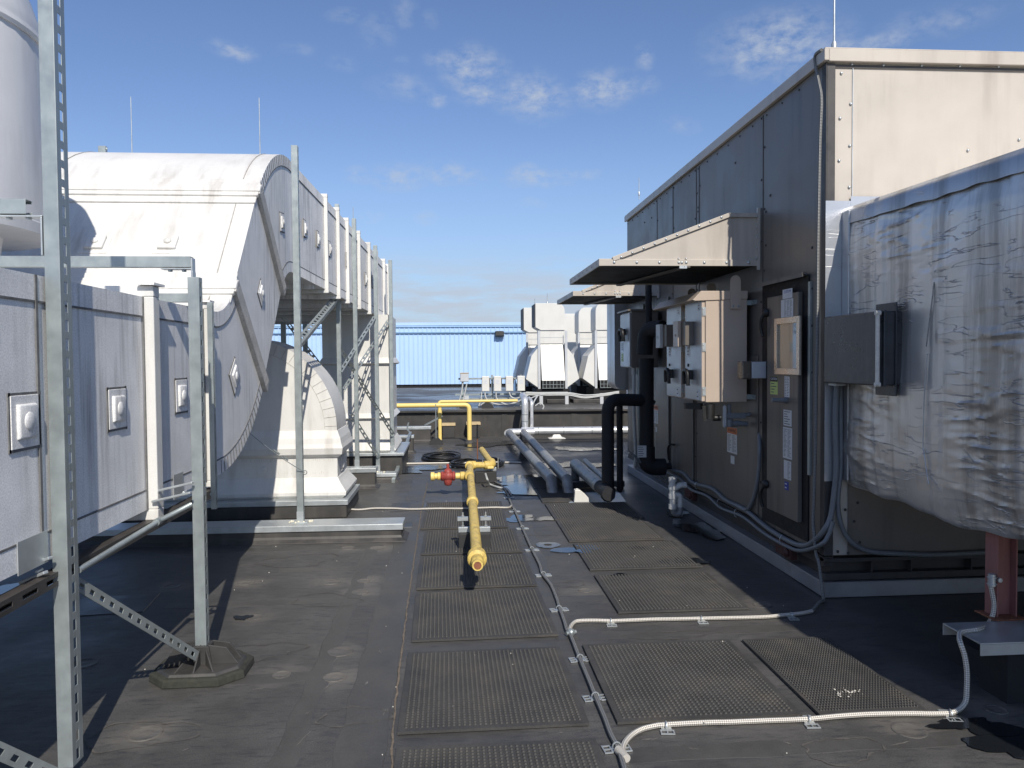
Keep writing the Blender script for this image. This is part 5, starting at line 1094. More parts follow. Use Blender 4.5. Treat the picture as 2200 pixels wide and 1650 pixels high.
# ---- electrical cabinet with two doors
yc0 = PX(1605, 862, XU-.06).y; xb = PY(1605, 862, yc0).x; xf = PY(1516, 862, yc0).x; zc0 = PY(1560, 864, yc0).z; zc1 = PY(1560, 637, yc0).z; yc1 = PX(1432, 750, xf).y
EC = thing('electrical_cabinet', 'tan electrical cabinet with two stainless doors and black handles hung on the unit side', 'electrical cabinet', ((xf+xb)/2, (yc0+yc1)/2, zc0))
mb = MB(); mb.box((xf, yc0, zc0), (xb, yc1, zc1)); mb.build('enclosure', tan_lt, EC, smooth=0, bevel=.006)
ym = (yc0+yc1)/2
XD2 = xf-.028
pm = [PX(1470, 750, XD2).y, PX(1464, 750, XD2).y, PX(1433, 750, XD2).y]
drs = [(yc0+.012, PX(1472, 750, XD2).y), (PX(1463, 750, XD2).y, PX(1433, 750, XD2).y)]
for i, (ya, yb) in enumerate(drs):
    mb = MB(); mb.box((XD2, ya, zc0+.012), (xf-.006, yb, zc1-.03)); d_ = mb.build('cabinet_door', steel_br, EC, smooth=0, bevel=.003); L = yb-ya
    def es(name, b, m, **k): o = b.build(name, m, EC, **k); o.parent = d_; o.location = (0,0,0); return o
    mb = MB(); mb.box((XD2-.001, ya-.003, zc0+.010), (xf-.004, ya-.0002, zc1-.028)); es('door_edge', mb, tan_lt, smooth=0)
    mb = MB()
    for z in (zc0+.09, (zc0+zc1)/2+.02, zc1-.12): mb.box((XD2+.002, ya-.010, z-.035), (xf+.010, ya-.0035, z+.035)); mb.dome((xf-.020, ya-.0105, z-.018), .005, (0,-1,0)); mb.dome((xf-.020, ya-.0105, z+.018), .005, (0,-1,0))
    es('hinge', mb, galv2, smooth=40)
    # protruding dark bracket cover + handle
    mb = MB(); z = zc1-.29; mb.box((XD2-.075, ya+L*.45, z-.10), (XD2-.0005, ya+L*.92, z+.10)); es('window_hood', mb, [tan_side, tan_lt][0], smooth=0, bevel=.003)
    mb = MB(); mb.box((XD2-.105, ya+L*.70, z-.11), (XD2-.0755, ya+L*1.02, z+.11)); mb.dome((XD2-.106, ya+L*.86, z-.01), .012, (-1,0,0)); es('hood_face', mb, tan_lt if i == 0 else grey_p, smooth=30, bevel=.003)
    mb = MB(); z = zc0+.21; yy = ya+L*.62
    mb.loft([[(XD2-.0005-q, yy-.05, z-.03), (XD2-.0005-q, yy+.05, z-.03), (XD2-.0005-q, yy+.05, z+.05), (XD2-.0005-q, yy-.05, z+.05)] for q in (0, .04)])
    mb.tube(smooth_path([(XD2-.045, yy-.055, z-.08), (XD2-.05, yy-.055, z+.02), (XD2-.05, yy-.01, z+.05), (XD2-.05, yy+.05, z+.03), (XD2-.045, yy+.055, z-.07)], 5), .017, 8); es('rotary_handle', mb, blk_cable, smooth=50, bevel=.003)
    mb = MB(); 
    for zz in (zc0+.30, zc1-.29): mb.lathe([(.014, 0), (.014, .006), (.006, .008), (.001, .008)], (XD2, ya+L*.80, zz), 12, (-1,0,0))
    es('quarter_turn_lock', mb, ink, smooth=50)
    yc_ = ya+L*.78
    for (z, w, h, kw) in ((zc0+.53, .07, .12, dict(base=lbl_g, head=.3, headm=grey_p, rows=3)), (zc0+.42, .075, .09, dict(rows=3)), (zc0+.06, .06, .08, dict(rows=2))):
        o = label(EC, (XD2, yc_ if z > zc0+.2 else ya+L*.22, z), 'x', w, h, **kw)
    label(EC, (XD2, ya+L*.16, zc1-.08), 'x', .05, .055, rows=2)
mb = MB()  # rain canopy
x0c = xf-.09
mb.prism([(x0c-.02, zc1-.028), (x0c+.05, zc1+.045), (xb, zc1+.045), (xb, zc1-.02), (x0c, zc1-.035)], 'y', yc0-.01, yc1+.1)
mb.build('rain_canopy', tan_lt, EC, smooth=0, bevel=.003)
for yy in (yc0+.02, ym, yc1-.02):
    mb = MB(); x = PY(1582, 620, yc0).x; zz = zc1+.045
    poly = [(x-.055, zc1-.10), (x+.03, zc1-.10), (x+.03, zz+.07)]+[(x-.0125+.0425*math.cos(a), zz+.08+.045*math.sin(a)) for a in [math.pi*i/8 for i in range(9)]]+[(x-.055, zz+.06)]
    if yy == yc0+.02: mb.prism(poly, 'y', yc0-.020, yc0-.011)
    else: mb.prism([(p[0], max(p[1], zz-.01)) for p in poly], 'y', yy-.004, yy+.004)
    mb.build('lifting_eye', tan_lt, EC, smooth=0)
mb = MB()
for dx in (-.035, .01): mb.dome((PY(1582, 655, yc0).x+dx, yc0-.0205, zc1-.08), .010, (0,-1,0))
for zz in (zc1-.05, zc0+.04): mb.box((xb, yc0+.01, zz-.02), (XU-.005, yc0+.03, zz+.02)); mb.box((XU-.02, yc0-.07, zz-.018), (XU-.0052, yc0+.009, zz+.018)); mb.cyl((XU-.02, yc0-.05, zz), (XU-.035, yc0-.05, zz), .009, 6)
mb.build('mounting_bracket', galv, EC, smooth=40)
# small junction box on the cabinet side
JB = thing('junction_box', 'small clear fronted control box between the electrical cabinet and the door', 'control box', (XU-.1, yc0-.1, 1.5)); p = PX(1618, 795, XU-.1)
mb = MB(); mb.box((XU-.13, p.y-.05, p.z-.065), (XU-.005, p.y+.05, p.z+.065)); mb.build('back_box', grey_p, JB, smooth=0, bevel=.006)
mb = MB(); mb.box((XU-.21, p.y-.055, p.z-.07), (XU-.1305, p.y+.055, p.z+.07)); mb.build('smoky_cover', mat('smoky_plastic', (.10, .085, .07), .25, var=.2), JB, smooth=0, bevel=.012)
# second cabinet further back
y20 = 8.75; xf2 = PY(1357, 750, y20).x; z20 = PY(1357, 790, y20).z; z21 = PY(1357, 668, y20).z; y21 = PX(1336, 750, xf2).y
E2 = thing('electrical_cabinet', 'narrow dark electrical cabinet behind the black riser pipe', 'electrical cabinet', (XU-.2, y20+.3, z20))
mb = MB(); mb.box((xf2, y20, z20), (XU-.08, y21, z21)); mb.build('enclosure', tan_side, E2, smooth=0, bevel=.004)
mb = MB(); mb.box((xf2-.02, y20+.015, z20+.01), (xf2-.0005, y21-.01, z21-.02)); mb.build('cabinet_door', steel_br, E2, smooth=0, bevel=.003)
mb = MB(); mb.box((xf2-.05, y20-.02, z21), (XU-.06, y21+.03, z21+.02)); mb.build('rain_canopy', tan_side, E2, smooth=0)
mb = MB(); yy = (y20+y21)/2; z = z20+.40; mb.tube(smooth_path([(xf2-.06, yy-.09, z-.09), (xf2-.07, yy-.09, z+.02), (xf2-.07, yy, z+.05), (xf2-.07, yy+.09, z+.02), (xf2-.06, yy+.09, z-.09)], 5), .022, 8); mb.cyl((xf2-.02, yy, z+.02), (xf2-.07, yy, z+.02), .04, 12); mb.build('rotary_handle', blk_cable, E2, smooth=50)
for z_, kw in ((z20+.12, dict(base=lbl_g, rows=3)), (z20+.25, dict(base=grey_p, rows=4))): label(E2, (xf2-.0205, y21-.12, z_), 'x', .10, .10, **kw)
mb = MB(); mb.box((XU-.16, y21+.05, z21-.55), (XU-.006, y21+.45, z21+.04)); o = mb.build('junction_box', grey_p, smooth=0, bevel=.004); tag(o, 'plain grey box just behind the narrow dark cabinet', 'control box')
# conduits under second cabinet down the unit side
for k in range(3):
    mb = MB(); x = xf2+.04+k*.06; mb.tube([(x, y20+.06, z20+.01), (x, y20+.06, .95), (x+.02, y20+.06, .45), (x+.02, y20+.10, .33)], .020, 10); mb.cyl((x, y20+.06, z20-.005), (x, y20+.06, z20-.08), .028, 10); o = mb.build('wall_conduit', [cond_l, galv, cond][k], smooth=50); tag(o, ['pale','galvanised','dark grey'][k]+' upright conduit under the narrow cabinet, '+['leftmost of three','middle one of three','rightmost of three'][k], 'conduit', 'conduits below the narrow cabinet')
# blue-ish foil clad duct end behind the unit
mb = MB(); ya, yb = 10.72, 11.25; p0 = PY(1320, 640, ya); p1 = PY(1352, 830, ya); x0, x1 = p0.x, p0.x+1.4; zt_, zb_ = PY(1320, 620, ya).z, PY(1320, 838, ya).z; r = .12
mb.prism([(x0+r, zb_)]+[(x0+r-r*math.sin(a), zb_+r-r*math.cos(a)) for a in [math.pi/2*i/6 for i in range(1, 7)]]+[(x0, zt_), (x1, zt_), (x1, zb_)], 'y', ya, yb); o = mb.build('foil_duct', foil2, smooth=40); tag(o, 'far foil wrapped duct with rounded bottom behind the tan unit', 'duct')

# ---- conduit fittings beneath the cabinet
CF_ = thing('conduit_fittings', 'cluster of grey elbow conduit fittings below the electrical cabinet', 'conduit fittings', (XU-.2, yc0+.1, 1.1))
def P6(px, py, Y=yc0+.05): return PY(px, py, Y)
mb = MB(); mb.cyl(P6(1566, 868), P6(1566, 893), .018, 12); mb.bar(P6(1556, 893), P6(1600, 893), .045, .045); mb.cyl(P6(1596, 893), P6(1612, 890), .017, 12); mb.cyl(P6(1566, 900), P6(1566, 917), .035, 14); mb.cyl(P6(1570, 910), P6(1590, 910), .027, 12); mb.cyl(P6(1588, 910), P6(1606, 911), .022, 12); mb.build('elbow_fitting', cond, CF_, smooth=40, bevel=.003)
mb = MB(); b0, b1 = P6(1556, 870, yc0+.03), P6(1556, 919, yc0+.03)
mb.loft([[b0.lerp(b1, .5)+V(a*.014*k, -q, bb*k*(b1-b0).length/2) for a, bb in ((-1,-.85),(0,-1),(1,-.85),(1,.85),(0,1),(-1,.85))] for k, q in ((1, 0), (1, .012), (.8, .016))]); mb.build('cover_plate', cond_l, CF_, smooth=0)
mb = MB(); mb.cyl(P6(1524, 868), P6(1524, 900), .045, 14); mb.cyl(P6(1530, 898), P6(1548, 898), .025, 12); mb.build('dark_fitting', blk_cable, CF_, smooth=40); mb = MB(); mb.bar(P6(1512, 872, yc0+.01), P6(1514, 905, yc0+.01), .02, .025); mb.bar(P6(1472, 872, yc0+.3), P6(1508, 873, yc0+.2), .05, .05); mb.build('dark_fitting', blk_cable, CF_, smooth=40)
mb = MB(); a = PY(1616, 872, yc0+.02); c = PY(1634, 908, yc0+.02); mb.box((a.x, yc0-.06, c.z), (c.x, yc0+.03, a.z)); mb.build('square_box', cond, CF_, smooth=0, bevel=.004)
mb = MB(); pts = [PY(1630, 908, yc0), PX(1632, 960, XU-.03), PX(1630, 1010, XU-.03), PX(1622, 1060, XU-.035), PX(1605, 1095, XU-.04), PX(1580, 1085, XU-.04)]; mb.tube(smooth_path(pts, 6), .016, 10); o = mb.build('wall_conduit', cond, smooth=60); tag(o, 'dark grey conduit dropping from the square box beside the door', 'conduit')
# ---- conduits hugging the base and climbing to the black box on the foil duct
def hose(name, pts, r, m, label_, cat='conduit', group=None, k=6, n=10): b = MB(); b.tube(smooth_path(pts, k), r, n); o = b.build(name, m, smooth=60); return tag(o, label_, cat, group)
c1 = [(1430,1005),(1452,1012),(1470,1018),(1490,1038),(1530,1050),(1560,1075),(1600,1095),(1650,1135),(1700,1165),(1730,1172),(1752,1160)]
pa = [PX(x, y, XU-.035) for x, y in c1]+[PY(1772, 1138, YU0-.04), PY(1785, 1110, YU0-.05), PY(1792, 1060, YU0-.05), PY(1797, 1000, YU0-.05), PY(1795, 900, YU0-.05), PY(1799, 822, YU0-.06)]
hose('wall_conduit', pa, .019, cond, 'thick grey conduit sagging along the unit base and rising at the corner')
c2 = [(1430,1015),(1460,1028),(1485,1052),(1520,1066),(1550,1092),(1595,1110),(1645,1148),(1695,1176),(1725,1183)]
hose('wall_conduit', [PX(x, y, XU-.05) for x, y in c2]+[PY(1764, 1170, YU0-.06), PY(1780, 1150, YU0-.08), PY(1790, 1120, YU0-.09)], .014, cond, 'thinner grey conduit running just below the thick one along the unit base')
hose('wall_conduit', [PY(x, y, YU0-.045) for x, y in ((1806,824),(1806,900),(1806,1000),(1800,1080),(1808,1130),(1830,1165),(1870,1185),(1940,1190),(2010,1192),(2100,1188),(2180,1184))], .016, cond, 'grey conduit falling from the black box and running right under the foil duct')
mb = MB()
for px, py, X in ((1497,1043,XU-.05),(1545,1080,XU-.05),(1582,1102,XU-.05),(1680,1160,XU-.05)):
    p = PX(px, py, X); mb.tube([p+V(-.02*math.sin(a), -.004, .035*math.cos(a)) for a in [math.pi*i/6 for i in range(7)]], .003, 5)
o = mb.build('zip_tie', galv2, smooth=60); tag(o, 'thin ties around the conduits along the unit base', None, None, 'stuff')

# ---- foil wrapped duct at the right edge
FD = thing('foil_duct', 'large wrinkled foil wrapped duct filling the right edge of the photo', 'duct', (4, 3.6, 0))
xfd = PY(1815, 700, YU0-.002).x; zt1 = PY(1815, 450, YU0).z; zb1 = PY(1815, 1035, YU0).z; YN = 1.55
zt2 = PX(2200, 335, xfd-.0).z
nY, nZ = 190, 150; rnd = random.Random(4)
from mathutils import noise
mb = MB(); vs_ = []
def fz(y, t):
    f = (YU0-.003-y)/(YU0-YN); zt = zt1+(-.065)*f/.5*.6; zb = zb1-.045*math.sin(min(1, f*1.6)*math.pi)-.010*math.sin(f*23)-.006*math.sin(f*61); return zb+(zt-zb)*t
def wrinkle(y, z):
    m = max(0, noise.noise((y*1.6, z*1.9, 7))*1.6+.35); w1 = 1-abs(noise.noise((y*1.5+.25*z, z*11, 2)))*7; w2 = 1-abs(noise.noise((y*2.6-.2*z, z*19, 5)))*8
    k = noise.noise((y*4.0+z*2.5, z*3-y, 11)); w3 = 1-abs(k)*9
    return m*(.007*max(0, w1)+.004*max(0, w2))+.004*max(0, w3)*max(0, noise.noise((y*1.2, z*1.2, 20))+.1)
for i in range(nY+1):
    y = YU0-.003-(YU0-YN)*i/nY
    for j in range(nZ+1):
        t = j/nZ; z = fz(y, t); d_ = .022*noise.noise((y*1.3, z*1.3, 3))+.007*noise.noise((y*5, z*6, 1))-wrinkle(y, z)
        edge = min(t, 1-t); bul = .045*math.sqrt(min(1, edge*9))
        for ys in (4.40, 3.86, 3.30, 2.7):
            if 0 < (y-ys)*11 < 1: d_ -= .0055
        if 0 < (z-fz(y, .52))*14 < 1 and y < 3.9: d_ -= .004
        vs_.append((xfd+.028-bul+d_, y, z))
mb.add(vs_, [(i*(nZ+1)+j, (i+1)*(nZ+1)+j, (i+1)*(nZ+1)+j+1, i*(nZ+1)+j+1) for i in range(nY) for j in range(nZ)])
T = [vs_[i*(nZ+1)+nZ] for i in range(nY+1)]; Bt = [vs_[i*(nZ+1)] for i in range(nY+1)]
for i in range(nY):
    a, c = T[i], T[i+1]; mb.add([a, c, (10.5, c[1], c[2]), (10.5, a[1], a[2])], [(0,1,2,3)]); a, c = Bt[i], Bt[i+1]; mb.add([a, (10.5, a[1], a[2]), (10.5, c[1], c[2]), c], [(0,1,2,3)])  # duct carried on out of view, widened to keep sky light off the unit front
mb.add([T[-1], Bt[-1], (10.5, YN, Bt[-1][2]), (10.5, YN, T[-1][2])], [(0,1,2,3)])
o = mb.build('foil_skin', foil, FD, smooth=0); weld(o)
for p in o.data.polygons: p.use_smooth = True
# corner tape along the top edge and around the collar
mb = MB(); vs_ = []
for i in range(nY+1):
    y = YU0-.003-(YU0-YN)*i/nY; z = fz(y, 1); d_ = .005*noise.noise((y*9, 4, 3))
    vs_ += [(xfd-.022+d_, y, z-.105+.012*noise.noise((y*6, 0, 0))), (xfd-.020+d_, y, z-.03), (xfd+.0, y, z+.006), (xfd+.10, y, z+.012)]
mb.add(vs_, [(i*4+j, i*4+4+j, i*4+5+j, i*4+1+j) for i in range(nY) for j in range(3)]); o = mb.build('edge_tape', foil2, FD, smooth=60)
x_a = PY(1770, 700, YU0-.014).x+.01; mb = MB(); z_a = PY(1790, 432, YU0).z
mb.box((x_a, YU0-.012, PY(1790, 1033, YU0).z), (xfd+.03, YU0-.0105, z_a)); mb.box((xfd+.031, YU0-.012, zt1+.0), (xfd+.6, YU0-.0105, z_a+.03)); mb.build('collar_tape', foil2, FD, smooth=0)
mb = MB(); mb.box((xfd-.03, YU0-.10, zb1+.02), (xfd-.015, YU0-.013, zt1-.02)); mb.build('corner_tape', foil2, FD, smooth=0, bevel=.006)
# torn strip
for pts, w in ((((2007, 606), (1998, 680), (1990, 745)), .012), (((1992, 760), (1985, 860), (1983, 960), (1995, 1040)), .008)):
    P_ = [PX(x, y, xfd-.024) for x, y in pts]; mb = MB()
    for a, c in zip(P_, P_[1:]): mb.bar(a, c, w*.6, .006, (1,0,0))
    mb.build('wrap_fold', foil2 if w < .01 else silver_d, FD, smooth=0, bevel=.003)
# black box on the duct
yk0 = 4.22; xk = PY(1884, 750, yk0).x; yk1 = PX(1770, 750, xk).y; zk0, zk1 = PY(1884, 829, yk0).z, PY(1884, 668, yk0).z
KB = thing('control_box', 'black weathered box with a pale edge strip fixed to the foil duct', 'control box', (xk, (yk0+yk1)/2, zk0))
kbm = mat('sooty_black_box', (.055, .058, .065), .32, metal=.35, var=.3, scale=6, streak=(3, 16, 3), dirt=(.10, .105, .11), dirt_amt=.6, bump=.1, bscale=20)
mb = MB(); mb.box((xk, yk0, zk0), (xfd+.0, yk1, zk1)); mb.build('box_body', kbm, KB, smooth=0, bevel=.008)
mb = MB(); mb.cyl((xk-.002, yk0-.010, zk0+.008), (xk-.002, yk0-.010, zk1-.004), .012, 12); 
for z in (zk0+.008, zk1-.012): mb.cyl((xk-.016, yk0-.010, z), (xk+.012, yk0-.010, z), .014, 10)
mb.build('edge_strip', mat('pale_edge_strip', (.70, .66, .58), .5, var=.15, scale=30), KB, smooth=50)
mb = MB(); mb.box((xk+.03, yk0-.02, zk0-.004), (xk+.045, yk0-.0005, zk1+.004)); mb.box((xk+.105, yk0-.012, zk0-.06), (xk+.115, yk0+.2, zk1+.05)); mb.build('back_flange', kbm, KB, smooth=0, bevel=.003)
mb = MB(); mb.box((xk+.02, yk1-.12, zk0-.018), (xk+.09, yk1-.02, zk0-.0005)); mb.build('conduit_hub', cond_l, KB, smooth=0, bevel=.003)
# ---- red steel post on the galvanised platform
YC = 3.60; pc = PY(2150, 1300, YC); xc = pc.x
SPT = thing('steel_post', 'red primed steel H post carrying the foil duct', 'post', (xc, YC, PZ))
zt_ = zb1+.01
mb = MB(); wf = .052
mb.box((xc-wf, YC-.045, PZ+.012), (xc-wf+.007, YC+.045, zt_)); mb.box((xc+wf-.007, YC-.045, PZ+.012), (xc+wf, YC+.045, zt_)); mb.box((xc-wf+.0072, YC-.003, PZ+.012), (xc+wf-.0072, YC+.003, zt_)); mb.build('h_section', beam_red, SPT, smooth=0, bevel=.0015)
mb = MB(); mb.box((xc-.085, YC-.075, PZ+.004), (xc+.085, YC+.075, PZ+.0118)); mb.build('rusty_base_plate', rust, SPT, smooth=0, bevel=.002)
mb = MB(); q = PY(2131, 1246, YC-.035); mb.tube([q+V(0,0,-.03), q+V(0,0,.03)], .018, 12); mb.tube([q+V(-.0,0,-.022), q+V(.0,0,-.018)], .023, 12); mb.tube([q+V(-.0,0,.012), q+V(.0,0,.016)], .023, 12); mb.cyl(q+V(0,.0,0), q+V(.05,.02,-.004), .013, 10); mb.lathe([(.012,0),(.012,.008),(.001,.009)], q+V(.03,-.012,.002), 6, (0,-1,0)); o = mb.build('cable_clamp', galv2, smooth=50); tag(o, 'grey metal clamp holding the pale cable end to the red post', 'clamp')
PT = thing('steel_platform', 'galvanised angle platform under the red steel post', 'platform', (3, 3.7, 0))
cor = [G(2037, 1346, PZ), G(2107, 1384, PZ), G(2320, 1372, PZ), G(2260, 1335, PZ)]
xl2, yn2 = cor[1].x, cor[1].y; yf2 = cor[0].y+.04
mb = MB(); mb.box((xl2, yn2, PZ-.004), (xl2+1.1, yf2, PZ+.0038)); mb.box((xl2, yn2, PZ-.055), (xl2+1.1, yn2+.005, PZ-.0042)); mb.box((xl2-.0, yf2-.005, PZ-.055), (xl2+1.1, yf2, PZ-.0042)); mb.build('channel_plate', galv2, PT, smooth=0, bevel=.0015)
mb = MB(); mb.box((xl2+.16, yn2+.04, 0), (xl2+1.0, yf2-.04, PZ-.0045)); mb.build('black_sleeper', blk_ins, PT, smooth=0)
q = PY(2188, 1468, 3.35); mb = MB(); mb.obox((q.x, 3.35, q.z), (.045, .02, -.018), (0,.002,0), (0,0,.045))
for a, b_ in ((-1,-1),(1,-1),(-1,1),(1,1)): mb.dome((q.x+a*.036, 3.346+a*.016, q.z+b_*.034-a*.014), .006, (0,-1,0))
o = mb.build('bracket_plate', galv2, smooth=40); tag(o, 'small galvanised bolted plate at the right edge, low under the platform', 'bracket')
mb = MB(); mb.box((q.x-.02, 3.38, 0), (q.x+.5, 3.9, q.z+.06)); o = mb.build('roof_sleeper', blk_ins, smooth=0); tag(o, 'black block behind the small bolted plate', 'sleeper')
# rods
rod(1792, -40, 104, YU0+.3, 'tall pale lightning rod at the near corner of the tan unit', .009)
rod(1373, 382, 420, 9.9, 'tiny lightning rod above the far roof edge of the tan unit', .006)
# white PVC condensate trap
PV = thing('drain_trap', 'white plastic condensate trap standing beside the unit base', 'drain pipe', (2.2, 6.6, 0)); yv = 6.95
def pv(px, py, Y=yv): return PY(px, py, Y)
mb = MB(); mb.cyl(pv(1446, 1092), pv(1444, 1030), .030, 14); 
for a in (1088, 1066, 1046, 1030): mb.cyl(pv(1445, a+5), pv(1445, a-5), .038, 14)
mb.cyl(pv(1445, 1024), pv(1445, 1031), .022, 8); mb.tube(bend([pv(1447, 1050), pv(1462, 1042), pv(1474, 1042)], .04), .028, 12)
mb.tube(bend([pv(1447, 1062), pv(1461, 1064), pv(1461, 1090)], .05), .026, 12); mb.build('white_pipework', pvc_w, PV, smooth=50)
mb = MB(); mb.tube(bend([pv(1446, 1090), pv(1447, 1104), pv(1461, 1104), pv(1461, 1088)], .05), .026, 12); mb.build('dark_u_bend', cond, PV, smooth=50)
g = G(1448, 1122); mb = MB(); mb.cyl((g.x, g.y-.1, 0), (g.x, g.y-.1, .05), .04, 14); mb.build('drain_cup', cond, PV, smooth=50)
# ---- black insulated pipework
BP = thing('insulated_pipe', 'thick black insulated riser with elbows beside the unit, below the hood', 'pipe', (2.1, 8.5, 0))
YR = 8.35
def q_(px, py, Y=YR): return PY(px, py, Y)
mb = MB(); xw = XU-.006
mb.tube(bend([q_(1389, 985), q_(1389, 860), q_(1389, 770)], .05), .080, 18); mb.build('riser', blk_ins, BP, smooth=50)
mb = MB(); mb.tube(bend([q_(1385, 762), q_(1387, 708), q_(1424, 706, YR-.25)], .20, 8), .088, 18); mb.build('upper_elbow', blk_ins, BP, smooth=50)
mb = MB(); mb.tube([q_(1394, 705), q_(1393, 590)], .036, 14); mb.build('thin_riser', blk_ins, BP, smooth=50)
mb = MB(); mb.tube(bend([q_(1389, 960), q_(1389, 1003), q_(1428, 1003)], .12, 8), .093, 18); mb.cyl(q_(1424, 1003), q_(1442, 1001), .035, 12); mb.build('lower_elbow', blk_ins, BP, smooth=50)
p = q_(1379, 970, YR-.1); label(BP, (p.x, p.y-.0, p.z), 'y', .10, .13, rows=5)
mb = MB(); mb.tube(bend([q_(1400, 872), q_(1385, 860), q_(1306, 858, YR-.15), q_(1306, 1058, YR-.15)], .14, 8), .068, 18); mb.build('side_branch', blk_ins, BP, smooth=50)
e = q_(1306, 1060, YR-.15); mb = MB(); mb.lathe([(.078, .06), (.084, .0), (.074, -.05), (.04, -.085), (.001, -.09)], (e.x, e.y, e.z), 18); mb.build('bottom_boot', blk_ins, BP, smooth=60)
mb = MB(); mb.tube([q_(1331, 862, YR+.1), q_(1332, 1050, YR+.1)], .036, 14); mb.lathe([(.04, .03), (.042, 0), (.02, -.04), (.001, -.045)], q_(1332, 1050, YR+.1), 14); mb.build('thin_branch', blk_ins, BP, smooth=60)
mb = MB(); 
for k in range(5): mb.tube([q_(1352+k*5, 968+k*4, YR-.02), q_(1372+k*9, 992+k*5, YR-.05), q_(1392+k*9, 1003+k*7, YR)], .006, 6)
o = mb.build('thin_cables', cond, smooth=60); tag(o, 'loose thin cables around the foot of the black riser', 'cable')
# ---- silver jacketed pipes ahead of the black ones
def jpipe(name, pts, r, m, lb, bands=None, bm_=None, n=18):
    t = thing(name, lb, 'pipe', tuple(pts[0]), 'silver jacketed pipes'); b = MB(); b.tube(pts, r, n); b.build('jacket', m, t, smooth=22)
    if bands:
        b = MB(); P_ = [Vector(p) for p in pts]
        for (i, f) in bands:
            a = P_[i].lerp(P_[i+1], f); d = (P_[i+1]-P_[i]).normalized(); b.tube([a-d*.008, a+d*.008], r+.0022, n)
        b.build('seam_band', bm_ or galv, t, smooth=60)
    return t
zp = .21
A1 = G(1236, 998, zp); B1 = G(1290, 1046, zp-.02); t = jpipe('silver_pipe', [A1, B1], .076, silver_d, 'short wrinkled silver pipe ending in a black sleeve near the black risers', [(0, .3), (0, .62), (0, .9)])
mb = MB(); d = (B1-A1).normalized(); mb.tube([B1-d*.02, B1+d*.45], .07, 16); mb.build('black_sleeve', blk_ins, t, smooth=60)
mb = MB(); mb.tube([A1+V(0,0,-.02), (A1.x, A1.y, 0)], .055, 16); mb.build('down_leg', silver_d, t, smooth=60)
A2 = G(1257, 990, .19); B2 = G(1300, 1032, .17); jpipe('silver_pipe', [A2, B2], .035, silver_d, 'thin silver pipe right beside the short wrinkled one')
a0 = G(1093, 929, .20); a1_ = G(1184, 1030, .16); jpipe('silver_pipe', [a0, a1_, a1_+V(.01,-.10,-.20)], .066, silver_d, 'left of the two long silver pipes running toward the wet mats', [(0, .2), (0, .38), (0, .56), (0, .74), (0, .9)])
b0 = G(1125, 929, .20); b1_ = G(1218, 1030, .16); jpipe('silver_pipe', [b0, b1_, b1_+V(.01,-.10,-.20)], .066, silver_d, 'right of the two long silver pipes running toward the wet mats', [(0, .25), (0, .45), (0, .65), (0, .85)])
jpipe('silver_pipe', bend([a0+V(-.03,-.12,0), a0+V(.02,.05,0), a0+V(.5,.04,0)], .1), .068, silver, 'silver elbow at the far end of the two long pipes')
h0 = G(1120, 926, .20); hy = h0.y+.0; h1 = G(1340, 926, .20); jpipe('silver_pipe', [(h0.x, hy+.0, .20), (h1.x+.8, hy+(h1.y-hy)*.5, .20)], .075, silver, 'bright horizontal silver pipe along the roof step', [(0, .12), (0, .3), (0, .5)])
v0 = PY(1128, 920, 15.3); v1 = PY(1128, 858, 15.3); jpipe('silver_pipe', bend([v0, v1+V(0,0,0), v1+V(0, .5, .05)], .12), .068, silver, 'bright upright silver pipe climbing over the roof step', [(0, .3), (0, .6)])
v0 = PY(1143, 920, 15.25); v1 = PY(1142, 862, 15.25); jpipe('silver_pipe', bend([v0, v1, v1+V(0, .5, .04)], .1), .033, silver, 'thin upright silver pipe right of the thick upright one')
for k, (px, py, s) in enumerate([(1112, 952, .11), (1095, 938, .09), (1130, 985, .12)]):
    gq = G(px, py); mb = MB(); mb.loft([[(gq.x-w, gq.y-.05, z), (gq.x+w, gq.y-.05, z), (gq.x+w, gq.y+.05, z), (gq.x-w, gq.y+.05, z)] for w, z in ((s, 0), (s*.7, .13))]); o = mb.build('pipe_support', mat('grey_pipe_block_%d' % k, (.10, .10, .105), .7), smooth=0, bevel=.004); tag(o, 'dark wedge support under the long silver pipes, '+['middle one','farthest one','nearest one'][k], 'pipe support', 'wedge supports below the silver pipes')
gq = G(1196, 942); mb = MB(); mb.loft([[(gq.x-w, gq.y-w*.6, z), (gq.x+w, gq.y-w*.6, z), (gq.x+w, gq.y+w*.6, z), (gq.x-w, gq.y+w*.6, z)] for w, z in ((.17, .0), (.17, .012), (.10, .03), (.03, .13))]); o = mb.build('pipe_support', white_p, smooth=0, bevel=.004); tag(o, 'small white pyramid stand below the horizontal silver pipe', 'pipe support')
# metal plate with white stand, black channel
mb = MB(); c = [G(1222, 1082), G(1345, 1080), G(1330, 1060), G(1243, 1060)]; mb.add([(p.x, p.y, .012) for p in c]+[(p.x, p.y, .004) for p in c], [(0,1,2,3),(0,4,5,1),(1,5,6,2),(2,6,7,3),(3,7,4,0)]); o = mb.build('base_plate', galv2, smooth=0); tag(o, 'flat metal plate on the roof under the black pipe ends', 'plate')
gq = G(1248, 1080); mb = MB(); mb.loft([[(gq.x-w+o_, gq.y-.05, z), (gq.x+w+o_, gq.y-.05, z), (gq.x+w*.9+o_, gq.y+.05, z), (gq.x-w*.9+o_, gq.y+.05, z)] for w, z, o_ in ((.085, .012, 0), (.08, .06, 0), (.055, .11, -.02), (.03, .15, -.045))]); mb.dome((gq.x-.045, gq.y, .15), .02, (0,0,1), .012); o = mb.build('pipe_stand', white_p, smooth=0, bevel=.01); tag(o, 'little white sculpted stand on the metal plate', 'pipe support')
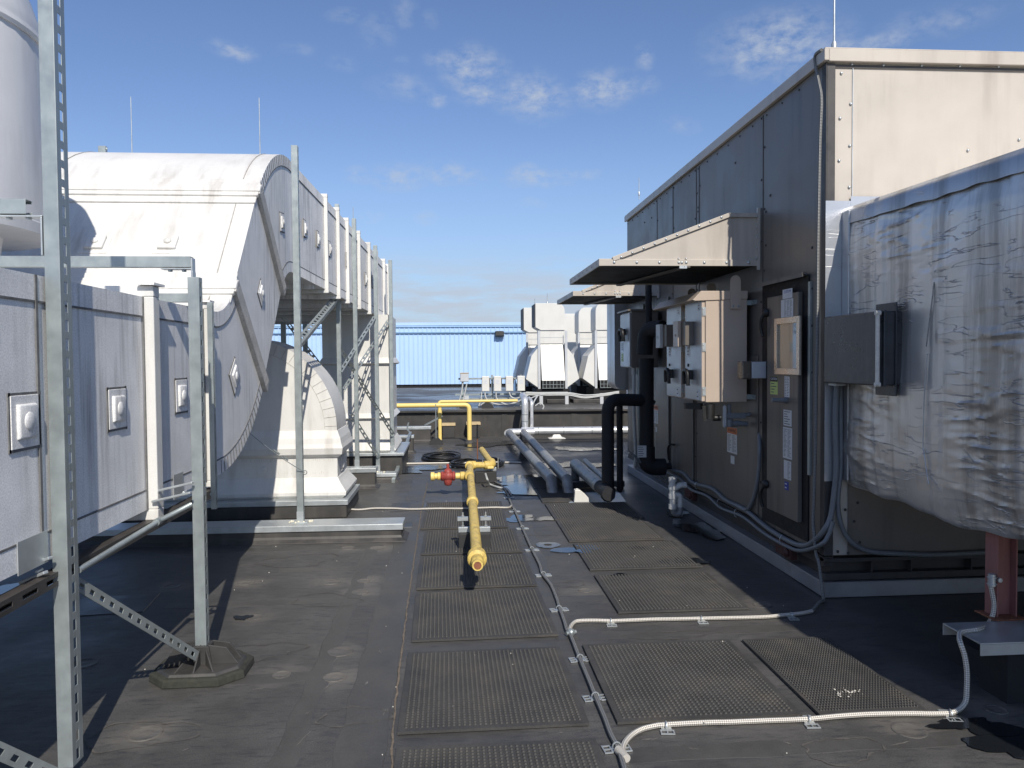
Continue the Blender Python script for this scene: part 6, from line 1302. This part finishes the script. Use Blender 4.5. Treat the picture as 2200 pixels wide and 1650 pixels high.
gq = G(1255, 1050); mb = MB(); mb.box((gq.x-.27, gq.y-.04, .02), (gq.x+.5, gq.y+.06, .09)); mb.box((gq.x-.27, gq.y+.0601, .02), (gq.x+.3, gq.y+.2, .05)); o = mb.build('black_channel', blk_mem, smooth=0, bevel=.004); tag(o, 'black channel lying across the wet mats near the white stand', 'channel')
# ================================================================== middle: yellow gas pipes
GP = thing('gas_pipe', 'weathered yellow gas pipe lying toward the camera with a rusty open end', 'gas pipe', (.19, 7.5, 0))
zg = .235
e0 = G(1026, 1212, zg); e1 = G(1009, 1000, zg)
e1 = V(e1.x, e1.y, zg); dgp = (e1-e0).normalized()
mb = MB(); mb.tube([e0+dgp*.20, e1-dgp*.07], .041, 18); mb.build('pipe_run', yellow, GP, smooth=60)
def coup(c, d, r0, r1, L, nm, m=yellow, par=GP):
    b = MB(); n = 7; pts = [c+d*(L*(i/n-.5)) for i in range(n+1)]; rs = [r0, r1*1.04, r1, r1, r1, r1, r1*1.04, r0]; b.tube(pts, rs, 18); return b.build(nm, m, par, smooth=50)
coup(e0+dgp*.17, dgp, .045, .064, .12, 'reducer'); coup(e0+dgp*.07, dgp, .036, .043, .13, 'end_nipple')
mb = MB(); mb.tube([e0-dgp*.035, e0+dgp*.02], .037, 16); mb.tube([e0-dgp*.0375, e0-dgp*.036], .026, 14, mi=1); mb.build('rusty_mouth', [yellow, rust], GP, smooth=50)
cm_ = G(1015, 1078, zg); coup(V(cm_.x, cm_.y, zg), dgp, .045, .055, .09, 'coupling')
tee = G(1008, 1022, zg); tee = V(tee.x, tee.y, zg); coup(tee, dgp, .046, .058, .17, 'tee_fitting')
side = V(-1, .0, 0)
coup(e1-dgp*.03, dgp, .045, .058, .09, 'elbow_collar')
mb = MB(); k1 = e1+V(.27, 0, 0); mb.tube(bend([e1-dgp*.05, e1+dgp*.03, k1, k1+V(-.0, .0, .001)], .08, 6)[:-1], .041, 16); mb.build('cross_pipe', yellow, GP, smooth=60)
mb = MB(); mb.tube(bend([e1-dgp*.04, e1+dgp*.035, e1+V(.08, .035, 0)], .07, 6), .054, 16); mb.tube(bend([k1+V(-.08, .0, 0), k1+V(.02, .02, 0), k1+V(.02, .14, .02)], .09, 6), .056, 16); mb.build('elbows', yellow, GP, smooth=60)
far = G(1035, 966, zg+.06); mb = MB(); mb.tube([k1+V(.02, .08, .01), V(far.x, far.y, zg+.06)], .043, 16); mb.build('rear_pipe', yellow, GP, smooth=60)
coup(tee+V(-.08, 0, 0), side, .040, .050, .06, 'branch_collar')
mb = MB(); mb.tube([tee, tee+side*.16], .038, 16); mb.tube([tee+side*.33, tee+side*.42], .036, 16); mb.build('branch_pipe', yellow2, GP, smooth=60); coup(tee+side*.43, side, .040, .050, .05, 'branch_cap', yellow2); coup(tee+side*.355, side, .040, .046, .035, 'branch_collar', yellow2)
VL = thing('gas_valve', 'red plug valve on the side branch of the yellow gas pipe', 'valve', (tee.x-.25, tee.y, zg)); cv = tee+side*.25
mb = MB(); mb.lathe([(.042, -.085), (.055, -.075), (.058, -.06), (.048, -.05), (.062, -.02), (.066, 0), (.062, .02), (.048, .05), (.058, .06), (.055, .075), (.042, .085)], cv, 18, (1,0,0)); mb.build('valve_body', red_p, VL, smooth=45)
mb = MB(); mb.lathe([(.03, -.11), (.042, -.10), (.050, -.06), (.055, 0), (.050, .05), (.045, .07), (.03, .085), (.018, .09), (.016, .14), (.010, .145)], cv, 16); mb.build('bonnet', red_p, VL, smooth=45)
mb = MB()
for k in range(6):
    q = math.pi*k/3; 
    for s_ in (-.065, .065): mb.cyl(cv+V(s_-.008, .05*math.cos(q), .05*math.sin(q)), cv+V(s_+.008, .05*math.cos(q), .05*math.sin(q)), .009, 6)
mb.build('flange_bolts', red_p, VL, smooth=40)
# support blocks
def pblock(c, w, d, h, name_lb, strut=True):
    t = thing('pipe_block', name_lb, 'pipe support', (c.x, c.y, 0), 'black rubber blocks under the yellow pipes')
    b = MB(); b.loft([[(c.x-w_, c.y-d/2, z), (c.x+w_, c.y-d/2, z), (c.x+w_, c.y+d/2, z), (c.x-w_, c.y+d/2, z)] for w_, z in ((w/2*1.02, .005), (w/2, .03), (w/2*.99, h))]); b.build('rubber_block', rubber, t, smooth=0, bevel=.006)
    b = MB(); channel(b, (c.x-w/2, c.y, h+.022), (c.x+w/2, c.y, h+.022), (0,-1,0), w=.041, d=.041, slots=(False, False)); b.build('strut', galv2, t, smooth=0, bevel=.002)
    if strut:
        b = MB()
        for sg in (-1, 1):
            x = c.x+sg*w*.36; channel(b, (x-.045, c.y, h+.115), (x+.045, c.y, h+.115), (0,-1,0), w=.03, d=.035, slots=(False, False)); b.cyl((x, c.y+.015, h+.04), (x, c.y+.015, h+.17), .006, 8); b.cyl((x, c.y+.015, h+.132), (x, c.y+.015, h+.142), .012, 6); b.cyl((x, c.y+.015, h+.044), (x, c.y+.015, h+.056), .013, 6)
        b.build('threaded_rod_and_strut', galv2, t, smooth=40)
    return t
cb0 = G(1020, 1182); pblock(V(cb0.x, cb0.y+.05, 0), .27, .12, .14, 'black rubber block with strut and threaded rods under the front of the yellow pipe')
cb1 = G(1044, 1038); pblock(V(cb1.x, cb1.y+.06, 0), .28, .14, .15, 'black rubber block under the elbow of the yellow pipe', False)
mb = MB(); mb.box((k1.x-.04, k1.y-.05, .195), (k1.x+.04, k1.y+.03, .222)); mb.build('saddle', yellow2, GP, smooth=0, bevel=.004)
mb = MB(); c_ = G(1062, 1020, .2); mb.cyl((k1.x+.10, k1.y, .19), (k1.x+.10, k1.y, .33), .006, 8); mb.cyl((k1.x-.10, k1.y, .19), (k1.x-.10, k1.y, .30), .006, 8); o = mb.build('threaded_rods', galv2, GP, smooth=50)
hose('flexible_conduit', [G(1043, 1018, .16), G(1047, 1030, .12), G(1052, 1040, .03), G(1070, 1047, .02), G(1088, 1050, .02), G(1098, 1062, .02)], .013, cond_l, 'pale flexible conduit dropping from the rear pipe block')
mb = MB(); r0_ = G(1026, 988); ztop = PY(1027, 912, r0_.y).z; mb.tube([(r0_.x, r0_.y, 0), (r0_.x, r0_.y, ztop*.62)], .009, 8); mb.tube([(r0_.x, r0_.y, ztop*.60), (r0_.x+.002, r0_.y, ztop)], .014, 8, mi=1); mb.lathe([(.022, 0), (.022, .012), (.012, .014)], (r0_.x, r0_.y, 0), 10); o = mb.build('rusty_rod', [rust, blk_cable], smooth=60); tag(o, 'thin upright rusty rod with a black top behind the yellow pipe', 'rod')
# hose coils
def coil(px, py, rx, ry, nn, seed, lb):
    c = G(px, py); rr = random.Random(seed); b = MB(); t = thing('hose_coil', lb, 'hose', (c.x, c.y, 0), 'coils of black hose on the roof')
    for k in range(nn):
        ox, oy = rr.uniform(-.04, .04), rr.uniform(-.05, .05); s = rr.uniform(.72, 1.05); z = .014+.012*(k % 5); ph = rr.uniform(0, 6)
        b.tube([(c.x+ox+rx*s*math.cos(a), c.y+oy+ry*s*math.sin(a), z+.008*math.sin(a*2+ph)) for a in [2*math.pi*i/30 for i in range(31)]], .0105, 7)
    b.build('hose', blk_cable, t, smooth=60); return t
coil(952, 986, .30, .42, 9, 1, 'left coil of black hose lying on the roof'); coil(1003, 1000, .24, .36, 9, 5, 'middle coil of black hose behind the red valve'); coil(1062, 998, .16, .36, 7, 8, 'right coil of black hose beside the rear pipe block')
# far roof line cable
hose('roof_cable', [G(862, 996, .012), G(930, 995, .012), G(1010, 994, .012), G(1060, 993, .012), G(1120, 994, .012)], .013, rope_l, 'far pale cable lying straight across the roof beyond the hose coils', 'cable', 'braided cables on the roof')
# ---- overhead yellow pipe
YP = thing('gas_pipe', 'clean yellow pipe running out from the left duct and bending down to the roof', 'gas pipe', (-.3, 15, 0))
Yy = 14.9; a = PY(760, 873, Yy-.2); b_ = PY(1008, 870, Yy); d_ = G(1008, 946); zt_ = PY(900, 871, Yy).z
mb = MB(); mb.tube(bend([(a.x, Yy, zt_), (b_.x, Yy, zt_), (b_.x, Yy, .02)], .10, 8), .045, 16); mb.build('pipe_run', yellow2, YP, smooth=60)
mb = MB(); x = PY(945, 900, Yy+.3).x; mb.tube([(x, Yy+.3, zt_), (x, Yy+.3, .03)], .036, 14); mb.tube([(x, Yy+.3, zt_-.12), (x, Yy+.3, zt_-.20)], .042, 14); mb.build('branch_leg', yellow2, YP, smooth=60)
mb = MB(); mb.lathe([(.11, 0), (.07, .05), (.05, .055)], (b_.x, Yy, 0), 12); o = mb.build('pipe_boot', blk_mem, smooth=40); tag(o, 'black rubber boot around the foot of the tall yellow pipe', 'pipe boot')
YQ = thing('gas_pipe', 'far yellow pipe lying on the upper roof behind the tangle of conduits', 'gas pipe', (.5, 17, UZ)); Y2_ = 17.3; zq = PY(1000, 862, Y2_).z
x0 = PY(943, 862, Y2_).x; x1 = PY(1112, 862, Y2_).x; mb = MB(); mb.tube(bend([(x0, Y2_, UZ+.02), (x0, Y2_, zq), (x1, Y2_, zq)], .06), .032, 12); mb.build('pipe_run', yellow2, YQ, smooth=60)
mb = MB(); 
for px in (1000, 1047): g_ = PY(px, 870, Y2_); mb.loft([[(g_.x-w, Y2_-.1, z), (g_.x+w, Y2_-.1, z), (g_.x+w, Y2_+.1, z), (g_.x-w, Y2_+.1, z)] for w, z in ((.14, UZ), (.12, UZ+.06), (.03, zq-.035))])
mb.build('black_feet', rubber, YQ, smooth=0)
# thin rod with foot + small black foot blocks
mb = MB(); g_ = G(937, 955); mb.tube([(g_.x, g_.y, .02), (g_.x, g_.y, PY(936, 868, g_.y).z)], .009, 8); mb.loft([[(g_.x-w, g_.y-.08, z), (g_.x+w, g_.y-.08, z), (g_.x+w, g_.y+.08, z), (g_.x-w, g_.y+.08, z)] for w, z in ((.13, 0), (.12, .05), (.05, .12))], mi=1); o = mb.build('hanger_rod', [galv, rubber], smooth=40); tag(o, 'thin galvanised rod on a black foot holding the clean yellow pipe', 'rod')
for (px0, px1, py0, py1, lb) in ((950, 978, 941, 912, 'left'), (1003, 1032, 941, 910, 'right')):
    g_ = G((px0+px1)/2, py0); w = (px1-px0)/2*g_.y/FPX; z1 = PY(px0, py1, g_.y).z; t = thing('conduit_block', 'black block with tan wooden cap at the roof step, %s of two' % lb, 'block', (g_.x, g_.y, 0), 'black blocks with tan caps')
    mb = MB(); mb.box((g_.x-w*.95, g_.y, 0), (g_.x+w*.95, g_.y+.28, z1-.03)); mb.build('block_body', blk_mem, t, smooth=0, bevel=.01); mb = MB(); mb.box((g_.x-w*1.05, g_.y-.02, z1-.03), (g_.x+w*1.05, g_.y+.3, z1+.02)); mb.build('wooden_cap', wood, t, smooth=0, bevel=.006)
# ---- disconnect switch rack
YK = 17.6
RK = thing('switch_rack', 'galvanised strut rack carrying the white switch boxes before the blue building', 'rack', (.6, YK, UZ), None)
def kx(px): return PY(px, 840, YK).x
def kz(py, px=1000): return PY(px, py, YK).z
for (xa, xb_, py, w) in ((985, 1128, 814, .041), (978, 1130, 848, .041), (990, 1128, 857, .03), (985, 1125, 863, .041)):
    mb = MB(); channel(mb, (kx(xa), YK+.06, kz(py)), (kx(xb_), YK+.06, kz(py)), (0,-1,0), w=w, d=.03, slots=(False, False)); mb.build('rail', galv, RK, smooth=0)
for px in (994, 1058, 1120):
    mb = MB(); channel(mb, (kx(px), YK+.10, UZ), (kx(px), YK+.10, kz(806)), (0,-1,0), w=.045, d=.03, slots=(False, False)); mb.build('upright', galv, RK, smooth=0)
def sbox(pxa, pxb, pya, pyb, lb, tan_top=False, first=[None]):
    xa, xb_ = kx(pxa), kx(pxb); za, zb_ = kz(pyb), kz(pya); t = thing('switch_box', lb, 'switch box', ((xa+xb_)/2, YK, za), 'white switch boxes on the rack')
    b = MB(); b.box((xa, YK-.10, za), (xb_, YK+.03, zb_)); b.build('enclosure', grey_p if tan_top else white_p, t, smooth=0, bevel=.006)
    b = MB(); b.box((xa+.008, YK-.112, za+.008), (xb_-.008, YK-.1005, zb_-.008)); b.build('cover', grey_p if tan_top else white_p, t, smooth=0, bevel=.003)
    if tan_top: b = MB(); b.box((xa-.01, YK-.12, zb_+.0005), (xb_+.01, YK+.04, zb_+.015)); b.build('top_lip', wood, t, smooth=0)
    else:
        b = MB(); b.box((xb_+.0005, YK-.07, (za+zb_)/2), (xb_+.02, YK-.02, zb_-.05)); b.build('switch_lever', blk_cable, t, smooth=0)
        label(t, ((xa+xb_)/2, YK-.1125, za+(zb_-za)*.62), 'y', .09, .10, rows=4, rowm=grey_p)
    return t
sbox(989, 1007, 802, 820, 'smallest grey switch box with a tan top, left end of the rack', True)
for i, (p0_, p1_) in enumerate(((1035, 1051), (1060.5, 1076.5), (1086, 1102), (1111, 1127))): sbox(p0_, p1_, 808.5, 841, 'tall white switch box, '+['first','second','third','fourth'][i]+' from the left on the rack')
mb = MB(); mb.box((kx(996), YK-.04, kz(858)), (kx(1007), YK+.03, kz(850))); o = mb.build('junction_box', grey_p, smooth=0); tag(o, 'little square grey box low on the left of the rack', 'control box')
mb = MB(); mb.lathe([(.05, 0), (.06, .05), (.045, .1), (.05, .22), (.03, .28)], (kx(1106), YK+.12, kz(842)), 14); o = mb.build('beacon_unit', mat('blue_grey_plastic', (.12, .22, .40), .4), smooth=50); tag(o, 'small blue topped fitting between the third and fourth switch boxes', 'fitting')
# tangle of conduits
cg = 'grey conduits looping below the switch rack'
def K(px, py, dy=0): return PY(px, py, YK-.06+dy)
cc = [([(1042,842),(1043,852),(1050,862),(1066,868),(1090,870),(1110,864),(1125,856)], 'looping from the first tall switch box'), ([(1066,842),(1067,856),(1080,866),(1095,869),(1112,860)], 'looping from the second tall switch box'), ([(1094,842),(1098,852),(1108,856),(1122,852),(1135,850)], 'looping from the third tall switch box'), ([(1118,842),(1124,854),(1138,856),(1155,850),(1180,846),(1210,846)], 'looping right from the fourth tall switch box'),
 ([(1035,842),(1033,860),(1026,880),(1020,903)], 'falling straight from the first box to the right block'), ([(1112,862),(1075,862),(1045,863),(1028,878),(1018,903)], 'bundled curve reaching the right block'), ([(995,820),(990,850),(980,880),(968,910)], 'falling from the small grey box to the left block'), ([(1003,824),(996,856),(985,884),(973,910)], 'second one falling to the left block'), ([(1105,868),(1103,900),(1102,930)], 'hanging down the roof step')]
for pts, lb in cc: hose('flexible_conduit', [K(x, y, -.02*i) for i, (x, y) in enumerate(pts)], .016, cond_l, 'thin grey conduit '+lb, 'conduit', cg, 5, 8)
for k, (y0_, y1_, y2_) in enumerate(((843, 852, 844), (845, 856, 846), (848, 858, 848))):
    hose('flexible_conduit', [PY(1130, y0_, 17.8), PY(1165, y0_+1, 17.8), PY(1220, y0_+1, 17.8), PY(1255, y1_-3, 17.8), PY(1290, y2_+3, 17.8), PY(1330, y2_-3, 17.8)], .016, cond_l, 'long grey conduit swagged below the white fans, '+['upper','middle','lower'][k]+' one', 'conduit', cg, 6, 8)
hose('flexible_conduit', [PY(1155, 850, 16.3), PY(1146, 866, 16.0), PY(1141, 890, 15.6), PY(1141, 915, 15.2), PY(1135, 932, 15.0)], .016, cond_l, 'grey conduit falling beside the upright silver pipes', 'conduit', cg)
hose('flexible_conduit', [PY(1150, 872, 16.3), PY(1160, 866, 16.3), PY(1168, 872, 16.3), PY(1166, 879, 16.3)], .014, cond_l, 'small loop of grey conduit right of the silver uprights', 'conduit', cg)
mb = MB(); mb.bar(PY(912, 914, 15.6), PY(950, 894, 15.8), .03, .03); o = mb.build('leaning_strut', galv, smooth=0); tag(o, 'short thin strut leaning near the left tan capped block', 'strut')

# ---- white exhaust fans
YF_ = 19.2
def fan(cx, Yf, flip, lb, s=.97, zb_=.99):
    """inlet skirt with wings below, hood box on top opening to one side"""
    t = thing('exhaust_fan', lb, 'exhaust fan', (cx, Yf, UZ), 'white rooftop exhaust fans'); fx = -1 if flip else 1
    def X(u): return cx+fx*u*s
    def Z(v): return zb_+v*s
    hw = .29
    b = MB()  # central skirt panel, leaning out
    b.loft([[(X(-hw), Yf-.62*s, Z(.10)), (X(hw), Yf-.62*s, Z(.10)), (X(hw), Yf+.62*s, Z(.10)), (X(-hw), Yf+.62*s, Z(.10))], [(X(-hw), Yf-.30*s, Z(1.03)), (X(hw), Yf-.30*s, Z(1.03)), (X(hw), Yf+.30*s, Z(1.03)), (X(-hw), Yf+.30*s, Z(1.03))]], cap=False)
    b.build('inlet_skirt', white_p, t, smooth=0)
    b = MB()
    b.loft([[(X(-hw), Yf-.61*s, Z(-.10)), (X(hw-.04), Yf-.61*s, Z(-.10)), (X(hw-.04), Yf+.61*s, Z(-.10)), (X(-hw), Yf+.61*s, Z(-.10))], [(X(-hw+.02), Yf-.615*s, Z(.098)), (X(hw-.002), Yf-.615*s, Z(.098)), (X(hw-.002), Yf+.615*s, Z(.098)), (X(-hw+.02), Yf+.615*s, Z(.098))]])
    b.build('inlet_void', dark_void, t, smooth=0)
    b = MB()
    for k in range(7): x = X(-hw+.02+(2*hw-.05)*k/6); b.bar((x, Yf-.622*s, Z(-.10)), (x, Yf-.622*s, Z(.098)), .010, .006, (0,1,0))
    for v in (-.09, .0): b.bar((X(-hw), Yf-.624*s, Z(v)), (X(hw-.03), Yf-.624*s, Z(v)), .006, .010)
    b.build('inlet_grille', galv, t, smooth=0)
    for sg in (-1, 1):   # faceted side wings
        b = MB(); w0 = hw+.03
        sec = [(sg*w0, -.12), (sg*(w0+.36), .14), (sg*(w0+.22), .72), (sg*(w0), 1.0)]
        b.prism([(X(u), Z(v)) for u, v in sec], 'y', Yf-.45*s, Yf+.45*s); b.build('side_wing', white_p, t, smooth=0, bevel=.004)
    b = MB(); b.box((X(-.30), Yf-.33*s, Z(1.035)), (X(.30), Yf+.33*s, Z(1.36))); b.build('neck', white_p, t, smooth=0, bevel=.004)
    b = MB(); b.box((X(-.31), Yf-.335*s, Z(1.355)), (X(.32), Yf+.34*s, Z(1.375))); b.box((X(-.31), Yf-.336*s, Z(1.19)), (X(.31), Yf+.33*s, Z(1.20))); b.build('joint_line', grey_p, t, smooth=0)
    b = MB(); 
    prof_ = [(-.42, 1.45), (-.28, 1.375), (.33, 1.375), (.33, 1.86)]+[(.33-.18+.18*math.cos(a), 1.86+.20*math.sin(a)) for a in [math.pi/2*i/6 for i in range(1, 7)]]+[(-.42, 2.06)]
    b.prism([(X(u), Z(v)) for u, v in prof_], 'y', Yf-.36*s, Yf+.36*s); b.build('discharge_hood', white_p, t, smooth=0, bevel=.005)
    b = MB(); b.box((X(-.445), Yf-.34*s, Z(1.47)), (X(-.4205), Yf+.34*s, Z(2.04))); b.build('hood_opening', mat('dark_louvre_opening', (.03, .033, .04), .6) if 'dark_louvre_opening' not in MATS else MATS['dark_louvre_opening'], t, smooth=0)
    for u in (-.345, .345):
        b = MB(); b.box((X(u)-.03, Yf-.49*s, UZ), (X(u)+.03, Yf-.455*s, Z(1.36))); b.build('frame_post', grey_p, t, smooth=0, bevel=.003)
    b = MB(); b.box((X(-.42), Yf-.55*s, UZ), (X(.42), Yf+.55*s, Z(-.11))); b.build('dark_base', dark_void, t, smooth=0)
    return t
cxA = PY(1188, 780, YF_-.5).x
fan(cxA, YF_, False, 'front white exhaust fan with its dark hood opening facing left')
cxB = PY(1310, 780, YF_-.5).x
fan(cxB, YF_, True, 'right front white exhaust fan half hidden by the unit')
fan(PY(1158, 780, YF_+1.6).x, YF_+1.9, False, 'rear white exhaust fan peeking out left of the front one', .98)
fan(PY(1268, 780, YF_+1.6).x, YF_+1.9, True, 'rear white exhaust fan between the two front ones', .98)
mb = MB(); a = PY(1212, 674, 22.5); c = PY(1255, 742, 22.5); mb.box((a.x-.4, 22.5, UZ+.1), (c.x+.1, 23.5, a.z)); o = mb.build('white_box_unit', white_p, smooth=0, bevel=.01); tag(o, 'plain white box unit behind and between the exhaust fans', 'rooftop unit')
mb = MB(); 
for px in (1163, 1218, 1293): x = PY(px, 870, 18.2).x; mb.box((x-.04, 18.2, UZ), (x+.04, 18.26, PY(px, 845, 18.2).z))
mb.box((PY(1125, 845, 18.2).x, 18.18, PY(1125, 846.5, 18.2).z), (PY(1220, 845, 18.2).x, 18.27, PY(1220, 842, 18.2).z)); o = mb.build('conduit_stand', grey_p, smooth=0); tag(o, 'pale strut stand with three legs before the white fans', 'stand')
mb = MB()
for (pa_, pb_) in ((1175, 1218), (1232, 1290)): xa, xb_ = PY(pa_, 870, 18.6).x, PY(pb_, 870, 18.6).x; mb.box((xa, 18.6, UZ), (xb_, 19.8, PY(pa_, 858, 18.6).z))
o = mb.build('fan_plinth', blk_mem, smooth=0, bevel=.01); tag(o, 'low black plinths under the white exhaust fans', 'plinth')
rod(1176, 630, 652, 19.3, 'rod above the front white fan', .012); rod(1149, 642, 658, 21.0, 'rod above the rear left white fan', .012); rod(1282, 640, 655, 21.0, 'rod above the rear right white fan', .012)

# ---- blue corrugated building
YB_ = 30.6
BB = thing('blue_building', 'long low light blue corrugated metal building closing the view', 'building', (0, YB_, UZ)); zb0 = PY(900, 826, YB_).z; zb1_ = PY(900, 693, YB_).z; zj1 = PY(900, 703, YB_).z; zj2 = PY(900, 715, YB_).z
def corr(xa, xb_, z0, z1, y, pitch, m, nm, dep=.03):
    b = MB(); x = xa; vs_ = []
    while x < xb_:
        for dx, dy in ((0, 0), (pitch*.36, 0), (pitch*.42, -dep), (pitch*.58, -dep), (pitch*.64, 0)): vs_ += [(x+dx, y+dy, z0), (x+dx, y+dy, z1)]
        x += pitch
    n = len(vs_)//2; b.add(vs_, [(2*i, 2*i+2, 2*i+3, 2*i+1) for i in range(n-1)]); return b.build(nm, m, BB, smooth=0)
corr(-22, 16, zb0, zj2, YB_, .18, blue_w, 'corrugated_wall'); corr(-22, 16, zj2+.02, zj1, YB_-.02, .18, blue_w, 'parapet_cladding')
mb = MB(); mb.box((-22, YB_-.06, zj1), (16, YB_+.4, zb1_)); mb.build('parapet_flashing', blue_w, BB, smooth=0)
mb = MB(); mb.box((-22, YB_-.08, zj2-.02), (16, YB_-.03, zj2+.01)); mb.box((-22, YB_-.075, zj1-.005), (16, YB_-.061, zj1+.015)); mb.box((-22, YB_-.075, zb1_-.13), (16, YB_-.061, zb1_-.115)); mb.build('joint_flashing', blue_d, BB, smooth=0)
mb = MB(); mb.box((-22, YB_+.05, UZ), (16, YB_+.4, zb0)); mb.build('dark_base', dark_void, BB, smooth=0)
mb = MB(); mb.box((-22, YB_+.41, UZ), (16, YB_+12, zb1_-.1)); mb.build('building_mass', blue_w, BB, smooth=0)
p = PY(1073, 717, YB_-.05); WLm = thing('wall_lamp', 'dark bronze wall lamp on the blue building', 'wall lamp', (p.x, YB_-.06, p.z)); mb = MB(); hw = .18
mb.loft([[(p.x+sx*hw*k, YB_-.08-d_, p.z+sz*.11*k2) for sx, sz in ((-1,-1),(-.8,-1.2),(.8,-1.2),(1,-1),(1,.7),(.8,1),(-.8,1),(-1,.7))] for k, k2, d_ in ((1, 1, 0), (.96, .85, .16), (.85, .55, .22))]); mb.build('housing', mat('dark_bronze', (.05, .045, .04), .5), WLm, smooth=0)
# distant trees peeking above the building, left
from mathutils import noise as _n
def tree(px, Yt, h, seed, lb):
    r = random.Random(seed); p = PY(px, 700, Yt); t = thing('tree', lb, 'tree', (p.x, Yt, -8)); leafm = MATS.get('distant_foliage') or mat('distant_foliage', (.06, .075, .03), .8, var=.4, scale=2)
    b = MB(); b.tube([(p.x, Yt, -8), (p.x+.2, Yt, -3), (p.x, Yt, h-1.5)], [.35, .25, .1], 8)
    for k in range(5): a = r.uniform(0, 6.28); b.tube([(p.x, Yt, h-5+k*.5), (p.x+2*math.cos(a), Yt+2*math.sin(a), h-2.5+k*.3)], [.12, .04], 6)
    b.build('trunk', rust, t, smooth=50); b = MB()
    for k in range(2600):
        a, bb = r.uniform(0, 6.28), math.acos(r.uniform(-1, 1)); q = V(math.sin(bb)*math.cos(a), math.sin(bb)*math.sin(a), math.cos(bb)); s_ = (r.random()**.4)*(1+.5*_n.noise(q*2.3+V(seed, 0, 0)))
        c = V(p.x, Yt, h-3)+V(q.x*3.6, q.y*3, q.z*3)*s_; u = V(r.gauss(0,1), r.gauss(0,1), r.gauss(0,1)).normalized()*.16; w = u.orthogonal().normalized()*.10; b.add([c-u, c-w, c+u, c+w], [(0,1,2,3)])
    b.build('crown', leafm, t, smooth=0, recalc=False)
tree(612, 60, PY(612, 682, 60).z, 3, 'leafy tree top just visible over the blue building, left'); tree(652, 64, PY(652, 684, 64).z, 6, 'leafy tree top just visible over the blue building, right of the other')
